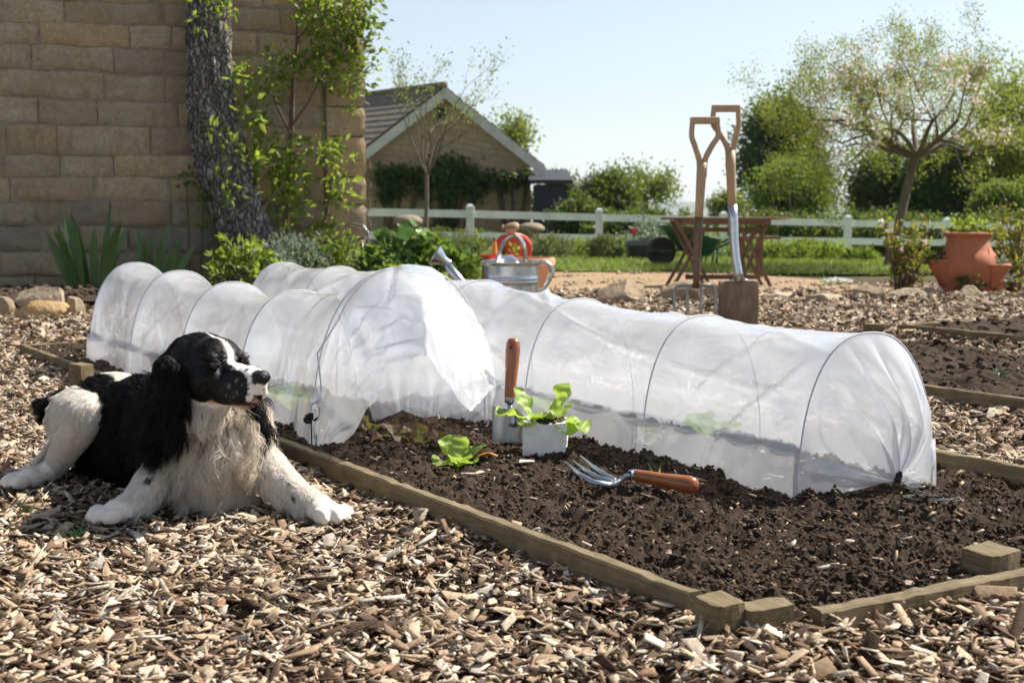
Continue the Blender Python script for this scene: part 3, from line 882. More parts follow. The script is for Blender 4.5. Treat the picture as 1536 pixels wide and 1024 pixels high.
hook = MB(); hook.tube([P(x, y, 11.35) for x, y in ((497, 350), (510, 340), (528, 335), (545, 338), (552, 348), (553, 400), (553, 440))], .007, 6)
o = hook.build('wire_hoop', M_GALV, loc=tuple(P(553, 440, 11.35))); tag(o, 'bent wire hoop arching between the young climber and the big leafed plant', 'wire')

# ---------------------------------------------------------------- border plants under the wall
def blade(mb, base, d, L, w, bend, rng, n=7):
    d = Vector(d).normalized(); side = d.cross(Vector((rng.uniform(-.4, .4), -1, .2))).normalized()
    rows = []
    p = Vector(base); dd = d.copy()
    for i in range(n + 1):
        f = i / n
        ww = w * (.55 + 1.1 * f) * (1 - f ** 3) if f < 1 else 0.001
        nn = side.cross(dd).normalized()
        rows.append([p - side * ww * .5 + nn * ww * .12, p, p + side * ww * .5 + nn * ww * .12])
        dd = (dd + Vector((d.x, d.y, -.6)) * bend / n).normalized()
        p = p + dd * (L / n)
    mb.grid(rows)
M_IRIS = pm('iris_blade', (.045, .10, .03), (.10, .17, .05), 9, .45, spec=.4, bump=.2, stretch=(1, 1, .2))
def iris(px, py, n, L, label, seed, lean=0):
    rng = random.Random(seed)
    base = wp(px, py, .75); base.z = gzf(base.x, base.y) + .03
    root = thing('iris_plant', label, 'plant', tuple(base), 'sword leaved plants by the wall')
    for i in range(n):
        a = rng.uniform(-1, 1); l = L * rng.uniform(.55, 1.05)
        m_ = MB(); blade(m_, base + Vector((a * .12, rng.uniform(-.1, .1), 0)), (a * .27 + lean, rng.uniform(-.3, .3), 1), l, rng.uniform(.045, .075), rng.uniform(.0, .45) * (1 + abs(a)), rng)
        m_.build('leaf', M_IRIS, root, smooth=True)
    return root
iris(135, 437, 20, .60, 'upright dark sword leaved iris clump against the shaded wall, behind the left tunnel end', 2)
iris(232, 432, 20, .52, 'iris clump with one pale sunlit blade, midway between left edge iris and trunk', 5, .15)
def clump(name, label, cat, c, r, mat, ncl, per, size, seed, shell=.5, width=.5, group=None, stems=0, cl_r=.1, up=.4, droop=.1, flat=.85, stem_mat=None):
    rs_ = np.random.RandomState(seed)
    base = gp(c[0], c[1])
    root = thing(name, label, cat, tuple(base), group)
    pts, rn, off = clump_points(rs_, c, r, ncl, per, cl_r, shell, flat)
    pts[:, 2] = np.maximum(pts[:, 2], gz(pts[:, 0], pts[:, 1]) + .02)
    D = off + rs_.normal(size=off.shape) * .5 + (pts - np.asarray(c)) / np.asarray(r) * .5 + np.array([0, 0, up])
    leaves('foliage', pts, D, rs_.uniform(size[0], size[1], len(pts)), mat, rs_, root, width=width, droop=droop, rnd=np.clip(rn * .6 + .4 * rs_.rand(len(pts)), 0, 1))
    if stems:
        mb = MB(); rng_ = random.Random(seed)
        for i in range(stems):
            e = Vector(pts[rng_.randrange(len(pts))]); b_ = base + Vector((rng_.gauss(0, .05), rng_.gauss(0, .05), -.03))
            m1 = b_.lerp(e, .5) + Vector((rng_.gauss(0, .04), rng_.gauss(0, .04), .05))
            mb.tube([b_, m1, e], [.011, .008, .003], 5)
        mb.build('stems', stem_mat or M_TWIGD, root)
    return root
c = wp(425, 388, .8); clump('silver_plant', 'mound of feathery silver grey leaves at the foot of the trunk', 'plant', c, (.30, .22, .13), M_LEAF_S, 60, 40, (.03, .06), 4, .4, .4, cl_r=.07)
c = wp(360, 402, 1.0); clump('border_shrub', 'low shrub of yellow green shoots left of the silver mound', 'shrub', c, (.26, .2, .24), M_LEAF_Y, 26, 20, (.05, .09), 6, .5, .45, stems=10, cl_r=.06)
c = wp(500, 400, .8); clump('leafy_bush', 'loose light green bush at the wall foot between silver mound and broad leaves', 'bush', c, (.34, .2, .2), M_LEAF_M, 40, 26, (.04, .08), 8, .4, .45, stems=8, cl_r=.08)
# broad leaved rhubarb-like plant
t_c = P(612, 385, 10.6)
big = thing('broad_leaved_plant', 'large glossy plant with broad dark green leaves beside the wall corner', 'plant', tuple(gp(t_c.x, t_c.y)))
rng = random.Random(8); mb = MB(); ms = MB()
M_BROAD = leafmat('broad_leaf', [(0, (.03, .08, .012)), (.5, (.07, .15, .025)), (1, (.16, .27, .045))], .3, .33, .5)
V_, F_, rr = [], [], []
for i in range(230):
    a = rng.uniform(0, 2 * PI); rad = rng.uniform(.05, 1) ** .6
    px = 612 + 76 * rad * math.cos(a); 
    hgt = rng.uniform(.15, 1.0)
    py = 432 - 105 * hgt * (1 - .55 * rad * rad) 
    if px > 640: py += (px - 640) * .7
    q = P(px, py, 10.6 + .28 * math.sin(a) * rad)
    s = rng.uniform(.055, .12)
    nrm = Vector((rng.gauss(.2, .5), rng.gauss(-.5, .4), rng.uniform(.3, 1))).normalized()
    u = nrm.orthogonal().normalized(); u.rotate(Matrix.Rotation(rng.uniform(0, 6.28), 3, nrm)); w_ = nrm.cross(u)
    b0 = len(V_); K = 11
    V_.append(tuple(q)); ph = rng.uniform(0, 6)
    for k in range(K):
        th = 2 * PI * k / K
        rr_ = s * (.55 + .12 * math.sin(3 * th + ph) + .45 * (.5 + .5 * math.cos(th)) ** 1.5)
        V_.append(tuple(q + (u * math.cos(th) + w_ * math.sin(th) * .8) * rr_ + nrm * (.10 * s * math.sin(4 * th + ph) - .25 * s * abs(math.sin(th)) * 0)))
    for k in range(K): F_.append((b0, b0 + 1 + k, b0 + 1 + (k + 1) % K))
    rr += [rng.random()] * (K + 1)
    ms.tube([root_loc(big) + Vector((rng.gauss(0, .08), rng.gauss(0, .08), -.02)), root_loc(big).lerp(q, .55) + Vector((0, 0, .06)), q], [.012, .010, .006], 5)
mesh_np('leaf_blades', np.array(V_), np.array(F_), M_BROAD, big, rnd=np.array(rr))
ms.build('stalks', M_IRIS, big)
c = P(662, 402, 10.5); clump('leafy_bush', 'dark glossy low foliage on the right flank of the broad leaved plant', 'bush', c, (.20, .2, .16), M_BROAD, 30, 20, (.06, .11), 62, .3, .7, cl_r=.07)
c = P(572, 400, 10.4); clump('leafy_bush', 'light speckled foliage on the left flank of the broad leaved plant', 'bush', c, (.18, .2, .16), M_LEAF_M, 26, 20, (.04, .08), 63, .3, .5, cl_r=.07)
c = P(655, 425, 9.6); clump('border_shrub', 'low lime green plant just left of the watering can spout', 'shrub', c, (.16, .14, .09), M_LEAF_Y, 16, 18, (.05, .08), 61, .4, .5, cl_r=.05)
# ================================================================ barn with gable
BF = 38.0
apex = P(660, 131, BF); 
gd = Vector((.985, .17, 0)).normalized()               # along the gable, to the right and slightly away
gn = Vector((gd.y, -gd.x, 0))
rd = Vector((-.42, .907, 0)).normalized()              # ridge, running back to the left
rd = Vector((-gd.y * 1.0, gd.x * 1.0, 0)); rd = (rd + Vector((-.55, 0, 0))).normalized()
eave_r = P(806, 247, BF + .45)
hw = (eave_r - apex).dot(gd); drop = apex.z - eave_r.z
gb = gzf(apex.x, apex.y) - .2
barn = thing('stone_barn', 'stone barn beyond the fence, its gable end to us under pale barge boards', 'barn', (apex.x, apex.y, gb))
M_BARN = None
t = NT('barn_stone')
co = t.coord('Object')
br = t.n('ShaderNodeTexBrick', offset=.5); br.inputs['Scale'].default_value = 1.0
br.inputs['Brick Width'].default_value = .42; br.inputs['Row Height'].default_value = .16; br.inputs['Mortar Size'].default_value = .012
br.inputs['Color1'].default_value = (.42, .31, .19, 1); br.inputs['Color2'].default_value = (.33, .25, .16, 1); br.inputs['Mortar'].default_value = (.24, .19, .14, 1)
mp = t.n('ShaderNodeMapping'); mp.inputs['Rotation'].default_value = (PI / 2, 0, -math.atan2(gd.y, gd.x)); 
t.l(co, mp.inputs['Vector']); t.l(mp.outputs[0], br.inputs['Vector'])
n1 = t.noise(5, 5, .7, co)
c = t.mix(t.ramp(n1.outputs['Fac'], [(.4, (0, 0, 0)), (.7, (.6, .6, .6))]), br.outputs['Color'], (.25, .185, .11))
M_BARN = t.done(t.bsdf(c, .9, 0, .15, t.bump(br.outputs['Fac'], .4, -.02)).outputs[0])
mb = MB()
DEP = 8.0
aw = hw - .18
q = lambda u, z, d: Vector((apex.x, apex.y, 0)) + gd * u + rd * d + Vector((0, 0, z))
poly = lambda d: [q(-aw, gb - .3, d), q(aw, gb - .3, d), q(aw, apex.z - drop * aw / hw - .06, d), q(0, apex.z - .06, d), q(-aw, apex.z - drop * aw / hw - .06, d)]
mb.prism(poly(0), rd * DEP)
mb.build('wall', M_BARN, barn)
M_TILE = pm('clay_tile', (.21, .165, .13), (.12, .105, .092), 3.5, .9, bump=.7, bscale=9, bdist=.03)
for s in (-1, 1):
    mb = MB(); n = 12
    for i in range(n):                                   # courses of tiles, each lapping the next
        f0, f1 = i / n, (i + 1.12) / n
        a = q(s * hw * 1.02 * f0, apex.z - drop * 1.02 * f0 + .03, -.2); b_ = q(s * hw * 1.02 * f1, apex.z - drop * 1.02 * f1 + .055, -.2)
        d_ = rd * (DEP + .4)
        mb.prism([a, b_, b_ - Vector((0, 0, .035)), a - Vector((0, 0, .02))], d_)
    mb.build('roof', M_TILE, barn)
M_BARGE = pm('weathered_white_board', (.62, .58, .54), (.42, .385, .36), 3, .8, bump=.3)
for s in (-1, 1):
    mb = MB()
    a, b_ = q(0, apex.z - .02, -.24), q(s * hw * 1.03, apex.z - drop * 1.03 - .02, -.24)
    h = Vector((0, 0, -.3))
    mb.prism([a, b_, b_ + h, a + h], gn * .05)
    mb.build('barge_board', M_BARGE, barn)
mb = MB(); mb.tube([q(0, apex.z + .05, -.25 + i * (DEP + .5) / 10) for i in range(11)], .09, 8); mb.build('ridge_tiles', M_TILE, barn, smooth=True)
M_DARKP = pm('dark_opening', (.012, .014, .018), (.02, .022, .028), 10, .7)
mb = MB(); mb.prism([q(-.12, apex.z - .55, -.03), q(.12, apex.z - .55, -.03), q(.12, apex.z - .85, -.03), q(-.12, apex.z - .85, -.03)], gn * .02); mb.build('vent_slot', M_DARKP, barn)

nrs = np.random.RandomState(77)
# climbers on the barn gable
def barn_ivy(spots, label, seed, mat=M_LEAF_D):
    rs_ = np.random.RandomState(seed)
    Ps, Ds, Ss = [], [], []
    for x, y, rx, ry in spots:
        k = int(rx * ry * .75)
        xs_ = x + rx * rs_.normal(size=k) * .5; ys_ = y + ry * rs_.normal(size=k) * .5
        for a, b_ in zip(xs_, ys_):
            d = ray(a, b_); o0 = Vector((0, 0, CAM_H)); ap = Vector((apex.x, apex.y, 0)) + gn * rs_.uniform(.05, .45)
            s = (ap - o0).dot(gn) / d.dot(gn); Ps.append(o0 + d * s)
    Ps = np.array([tuple(p) for p in Ps])
    root = thing('wall_climber', label, 'climber', (float(Ps[:, 0].mean()), float(Ps[:, 1].mean()), gzf(Ps[:, 0].mean(), Ps[:, 1].mean())), 'climbers on the barn gable')
    D = rs_.normal(size=Ps.shape) + np.array(gn) * .6 + np.array([0, 0, -.3])
    leaves('foliage', Ps, D, rs_.uniform(.09, .18, len(Ps)), mat, rs_, root, width=.7)
    mb = MB(); x0 = spots[0][0]
    for x, y, rx, ry in spots:
        pts = []
        for f in (0, .35, .7, 1):
            xx = x0 + (x - x0) * f ** .7; yy = 395 + (y - 395) * f
            d = ray(xx, yy); ap = Vector((apex.x, apex.y, 0)) + gn * .06
            s = (ap - Vector((0, 0, CAM_H))).dot(gn) / d.dot(gn); pts.append(Vector((0, 0, CAM_H)) + d * s)
        mb.tube(pts, [.05, .045, .035, .02], 5)
    mb.build('stem', M_TWIGD, root)
barn_ivy([(588, 275, 20, 16), (572, 262, 14, 14), (604, 258, 22, 12), (578, 292, 12, 14), (600, 285, 12, 12), (626, 268, 16, 12), (636, 258, 12, 10)], 'dark green climber on the barn gable left of the young tree', 1)
barn_ivy([(672, 250, 26, 18), (690, 270, 24, 18), (655, 265, 20, 18), (712, 288, 14, 16), (640, 280, 12, 16), (700, 256, 18, 12), (672, 296, 12, 18), (668, 330, 14, 24), (724, 268, 18, 11), (718, 280, 12, 12)], 'widest and densest dark climber, mid gable behind the young tree', 2)
barn_ivy([(768, 268, 24, 9), (745, 264, 12, 10), (790, 264, 14, 11), (752, 280, 8, 10)], 'climber reaching to the right eave of the barn gable', 3)

# dark shed and grey shed roof beyond
def shed(name, x0, x1, y0, F, dep, mat, label, roofmat=None):
    a, b_ = P(x0, y0, F), P(x1, y0, F)
    g0 = gzf((a.x + b_.x) / 2, F) - .2
    r = thing(name, label, 'shed', ((a.x + b_.x) / 2, F, g0))
    mb = MB(); mb.box(((a.x + b_.x) / 2, F + dep / 2, (g0 + a.z) / 2), (b_.x - a.x, dep, a.z - g0)); mb.build('wall', mat, r)
    mb = MB(); mb.prism([(a.x - .15, F - .15, a.z + .02), (b_.x + .15, F - .15, a.z + .02), (b_.x + .15, F - .15, a.z + .12), (a.x - .15, F - .15, a.z + .12)], (0, dep + .3, .35)); mb.build('roof', roofmat or mat, r)
    return r
M_BLACKB = pm('black_boarding', (.016, .018, .026), (.03, .032, .042), 4, .7, stretch=(1, 1, .1), bump=.4)
M_GREYB = pm('grey_boarding', (.09, .088, .09), (.06, .058, .06), 4, .8, stretch=(.1, 1, 1))
shed('dark_shed', 802, 850, 277, 37, 3, M_BLACKB, 'black boarded shed beside the right corner of the barn')
shed('grey_shed', 866, 922, 294, 44, 4, M_GREYB, 'low grey shed half hidden between bushes beyond the fence')

# ================================================================ post and rail fence
M_WHITE = pm('white_paint', (.80, .80, .79), (.55, .56, .50), 3.2, stops=(.45, .8), rough=.6, bump=.25, bscale=60)
fence = thing('rail_fence', 'white painted post and rail fence across the far side of the lawn', 'fence', tuple(gp(0, 23)))
def FL(px):
    """fence line under a photo column"""
    F = 22 + .40 * .65
    u = (px - 768) / FPX
    return F / (1 - .40 * u)
posts = [(520, 304), (705, 308), (899, 314), (1085, 319), (1272, 324), (1420, 328), (1590, 333)]
def ytop(px):
    for (a, ya), (b_, yb) in zip(posts, posts[1:]):
        if px <= b_: return ya + (yb - ya) * (px - a) / (b_ - a)
    return posts[-1][1]
for px, py in posts:
    F = FL(px); p = P(px, py, F); g0 = gzf(p.x, F) - .1
    mb = MB(); mb.box((p.x, F, (g0 + p.z - .05) / 2), (.115, .115, p.z - .05 - g0))
    mb.box((p.x, F, p.z - .03), (.13, .13, .035)); mb.box((p.x, F, p.z + .0), (.115, .115, .045), None, 0, None, .45)
    mb.build('post', M_WHITE, fence)
for dy in (13, 46):
    for (a, ya), (b_, yb) in zip(posts, posts[1:]):
        sc = lambda px: 1 - .22 * (px - 705) / 715
        p0 = P(a, ya + dy * sc(a), FL(a) - .02); p1 = P(b_, yb + dy * sc(b_), FL(b_) - .02)
        mb = MB(); mb.bar(p0, p1, .05, .115, (0, 0, 1)); mb.build('rail', M_WHITE, fence)

# ================================================================ trees and bushes
def tube_all(segs, n0=7):
    mb = MB()
    for pts, rad, dep in segs:
        mb.tube(pts, rad, max(4, n0 - dep), caps=False)
    return mb
M_TRUNK = pm('grey_bark', (.10, .08, .06), (.19, .155, .12), 12, .95, bump=.8, bdist=.02, stretch=(1, 1, .3))

def bush(name, label, cat, px, py_top, py_base, F, wpx, mat, seed, ncl=60, per=60, leaf=(.10, .2), shell=.5, group=None, dep=.8, cl=.30, flat=.9, trunk=True, lum=.3, width=.55, base_gap=.0):
    """a bush or tree placed by its outline in the photo"""
    rs_ = np.random.RandomState(seed)
    top = P(px, py_top, F); g0 = gzf(top.x, F)
    bot = P(px, py_base, F).z
    bot = max(bot, g0 + base_gap)
    rx = wpx / FPX * F / 2; rz = (top.z - bot) / 2
    c = (top.x, F, bot + rz)
    root = thing(name, label, cat, (top.x, F, g0), group)
    pts, rn, off = clump_points(rs_, c, (rx * .9, rx * dep * .9, rz * .9), int(ncl * 1.3), int(per * 1.4), cl * min(rx, rz) * 1.25, shell, flat, lum)
    pts[:, 2] = np.maximum(pts[:, 2], g0 + .02)
    D = off + rs_.normal(size=off.shape) * .6 + np.array([0, 0, .25])
    leaves('crown', pts, D, rs_.uniform(leaf[0] * .68, leaf[1] * .68, len(pts)), mat, rs_, root, width=width, rnd=np.clip(.55 * rn + .45 * rs_.rand(len(pts)), 0, 1))
    if trunk:
        rng = random.Random(seed); segs, tips = [], []
        for k in range(3):
            grow(rng, (top.x + rng.gauss(0, rx * .12), F + rng.gauss(0, .1), g0 - .05), (rng.gauss(0, .35), rng.gauss(0, .3), 1), rz * 1.15, .05 * rz + .02, 0, 2, segs, tips, .1, .8)
        tube_all(segs).build('trunk', M_TRUNK, root, smooth=True)
    return root
M_LEAF_B = leafmat('spring_leaf', [(0, (.10, .105, .013)), (.5, (.21, .21, .035)), (1, (.33, .31, .07))], .45)
HG = 'hedgerow bushes beyond the fence'
bush('field_bush', 'dark leafy bush right of the black shed with pale green tufts', 'bush', 835, 262, 362, 40, 66, M_LEAF_D, 1, 70, 60, (.10, .2), group=HG)
bush('field_bush', 'rounded dark green bush left of the open grey green tree', 'bush', 912, 258, 350, 41, 92, M_LEAF_D, 2, 130, 60, (.10, .2), group=HG)
bush('field_bush', 'darker bush tucked in front of the low grey shed roof', 'bush', 870, 300, 370, 36, 70, M_LEAF_D, 3, 70, 60, (.1, .18), group=HG)
bush('field_bush', 'long low dark bush under the rails left of the garden table', 'bush', 960, 318, 372, 34, 150, M_LEAF_D, 4, 120, 60, (.1, .18), group=HG)
bush('field_bush', 'dark undergrowth behind the rails below the barn', 'bush', 660, 345, 395, 30, 150, M_LEAF_D, 14, 80, 60, (.08, .15), group=HG)
def airy(name, label, px, py_fork, py_base, F, tops, mat, seed, rt, leafn=6, leaf=(.05, .1), maxd=4, spread=.6, first=None, up=.12, lean=0, kids=(2, 3), leaf_spread=.12, group=None, nlimb=5, Lk=1.0, cat='tree', limb=.5, wob=.14):
    rng = random.Random(seed); rs_ = np.random.RandomState(seed)
    fork = P(px + lean, py_fork, F); g0 = gzf(fork.x, F)
    basep = P(px, py_base, F); basep.z = g0 - .03
    root = thing(name, label, cat, (basep.x, F, g0), group)
    segs, tips = [], []
    m1 = basep.lerp(fork, .35) + Vector((.02 * rng.gauss(0, 1), 0, 0)); m2 = basep.lerp(fork, .7)
    segs.append(([basep, m1, m2, fork], [rt * 1.25, rt, rt * .92, rt * .88], 0))
    H = P(px, tops, F).z - fork.z
    for k in range(nlimb):
        a = 2 * PI * (k + rng.uniform(-.3, .3)) / nlimb
        d = Vector((math.cos(a) * spread * 1.5, math.sin(a) * spread * 1.2, 1))
        grow(rng, fork, d, H * .36 * Lk * rng.uniform(.85, 1.15), rt * limb, 1, maxd, segs, tips, up, spread, kids, .76, wob)
    tube_all(segs).build('trunk', M_TRUNK, root, smooth=True)
    T = np.array([tuple(q) for q, d, de in tips])
    T = T[rs_.rand(len(T)) < .9]
    Pn = np.repeat(T, leafn, 0); Pn = Pn + rs_.normal(size=Pn.shape) * leaf_spread
    D = rs_.normal(size=Pn.shape) + np.array([0, 0, .2])
    clr = np.repeat(rs_.rand(len(T)), leafn)
    leaves('crown', Pn, D, rs_.uniform(leaf[0], leaf[1], len(Pn)), mat, rs_, root, width=.5, rnd=np.clip(.5 * clr + .5 * rs_.rand(len(Pn)), 0, 1))
    return root, T, rs_
airy('field_tree', 'small rounded airy tree standing alone at the end of the hedge', 968, 300, 352, 46, 246, M_LEAF_O, 31, .11, 5, (.09, .17), 4, .9, leaf_spread=.22, Lk=.95, up=.04, nlimb=7)
airy('field_tree', 'grey green tree showing over the right slope of the barn roof', 765, 250, 360, 50, 178, M_LEAF_O, 33, .13, 5, (.12, .2), 4, .5, leaf_spread=.25, Lk=1.05)
bush('field_tree', 'tall dark tree behind the spade handle, left of the blossom tree', 'tree', 1170, 152, 330, 52, 126, M_LEAF_D, 5, 150, 60, (.16, .3), .45, cl=.26)
airy('field_tree', 'wispy upper boughs over the tall dark tree behind the spade', 1180, 250, 350, 52.5, 136, M_LEAF_D, 35, .14, 5, (.14, .24), 4, .55, leaf_spread=.3)
bush('field_bush', 'sunny yellow green bush in front of the tall dark tree', 'bush', 1192, 240, 345, 36, 116, M_LEAF_M, 6, 130, 60, (.09, .17), .45, group=HG)
bush('field_bush', 'small pale bush low beside the spade handle', 'bush', 1092, 285, 345, 48, 56, M_LEAF_O, 16, 50, 50, (.1, .2), .4, group=HG)
bush('tall_hedge', 'big dark green hedge tree behind the blossom trunk', 'tree', 1345, 225, 345, 40, 130, M_LEAF_D, 7, 150, 70, (.12, .24), .5)
bush('tall_hedge', 'tall dark hedge tree between blossom tree and the right edge', 'tree', 1445, 210, 345, 38, 170, M_LEAF_D, 8, 200, 70, (.11, .22), .5)
bush('tall_hedge', 'olive green tree crown leaning in at the right edge of the photo', 'tree', 1545, 100, 330, 37, 190, M_LEAF_B, 9, 200, 60, (.1, .2), .35)
bush('clipped_hedge', 'clipped rounded hedge low at the right edge above the rails', 'hedge', 1522, 272, 352, 30, 130, M_LEAF_M, 10, 220, 70, (.06, .12), .7, lum=.1, cl=.2)
bush('field_bush', 'dark bush behind the rails under the blossom tree', 'bush', 1340, 318, 385, 30, 210, M_LEAF_D, 12, 150, 60, (.08, .15), group=HG)
bush('field_bush', 'dark bush line behind the rails between table and blossom tree', 'bush', 1180, 322, 378, 31, 190, M_LEAF_D, 13, 150, 60, (.08, .15), group=HG)
bush('field_bush', 'dark bush behind the rails right of the terracotta pot', 'bush', 1500, 322, 390, 29, 170, M_LEAF_D, 15, 120, 60, (.08, .15), group=HG)
# far woods along the edge of the fields
rs_ = np.random.RandomState(5)
pts, rn, off = clump_points(rs_, (0, 420, -12), (230, 30, 6), 420, 26, 5, .0, .7)
pts[:, 2] = np.maximum(pts[:, 2], gz(pts[:, 0], pts[:, 1]))
o = leaves('woodland', pts, off + rs_.normal(size=off.shape), rs_.uniform(1.2, 2.6, len(pts)), M_LEAF_M, rs_, None, width=.7, rnd=.3 * rn + .4 * rs_.rand(len(pts))); tag(o, kind='stuff')

# young tree in front of the barn
airy('young_tree', 'slim young tree with bare upright twigs in front of the barn gable', 640, 262, 398, 20, 100, M_LEAF_O, 41, .032, 2, (.03, .06), 4, .38, up=.06, leaf_spread=.05, nlimb=6, Lk=1.25, kids=(2, 3))
# blossom tree
root, T, rs_ = airy('blossom_tree', 'spreading apple tree in pale pink blossom on a leaning trunk by the fence', 1330, 236, 402, 17.5, -16, M_LEAF_B, 52, .058, 20, (.02, .04), 5, 1.75, lean=42, up=.03, leaf_spread=.07, nlimb=11, Lk=1.06, kids=(2, 3), wob=.16, limb=.62)
c0 = np.array(P(1365, 170, 17.3)); d2 = ((T - c0) / np.array([1.3, 1.5, .85])) ** 2
sel = T[(d2.sum(1) < 1.0) & (rs_.rand(len(T)) < .5)]
sel = sel[rs_.rand(len(sel)) < .4]; Pn = np.repeat(sel + rs_.normal(size=sel.shape) * .05, 12, 0); Pn = Pn + rs_.normal(size=Pn.shape) * .022
leaves('blossom', Pn, rs_.normal(size=Pn.shape), rs_.uniform(.03, .05, len(Pn)), M_PETAL, rs_, root, width=.9)

# lavender and low plants on the lawn edge
LV = 'lavender mounds along the lawn'
M_LAV = leafmat('lavender_leaf', [(0, (.07, .085, .05)), (.5, (.14, .155, .10)), (1, (.23, .24, .17))], .25, .7)
def mound(px, py, F, w, h, label, seed, mat=M_LAV, name='lavender_bush', cat='bush', group=LV, size=(.05, .09), ncl=60, per=34):
    p = P(px, py, F); r = w / FPX * F / 2; hh = h / FPX * F
    g0 = gzf(p.x, F) + .03
    return clump(name, label, cat, (p.x, F, g0 + hh * .45), (r, r * .8, hh * .55), mat, ncl, per, size, seed, .5, .22, group, cl_r=r * .3, up=.9)
mound(905, 390, 20.3, 46, 32, 'single lavender mound alone on the grass left of the black planter', 1)
mound(700, 386, 20.5, 70, 32, 'long lavender mound left of the child', 2)
mound(825, 386, 20.5, 66, 31, 'lavender mound right of the child below the rails', 3)
mound(770, 388, 21.2, 50, 28, 'lavender mound hidden behind the child in red', 4)
mound(660, 392, 21, 40, 34, 'lavender mound furthest left, touching the broad leaved plant', 14)
LP = 'leafy border plants below the fence'
for i, (px, py, F, w, h, m_, lb) in enumerate(((1185, 392, 20.6, 60, 27, M_LEAF_M, 'leafy border clump just right of the garden table'), (1240, 394, 20.8, 56, 20, M_LEAF_Y, 'bright low border plants midway between table and blossom trunk'), (1290, 395, 20.5, 46, 17, M_LEAF_M, 'low border plants beside the blossom trunk'), (1140, 390, 21, 50, 29, M_LEAF_Y, 'tall lime green border plants seen under the table top'), (1215, 385, 21.8, 70, 29, M_LEAF_O, 'loose olive border plants close to the rails'), (865, 384, 21.6, 60, 20, M_LEAF_Y, 'pale green border plants between two lavender mounds'), (1010, 384, 22, 70, 23, M_LEAF_Y, 'border plants behind the wheelbarrow'), (1080, 386, 21.8, 60, 26, M_LEAF_M, 'border plants behind the fork handle'), (950, 384, 22.4, 60, 23, M_LEAF_M, 'border plants behind the black planter'))):
    mound(px, py, F, w, h, lb, 20 + i, m_, 'border_plant', 'plant', LP, (.06, .12), 34, 26)
p = P(585, 350, 14.5)
mound(715, 360, 18.2, 16, 60, 'sparse upright yellow green sprig rising left of the child', 40, M_LEAF_Y, 'green_sprig', 'plant', None, (.04, .08), 9, 8)
# grass blades
def grass(name, n, x0, x1, y0, y1, h, seed, keep=None, mat=None, zf=None):
    rs_ = np.random.RandomState(seed)
    x = rs_.uniform(x0, x1, n); y = rs_.uniform(y0, y1, n)
    k = keep(x, y) if keep is not None else np.ones(n, bool)
    x, y = x[k], y[k]; n = len(x)
    hh = h * rs_.uniform(.5, 1.3, n); a = rs_.rand(n) * 6.28; w_ = .0035 + .004 * rs_.rand(n)
    z = zf(x, y)
    B_ = np.stack([x, y, z], 1); sx = np.stack([np.cos(a) * w_, np.sin(a) * w_, 0 * a], 1); ln = np.stack([rs_.normal(0, .4, n) * hh, rs_.normal(0, .4, n) * hh, hh], 1)
    V = np.stack([B_ - sx, B_ + sx, B_ + ln * .55 + sx * .7, B_ + ln * .55 - sx * .7, B_ + ln], 1).reshape(-1, 3)
    b = (np.arange(n) * 5)[:, None]
    V2 = V
    F = np.concatenate([b + np.array([[0, 1, 2, 3]]), b + np.array([[3, 2, 4, 4]])], 0)
    Fq = b + np.array([[0, 1, 2, 3]]); 
    T3 = np.concatenate([b + np.array([[0, 1, 2]]), b + np.array([[0, 2, 3]]), b + np.array([[3, 2, 4]])], 0)
    return tag(mesh_np(name, V2, T3, mat, rnd=np.repeat(rs_.rand(n), 5)), kind='stuff')
M_GRASS = leafmat('grass_blade', [(0, (.07, .12, .02)), (.6, (.15, .2, .04)), (1, (.28, .27, .09))], .35)
grass('grass', 26000, -4, 9.5, 16.0, 22, .05, 1, lambda x, y: (y > LAWN_Y(x)), M_GRASS, lambda x, y: lawn_z(x, y))
grass('grass', 9000, -3, 6, 15.9, 16.9, .085, 2, lambda x, y: (y > LAWN_Y(x) - .05) & (y < LAWN_Y(x) + .28), M_GRASS, lambda x, y: lawn_z(x, y) - .02)
grass('grass', 9000, -5, 12, 20.5, 24, .08, 3, None, M_GRASS, lambda x, y: gz(x, y))
grass('grass', 1500, -2, 3.5, 11.2, 15.5, .035, 4, lambda x, y: (fbm(x * 1.7 + 3, y * 1.7) > .64), M_GRASS, lambda x, y: gz(x, y) + .02)
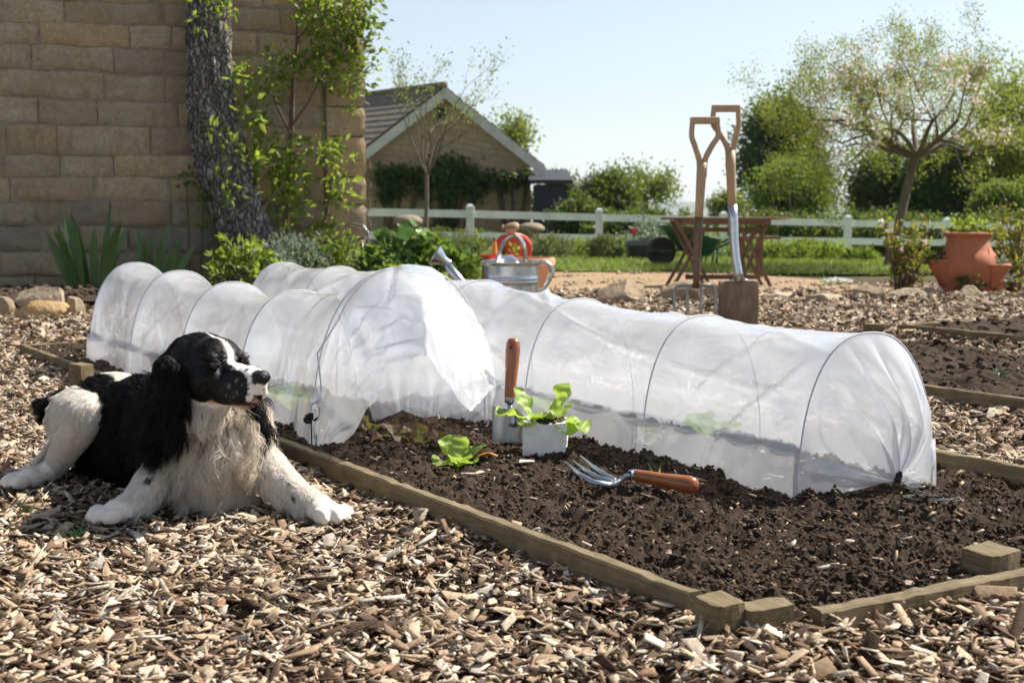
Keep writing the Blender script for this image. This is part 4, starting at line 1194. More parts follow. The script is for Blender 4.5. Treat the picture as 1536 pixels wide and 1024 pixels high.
# ================================================================ stones
M_ROCK = pm('grey_brown_rock', (.38, .285, .18), (.21, .155, .10), 9, .9, bump=.8, bscale=34, bdist=.012)
M_ROCKO = pm('ochre_rock', (.47, .27, .09), (.40, .29, .16), 7, .9, bump=.8, bscale=40, bdist=.01)
M_ROCKG = pm('pale_rock', (.44, .345, .235), (.30, .23, .15), 8, .9, bump=.8, bscale=34, bdist=.012)
def rock(px, py, F, w, h, label, seed, mat=M_ROCK, d=None, tilt=0, group='stones edging the beds', sharp=True):
    """px,py: middle of its foot in the photo; w,h in photo pixels"""
    rng = random.Random(seed)
    p = GT(px, py); F = p.y; s = F / FPX; g0 = gzf(p.x, F)
    W_, H_ = w * s, h * s; D_ = d or W_ * .6
    bm = bmesh.new(); bmesh.ops.create_icosphere(bm, subdivisions=4, radius=1)
    off = Vector([rng.uniform(-30, 30) for _ in range(3)])
    planes = [(Vector((rng.gauss(0, 1), rng.gauss(0, 1), rng.gauss(0, .7))).normalized(), rng.uniform(.5, .8)) for _ in range(13)]
    mb = MB(); vs = []
    M = Matrix.Rotation(tilt, 3, 'Y')
    for v in bm.verts:
        q = v.co.copy()
        for n_, k in planes:
            e = q.dot(n_) - k
            if e > 0: q -= n_ * e * .99
        q *= 1 + .05 * mnoise.noise(q * 2.2 + off) + .04 * mnoise.noise(q * 6 + off) + .02 * mnoise.noise(q * 15 + off)
        q = M @ Vector((q.x * W_ * .62, q.y * D_ * .62, q.z * H_ * .80))
        vs.append(Vector((p.x, F, g0 + H_ * .34)) + q)
    mb.add(vs, [[v.index for v in f.verts] for f in bm.faces]); bm.free()
    o = mb.build('rock', mat, loc=(p.x, F, g0), smooth=True, auto=22)
    return tag(o, label, 'rock', group)
rock(62, 482, 7.9, 86, 34, 'orange ochre rock lying in front of the grey brown one at the left', 1, M_ROCKO)
rock(62, 470, 8.5, 82, 46, 'grey brown rock with a hollow top behind the orange rock', 2, M_ROCKG, tilt=.12)
rock(112, 480, 8.1, 30, 34, 'dark rock tucked against the far end of the left tunnel', 3)
rock(4, 478, 8.2, 40, 30, 'dark grey rock cut by the left edge of the photo', 4)
rock(938, 458, 10.6, 86, 34, 'sloping wedge rock at the edge of the terrace left of the garden fork', 5, M_ROCK, tilt=-.28)
rock(1015, 456, 10.4, 80, 32, 'brown rock directly behind the garden fork tines', 6, tilt=-.15)
rock(1062, 452, 10.5, 34, 26, 'small stone behind the right fork tine', 7)
rock(870, 453, 10.8, 24, 10, 'tiny stone on the terrace edge left of the wedge rock', 8)
rock(1178, 456, 10.3, 60, 18, 'flat slab of stone just right of the spade blade', 9, M_ROCKG)
rock(1238, 457, 10.2, 72, 20, 'flat tan stone between the slab and the tall angular rock', 10, M_ROCKG)
rock(1300, 454, 10.2, 46, 34, 'tall angular rock below the russet shrub', 11, M_ROCK, tilt=.25)
rock(1358, 452, 10.2, 56, 18, 'low stone between the angular rock and the planter', 12, M_ROCKG)
rock(1402, 450, 10.1, 44, 18, 'square low stone at the left foot of the terracotta planter', 13, M_ROCK)
rock(1455, 450, 9.7, 50, 20, 'rounded grey stone in front of the terracotta planter', 14, M_ROCKG)
rock(1290, 455, 10.9, 26, 14, 'little stone behind the tall angular rock', 15)
rock(480, 425, 10.5, 30, 20, 'small rock half hidden in the border', 16) if False else None
rock(710, 415, 12.6, 60, 26, 'rough brown stone behind the watering can spout', 17)
rock(740, 416, 12.8, 34, 22, 'pale stone close to the left rim of the terracotta bowl', 18, M_ROCKG)

# staddle stones
M_STAD = pm('staddle_limestone', (.30, .24, .17), (.21, .165, .115), 9, .9, bump=.6)
def staddle(px, py, F, label):
    p = P(px, py, F); g0 = gzf(p.x, F); h = p.z - g0; r = thing('staddle_stone', label, 'staddle stone', (p.x, F, g0), 'mushroom shaped staddle stones')
    mb = MB(); mb.lathe([(.0, h), (.08, h - .004), (.15, h - .025), (.195, h - .07), (.20, h - .11), (.16, h - .135), (0, h - .145)], (p.x, F, g0), 24); mb.build('cap', M_STAD, r, smooth=True)
    mb = MB(); mb.lathe([(.11, h - .14), (.13, h * .5), (.17, -.05)], (p.x, F, g0), 14); mb.build('pillar', M_STAD, r, smooth=True)
staddle(797, 334, 21.0, 'mushroom shaped stone right of the child')
staddle(612, 322, 19.5, 'mushroom shaped stone behind the broad leaved plant')

# ================================================================ watering can
M_ZINC = None
t = NT('galvanised_zinc')
co = t.coord('Object')
n1 = t.noise(14, 4, .6, co); v = t.n('ShaderNodeTexVoronoi'); v.inputs['Scale'].default_value = 60; t.l(co, v.inputs['Vector'])
c = t.ramp(n1.outputs['Fac'], [(.35, (.50, .53, .55)), (.65, (.66, .68, .69))])
c = t.mix(.2, c, v.outputs['Color'], 'MULTIPLY')
bs = t.bsdf(c, .27, 1.0, .5, t.bump(n1.outputs['Fac'], .12, .01))
M_ZINC = t.done(bs.outputs[0])
WF = 6.9; s = WF / FPX
wc = P(765, 393, WF); H0 = wc.z; rb = 43 * s
can = thing('watering_can', 'galvanised metal watering can with arched handle behind the tunnels', 'watering can', (wc.x, WF, gzf(wc.x, WF)))
prof = [(rb * .98, 0), (rb * .98, .01)]
for z in np.linspace(.02, H0 - .012, 60):
    f = (H0 - z)
    rib = .0045 * (math.exp(-((f - .078) / .006) ** 2) + math.exp(-((f - .094) / .006) ** 2) + math.exp(-((f - .27) / .006) ** 2))
    prof.append((rb * (.985) + rib, z))
prof += [(rb * 1.0, H0 - .010), (rb * 1.035, H0 - .004), (rb * 1.03, H0 + .003), (rb * .96, H0 - .002), (rb * .95, H0 - .05), (0, H0 - .05)]
mb = MB(); mb.lathe(prof, (wc.x, WF, 0), 56); mb.build('body', M_ZINC, can, smooth=True, auto=50)
# half cover over the front of the mouth
mb = MB(); rows = []
for i in range(10):
    r_ = rb * .97 * (1 - i / 9.0); rows.append([Vector((wc.x + r_ * math.cos(a), WF + r_ * math.sin(a), H0 + .035 * math.sin(i / 9 * PI / 2) * (.6 + .4 * math.sin(-a)))) for a in np.linspace(PI * .62, PI * 1.62, 20)])
mb.grid(rows); mb.build('half_cover', M_ZINC, can, smooth=True, solid=.002)
def strap(pts, w, th, nrm):
    """a flat strap along pts"""
    m_ = MB(); rows = []
    for i, p in enumerate(pts):
        tg = (pts[min(i + 1, len(pts) - 1)] - pts[max(i - 1, 0)]).normalized(); nn = Vector(nrm); y = tg.cross(nn).normalized()
        rows.append([p + nn * w / 2 + y * th / 2, p + nn * w / 2 - y * th / 2, p - nn * w / 2 - y * th / 2, p - nn * w / 2 + y * th / 2, p + nn * w / 2 + y * th / 2])
    m_.grid(rows); return m_
hp = [P(x, y, WF) for x, y in ((748, 408), (747, 392), (748, 384), (752, 371), (758, 361), (766, 354.5), (774, 353.5), (781, 358), (786, 367), (788, 378), (788, 392), (788, 400))]
dv = Vector((.35, 1, 0)).normalized()
strap([p + Vector((0, -.13 + .24 * i / 11, 0)) for i, p in enumerate(hp)], .042, .007, dv).build('top_handle', M_ZINC, can, smooth=True, auto=60)
bh = [P(x, y, WF + .05) for x, y in ((804, 395), (812, 392.5), (820, 394), (826, 399), (829, 406), (827.5, 413), (822, 423), (815, 434), (807, 446))]
mb = MB(); mb.tube(bh, .011, 10); mb.build('back_handle', M_ZINC, can, smooth=True)
mb = MB(); mb.tube([P(728, 470, WF - .05), P(692, 425, WF - .05), P(666, 391, WF - .05)], [.032, .026, .019], 16); mb.build('spout', M_ZINC, can, smooth=True)
d = (P(655, 378, WF - .05) - P(692, 425, WF - .05)).normalized(); M = d.to_track_quat('Z', 'Y').to_matrix()
mb = MB(); mb.lathe([(.019, -.03), (.022, 0), (.05, .045), (.053, .05), (.05, .055), (.0, .062)], P(666, 391, WF - .05), 28, Matrix.Rotation(-.35, 3, 'Y') @ M); mb.build('rose', M_ZINC, can, smooth=True, auto=50)
mb = MB(); mb.tube([P(725, 396, WF - .05), P(735, 397, WF - .06), P(744, 394, WF - .1)], .008, 8); mb.build('lip', M_ZINC, can, smooth=True)
mb = MB(); mb.tube([P(692, 424, WF - .05), P(722, 421, WF - .02)], .006, 8); mb.build('brace', M_ZINC, can, smooth=True)

# ================================================================ terracotta bowl with the child behind
M_TERRA = pm('terracotta', (.47, .165, .075), (.36, .12, .055), 7, .8, bump=.35, bscale=60, bdist=.003)
M_TERRAP = pm('pale_terracotta', (.62, .36, .245), (.50, .27, .17), 6, .85, bump=.3, bscale=60, bdist=.003)
M_POTSOIL = M_SOIL
BF_ = 12.2; s = BF_ / FPX; bc = P(777, 387, BF_); g0 = gzf(bc.x, BF_)
bowl = thing('terracotta_bowl', 'wide pale terracotta bowl behind the watering can', 'plant pot', (bc.x, BF_, g0))
h = bc.z - g0; rr_ = 55 * s
mb = MB(); mb.lathe([(0, .0), (rr_ * .66, 0), (rr_ * .7, .02), (rr_ * .88, h - .085), (rr_ * .93, h - .075), (rr_ * 1.0, h - .06), (rr_ * 1.02, h - .02), (rr_ * 1.0, h), (rr_ * .93, h), (rr_ * .9, h - .05), (0, h - .06)], (bc.x, BF_, g0), 48)
mb.build('bowl', M_TERRAP, bowl, smooth=True, auto=45)
M_RED = pm('red_plastic', (.55, .03, .03), (.5, .025, .025), 10, .35, spec=.5, bump=.0)
M_ORANGE = pm('orange_plastic', (.62, .24, .02), (.55, .2, .02), 10, .4, spec=.5, bump=.0)
p = P(733, 383, BF_ - .1); mb = MB(); mb.lathe([(0, 0), (.07, 0), (.085, .035), (.08, .035), (.068, .006), (0, .006)], (p.x, p.y, bc.z - .004), 20); o = mb.build('toy_dish', M_RED, loc=(p.x, p.y, bc.z - .004), smooth=True, auto=40); tag(o, 'red plastic dish on the left rim of the terracotta bowl', 'toy')
p = P(742, 380, BF_ + .05)
cone = thing('toy_cone', 'orange pointed toy standing up beside the red dish', 'toy', (p.x, p.y, bc.z - .055))
mb = MB(); mb.lathe([(0, 0), (.035, 0), (.036, .03), (.026, .10), (.016, .18), (.011, .2)], (p.x, p.y, bc.z - .055), 20, close=True); mb.build('cone_body', M_ORANGE, cone, smooth=True, auto=40)
mb = MB(); mb.lathe([(.012, .2), (.013, .225), (.0, .232)], (p.x, p.y, bc.z - .055), 14); mb.build('tip', M_TWIGD, cone, smooth=True)
c_ = P(771, 378, BF_ - .05); clump('potted_seedling', 'yellow green seedling with a white flower in the terracotta bowl', 'plant', (c_.x, c_.y, c_.z), (.03, .03, .05), M_LEAF_Y, 5, 6, (.04, .07), 71, .4, .4, cl_r=.03, up=1)
# potted seedling roots in the bowl, not on the land
bpy.data.objects['potted_seedling'].location.z = bc.z - .06
for ch in bpy.data.objects['potted_seedling'].children: ch.location.z += gzf(c_.x, c_.y) - (bc.z - .06)

# ---- child: kneeling, back to us, head turned a little to the left
def skin_body(name, joints, edges, mat, loc, root=0, sub=2, parent=None, color_fn=None, res=None):
    me = bpy.data.meshes.new(name)
    off = Vector(loc) if parent is None else root_loc(parent)
    me.from_pydata([tuple(Vector(j[:3]) - off) for j in joints], edges, [])
    o = bpy.data.objects.new(name, me); COL.objects.link(o)
    if parent is None: o.location = loc
    else: o.parent = parent
    m = o.modifiers.new('skin', 'SKIN'); m.use_smooth_shade = True
    sv = me.skin_vertices[0].data if me.skin_vertices else None
    if sv is None:
        bm = bmesh.new(); bm.from_mesh(me); bm.verts.layers.skin.verify(); bm.to_mesh(me); bm.free(); sv = me.skin_vertices[0].data
    for i, j in enumerate(joints):
        r_ = j[3] if hasattr(j[3], '__len__') else (j[3], j[3])
        sv[i].radius = r_; sv[i].use_root = (i == root)
    m2 = o.modifiers.new('sub', 'SUBSURF'); m2.levels = sub; m2.render_levels = sub
    dg = bpy.context.evaluated_depsgraph_get(); dg.update()
    nm = bpy.data.meshes.new_from_object(o.evaluated_get(dg))
    o.modifiers.clear(); o.data = nm
    nm.materials.clear(); nm.materials.append(mat)
    nm.polygons.foreach_set('use_smooth', [True] * len(nm.polygons))
    return o
M_SKIN = pm('fair_skin', (.62, .36, .26), (.55, .30, .21), 8, .55, bump=.1)
M_HAIRB = pm('blond_hair', (.36, .25, .13), (.22, .14, .07), 40, .6, bump=.8, bscale=150, stretch=(1, 1, .25), bdist=.004)
M_TSHIRT = pm('red_cotton', (.58, .085, .045), (.5, .06, .035), 9, .85, bump=.4, bscale=30, bdist=.01)
M_SHORT = pm('dark_cotton', (.06, .065, .09), (.05, .05, .07), 9, .85, bump=.3)
CF = 13.2; s = CF / FPX
cp = P(773, 0, CF); cx = cp.x; g0 = gzf(cx, CF)
Z = lambda y: P(773, y, CF).z
X_ = lambda x: P(x, 340, CF).x
hz, hx = Z(341), X_(765)
J = [(cx, CF, g0 + .20, (.085, .075)),            # 0 pelvis
     (cx + .0, CF - .01, g0 + .30, (.085, .07)), (cx - .0, CF - .015, g0 + .38, (.098, .072)),
     (X_(771), CF, Z(354), (.06, .05)), (X_(769), CF, Z(351), (.035, .037)),   # 3 upper chest 4 neck
     (X_(767), CF + .01, hz - .01, (.066, .07)), (hx, CF + .01, hz + .03, (.066, .072)),   # 5,6 head
     (X_(754), CF, Z(359), .038), (X_(744), CF - .01, Z(370), .028), (X_(747), CF + .12, Z(383), .021), (X_(752), CF + .2, Z(388), .018),   # left arm
     (X_(786), CF, Z(359), .038), (X_(795), CF - .01, Z(371), .03), (X_(793), CF + .11, Z(384), .022), (X_(785), CF + .2, Z(388), .018),  # right arm
     (cx - .08, CF + .03, g0 + .15, .06), (cx - .10, CF + .22, g0 + .06, .048), (cx - .09, CF - .02, g0 + .045, .032), (cx - .09, CF - .12, g0 + .03, .022),
     (cx + .08, CF + .03, g0 + .15, .06), (cx + .10, CF + .22, g0 + .06, .048), (cx + .09, CF - .02, g0 + .045, .032), (cx + .09, CF - .12, g0 + .03, .022)]
E = [(0, 1), (1, 2), (2, 3), (3, 4), (4, 5), (5, 6), (3, 7), (7, 8), (8, 9), (9, 10), (3, 11), (11, 12), (12, 13), (13, 14), (0, 15), (15, 16), (16, 17), (17, 18), (0, 19), (19, 20), (20, 21), (21, 22)]
child = skin_body('person', J, E, M_SKIN, (cx, CF, g0)); tag(child, 'small blond child in a red top kneeling with back to us', 'person')
# clothes and hair follow the body
def shell(o, name, mat, keep, thick, parent):
    bm = bmesh.new(); bm.from_mesh(o.data)
    kill = [f for f in bm.faces if not keep(f.calc_center_median() + Vector(o.location))]
    bmesh.ops.delete(bm, geom=kill, context='FACES')
    for v in bm.verts:
        q = v.co + Vector(o.location)
        v.co += v.normal * thick * (1 + .25 * mnoise.noise(q * 25))
    me = bpy.data.meshes.new(name); bm.to_mesh(me); bm.free()
    me.materials.append(mat); c = bpy.data.objects.new(name, me); COL.objects.link(c); c.parent = parent
    me.polygons.foreach_set('use_smooth', [True] * len(me.polygons))
    return c
shell(child, 'red_top', M_TSHIRT, lambda q: g0 + .17 < q.z < Z(353.5) and abs(q.x - X_(770)) < .165 and q.y < CF + .075, .009, child)
shell(child, 'shorts', M_SHORT, lambda q: g0 + .09 < q.z < g0 + .2 and q.y < CF + .16, .01, child)
hair = shell(child, 'hair', M_HAIRB, lambda q: q.z > hz - .012 + .3 * max(0, q.y - CF - .02) and q.z > Z(346), .014, child)
for sx in (-1, 1):
    for f in range(4):
        pass
ear = MB(); ear.blob((hx - .066, CF + .005, hz - .0), (.012, .02, .026), random.Random(1), 2, .05); ear.build('ear', M_SKIN, child, smooth=True)
ear = MB(); ear.blob((hx + .068, CF + .005, hz - .0), (.012, .02, .026), random.Random(2), 2, .05); ear.build('ear', M_SKIN, child, smooth=True)

# ================================================================ spade and fork
M_ASH = pm('ash_handle', (.50, .34, .20), (.40, .26, .145), 30, .5, stretch=(1, 1, .08), bump=.2)
M_STEEL = pm('worn_steel', (.55, .58, .6), (.44, .47, .5), 40, .3, 1.0, bump=.15)
M_STEELD = pm('dull_steel', (.36, .36, .35), (.26, .25, .24), 40, .42, 1.0, bump=.25)
M_MUDDY = pm('muddy_blade', (.15, .10, .065), (.34, .255, .18), 11, stretch=(1, 1, .35), rough=.85, metal=.0, bump=.9, bscale=60, bdist=.006, stops=(.4, .7))
SF = 6.75
def yd(px_l, px_r, y_top, y_join, px_s, F, half_w, mats, root):
    """wooden YD handle: two arms splaying from the shaft, joined by a grip"""
    tl, tr = P(px_l, y_top + 5, F), P(px_r, y_top + 5, F); j = P(px_s, y_join, F)
    mb = MB(); mb.bar(tl + Vector((-.012, 0, .0)), tr + Vector((.012, 0, 0)), .03, .034, (0, 0, 1)); mb.build('grip', M_ASH, root, bevel=.008)
    for t_, sg in ((tl, -1), (tr, 1)):
        m1 = t_ + Vector((sg * .004, 0, -.07)); m2 = t_.lerp(j, .55) + Vector((sg * .014, 0, 0))
        m3 = j + Vector((sg * .014, 0, .03)); m4 = j + Vector((sg * .008, 0, -.05))
        a = [t_, m1, m2, m3, m4]; fine = []
        for i in range(len(a) - 1):
            for k in range(6):
                f = k / 6; p0, p1, p2, p3 = a[max(i - 1, 0)], a[i], a[i + 1], a[min(i + 2, len(a) - 1)]
                fine.append(.5 * ((2 * p1) + (p2 - p0) * f + (2 * p0 - 5 * p1 + 4 * p2 - p3) * f * f + (3 * p1 - p0 - 3 * p2 + p3) * f ** 3))
        fine.append(a[-1])
        m_ = MB(); m_.tube(fine, [.0125 + .003 * i / len(fine) for i in range(len(fine))], 10); m_.build('yoke_arm', M_ASH, root, smooth=True)
base = P(1106, 512, SF); g0 = gzf(base.x, SF)
spade = thing('spade', 'tall spade with wooden handle and muddy rectangular blade, standing upright in the chips', 'spade', (base.x, SF, g0))
yd(1071, 1107, 158, 232, 1095.5, SF, 0, None, spade)
mb = MB(); mb.tube([P(x, y, SF) for x, y in ((1095.5, 226), (1096, 250), (1097.5, 290), (1099, 318))], [.024, .0235, .021, .0205], 14); mb.build('shaft', M_ASH, spade, smooth=True)
mb = MB(); mb.tube([P(x, y, SF - .004 - .004 * k) for k, (x, y) in enumerate(((1098.8, 308), (1100, 330), (1101, 360), (1103, 385), (1107, 408), (1109, 420)))], [.0225, .0225, .0215, .0215, .021, .024], 14)
mb.build('socket', M_STEEL, spade, smooth=True)
mb = MB(); rows = []
for i in range(14):
    f = i / 13; y = 421 + f * 100
    row = []
    for k in range(13):
        u = k / 12; x = 1077 + 60 * u
        d_ = .02 * (4 * (u - .5) ** 2) - .02 * f
        row.append(P(x + (2 if f > .9 else 0) * (0.5 - u), y + 7 * f * (1 - 4 * (u - .5) ** 2) + (1.5 * math.sin(k * 1.3) if 0 < i < 2 else 0), SF) + Vector((0, -d_, 0)))
    rows.append(row)
mb.grid(rows); mb.build('blade', M_MUDDY, spade, smooth=True, solid=.004)
for sg in (-1, 1):
    mb = MB(); a = P(1109 + sg * 5, 419.5, SF); b_ = P(1109 + sg * 14, 421.5, SF); mb.tube([a, b_], [.012, .004], 8); mb.build('tread', M_STEEL, spade, smooth=True)
FF = 6.7
base = P(1043, 512, FF)
fork = thing('garden_fork', 'upright garden fork with wooden handle and four steel tines, left of the spade', 'garden fork', (base.x, FF, gzf(base.x, FF)))
yd(1039, 1076, 176, 250, 1053, FF, 0, None, fork)
mb = MB(); mb.tube([P(x, y, FF) for x, y in ((1053, 244), (1051.5, 270), (1049.5, 305), (1048, 330))], [.0235, .0225, .0205, .0195], 14); mb.build('shaft', M_ASH, fork, smooth=True)
M_BROWNP = pm('bronzed_socket', (.20, .13, .085), (.13, .08, .055), 30, .5, .4, bump=.3)
mb = MB(); mb.tube([P(x, y, FF - .003 * k) for k, (x, y) in enumerate(((1048.3, 326), (1047.2, 345), (1046, 375), (1045, 405), (1044, 432)))], [.0215, .0205, .0195, .0185, .014], 14); mb.build('socket', M_BROWNP, fork, smooth=True)
for k, (x0, x1) in enumerate(((1018, 1011.5), (1034, 1031.5), (1055, 1052), (1071, 1073.5))):
    sg = -1 if k in (0, 1) else 1
    if k in (0, 3): pts = [P(1044, 429, FF), P(1044 + sg * 12, 427.5, FF), P(1044 + sg * 25, 428.5, FF), P(x1 - sg * 1.5, 432, FF), P(x1, 440, FF), P(x1 - sg * .3, 475, FF - .01), P(x1 - sg * .6, 518, FF - .03)]
    else: pts = [P(1044, 430, FF), P(1044 + sg * 8, 429.5, FF), P(x1 + sg * 0, 436, FF), P(x1 - .6, 445, FF), P(x1 - .9, 478, FF - .01), P(x1 - 1.2, 518, FF - .03)]
    mb = MB(); mb.tube(pts, [.011, .0095, .0085, .0078, .0075, .0068, .004][:len(pts)], 10); mb.build('tine', M_STEELD, fork, smooth=True)

# ================================================================ garden table, bench, wheelbarrow, planter
M_TEAK = pm('teak', (.17, .095, .055), (.11, .062, .038), 12, .6, stretch=(.12, 1, 1), bump=.3)
TF = 13.4; s = TF / FPX
tc = P(1087, 326, TF); g0 = gzf(tc.x, TF)
table = thing('garden_table', 'oval folding garden table of brown wood on crossed legs', 'table', (tc.x, TF, g0))
ztop = tc.z
for k in range(9):                                        # slats of the top
    y0 = -.36 + k * .08 + .003; y1 = y0 + .074
    mb = MB(); poly = []
    ex = lambda y: .60 * math.sqrt(max(.02, 1 - (y / .40) ** 2))
    up_ = [( -ex(y), y) for y in np.linspace(y0, y1, 5)] + [(ex(y), y) for y in np.linspace(y1, y0, 5)]
    mb.prism([(tc.x + x, TF + y, ztop - .022) for x, y in up_], (0, 0, .022)); mb.build('top_slat', M_TEAK, table)
for u in (-.42, .33):
    mb = MB(); mb.bar((tc.x + u, TF - .34, ztop - .045), (tc.x + u, TF + .34, ztop - .045), .045, .035); mb.build('top_batten', M_TEAK, table)
for y_ in (-.3, .3):
    mb = MB(); mb.bar((tc.x - .44, TF + y_, ztop - .04), (tc.x + .38, TF + y_, ztop - .04), .022, .05); mb.build('apron', M_TEAK, table)
def pt(x, y, dy): q_ = P(x, y, TF + dy); return q_
legs = [((1015, 331), (1068, 430), -.27), ((1066, 331), (1008, 431), -.22), ((1112, 345), (1158, 431), -.27), ((1154, 331), (1106, 429), -.22)]
for dy0 in (0, .5):
    for (a, b_, dy) in legs:
        pa = P(a[0], a[1], TF - .25); pb = P(b_[0], b_[1], TF - .25)
        pb.z = gzf(pb.x, TF) + .0; pa.z = min(pa.z, ztop - .03)
        off = Vector((0, .25 + dy + dy0 + (.05 if dy > -.25 else 0) * 0, 0))
        mb = MB(); mb.bar(pa + off, pb + off, .028, .045, (0, 1, 0)); mb.build('leg', M_TEAK, table)
for (x0, x1, y_) in ((1024, 1150, 345), (1032, 1146, 417)):
    a, b_ = P(x0, y_, TF - .2), P(x1, y_, TF - .2)
    mb = MB(); mb.bar(a + Vector((0, .2, 0)), b_ + Vector((0, .2, 0)), .03, .042); mb.build('stretcher', M_TEAK, table)
# bench behind
QF = 15.2; a, b_ = P(1104, 356, QF), P(1168, 357, QF); g0 = gzf(a.x, QF)
bench = thing('garden_bench', 'low wooden bench whose plank seat shows behind the right table legs', 'bench', ((a.x + b_.x) / 2, QF, g0))
mb = MB(); mb.box(((a.x + b_.x) / 2, QF, a.z), (b_.x - a.x, .28, .03)); mb.build('seat', M_TEAK, bench)
for x in (a.x + .06, b_.x - .2):
    for y_ in (-.1, .1):
        mb = MB(); mb.bar((x, QF + y_, a.z - .015), (x, QF + y_, g0), .035, .035); mb.build('leg', M_TEAK, bench)
# wheelbarrow
BWF = 18.0; s = BWF / FPX
M_GREENP = pm('green_paint', (.02, .085, .042), (.016, .065, .034), 14, .4, spec=.5, bump=.1)
M_RUBBER = pm('black_rubber', (.02, .02, .022), (.045, .043, .04), 16, .8, bump=.3)
wb0 = P(1040, 400, BWF); g0 = gzf(wb0.x, BWF) + .03
wb = thing('wheelbarrow', 'green metal wheelbarrow with a fat black tyre behind the garden table', 'wheelbarrow', (wb0.x, BWF, g0))
rim = [P(989, 338, BWF), P(1078, 358, BWF), P(1062, 383, BWF), P(1021, 376, BWF)]
mb = MB()
def tubq(f): return [rim[0].lerp(rim[3], f), rim[1].lerp(rim[2], f)]
rows = []
for f in (0, .25, .5, .75, 1):
    a, b_ = tubq(f); hw_ = .31 - .12 * f; r_ = .06
    rows.append([a + Vector((r_, -hw_, 0)), b_ + Vector((-r_, -hw_, 0)), b_ + Vector((0, -hw_ + r_, 0)), b_ + Vector((0, hw_ - r_, 0)), b_ + Vector((-r_, hw_, 0)), a + Vector((r_, hw_, 0)), a + Vector((0, hw_ - r_, 0)), a + Vector((0, -hw_ + r_, 0)), a + Vector((r_, -hw_, 0))])
mb.grid(rows); b0 = len(mb.v) - 9; mb.f.append(tuple(range(b0, b0 + 8)))
mb.build('tub', M_GREENP, wb, solid=.006, smooth=True, auto=40)
mb = MB(); mb.tube(rows[0], .011, 8); mb.build('rim', M_GREENP, wb, smooth=True)
wcn = P(992, 379, BWF); rw = 22 * s; wcn.z = g0 + rw
prof = [(rw - .075, -.035), (rw - .06, -.05), (rw - .03, -.055), (rw - .008, -.04), (rw, -.012), (rw, .012), (rw - .008, .04), (rw - .03, .055), (rw - .06, .05), (rw - .075, .035), (rw - .075, -.035)]
MX = Matrix.Rotation(PI / 2, 3, 'X')
wh = MB(); wh.lathe(prof, wcn, 36, MX); who = wh.build('wheel', M_RUBBER, wb, smooth=True)
hb = MB(); hb.lathe([(0, -.03), (rw - .085, -.028), (rw - .072, -.034), (rw - .072, .034), (rw - .085, .028), (0, .03)], wcn, 28, MX); hb.build('rim_disc', M_RUBBER, who, smooth=True, auto=40)
for y_ in (-.13, .13):
    mb = MB(); mb.tube([wcn + Vector((-.16, y_ * .65, .02)), wcn + Vector((0, y_ * .65, 0)), P(1022, 374, BWF) + Vector((0, y_, 0)), P(1060, 378, BWF) + Vector((0, y_ * 1.5, 0)), P(1095, 360, BWF) + Vector((0, y_ * 2, 0)), P(1120, 352, BWF) + Vector((0, y_ * 2.1, 0))], .015, 8); mb.build('handle', M_GREENP, wb, smooth=True)
    mb = MB(); q_ = P(1058, 380, BWF) + Vector((0, y_ * 1.4, 0)); mb.tube([q_, Vector((q_.x - .05, q_.y, g0 - .03)), Vector((q_.x + .1, q_.y, g0 - .03)), q_ + Vector((.14, 0, .05))], .013, 8); mb.build('leg', M_GREENP, wb, smooth=True)
# black planter
PF = 20.5; a, b_ = P(940, 361, PF), P(1000, 361, PF); g0 = gzf(a.x, PF) + .03
M_BLACKPL = pm('black_plastic', (.02, .02, .024), (.03, .03, .034), 10, .55, bump=.1)
pl = thing('planter_box', 'square black planter beside the wheelbarrow tyre', 'planter', ((a.x + b_.x) / 2, PF, g0))
w_ = b_.x - a.x; hh = a.z - g0; cx_ = (a.x + b_.x) / 2
mb = MB()
for (k0, k1, z0_, z1_) in ((.44, .49, 0, hh - .06), ):
    r0 = [Vector((cx_ + sx * w_ * k0, PF + sy * w_ * k0, g0 + z0_)) for sx, sy in ((-1, -1), (1, -1), (1, 1), (-1, 1), (-1, -1))]
    r1 = [Vector((cx_ + sx * w_ * k1, PF + sy * w_ * k1, g0 + z1_)) for sx, sy in ((-1, -1), (1, -1), (1, 1), (-1, 1), (-1, -1))]
    mb.grid([r0, r1])
mb.build('box', M_BLACKPL, pl, solid=.012)
M_GREYPL = pm('grey_rim', (.10, .11, .13), (.12, .13, .15), 10, .5, bump=.1)
mb = MB()
for sx, sy, lx, ly in ((0, -1, 1.04, .05), (0, 1, 1.04, .05), (-1, 0, .05, .94), (1, 0, .05, .94)):
    mb.box((cx_ + sx * w_ * .495, PF + sy * w_ * .495, g0 + hh - .03), (w_ * lx, w_ * ly, .06))
mb.build('rim', M_GREYPL, pl)
mb = MB(); mb.box((cx_, PF, g0 + hh - .1), (w_ * .93, w_ * .93, .05)); mb.build('compost', M_SOIL, pl)
def potplant(name, label, cat, c, r, mat, ncl, per, size, seed, base_z, **kw):
    o = clump(name, label, cat, c, r, mat, ncl, per, size, seed, **kw)
    dz = base_z - o.location.z
    o.location.z += dz
    for ch in o.children: ch.location.z -= dz
    return o
fp = potplant('flowering_plant', 'pale leaved plant with a red flower growing in the black planter', 'plant', (cx_ + .02, PF, g0 + hh + .14), (.24, .2, .17), M_LEAF_S, 24, 14, (.05, .09), 81, g0 + hh - .08, shell=.4, cl_r=.07, stems=6)
q_ = P(951, 347, PF - .2); mb = MB()
for k in range(8):
    a = k / 8 * 2 * PI; mb.blob(q_ + Vector((.03 * math.cos(a), -.01, .03 * math.sin(a))), (.024, .012, .024), random.Random(k), 1, .1)
mb.build('red_flower', M_RED, fp, smooth=True)

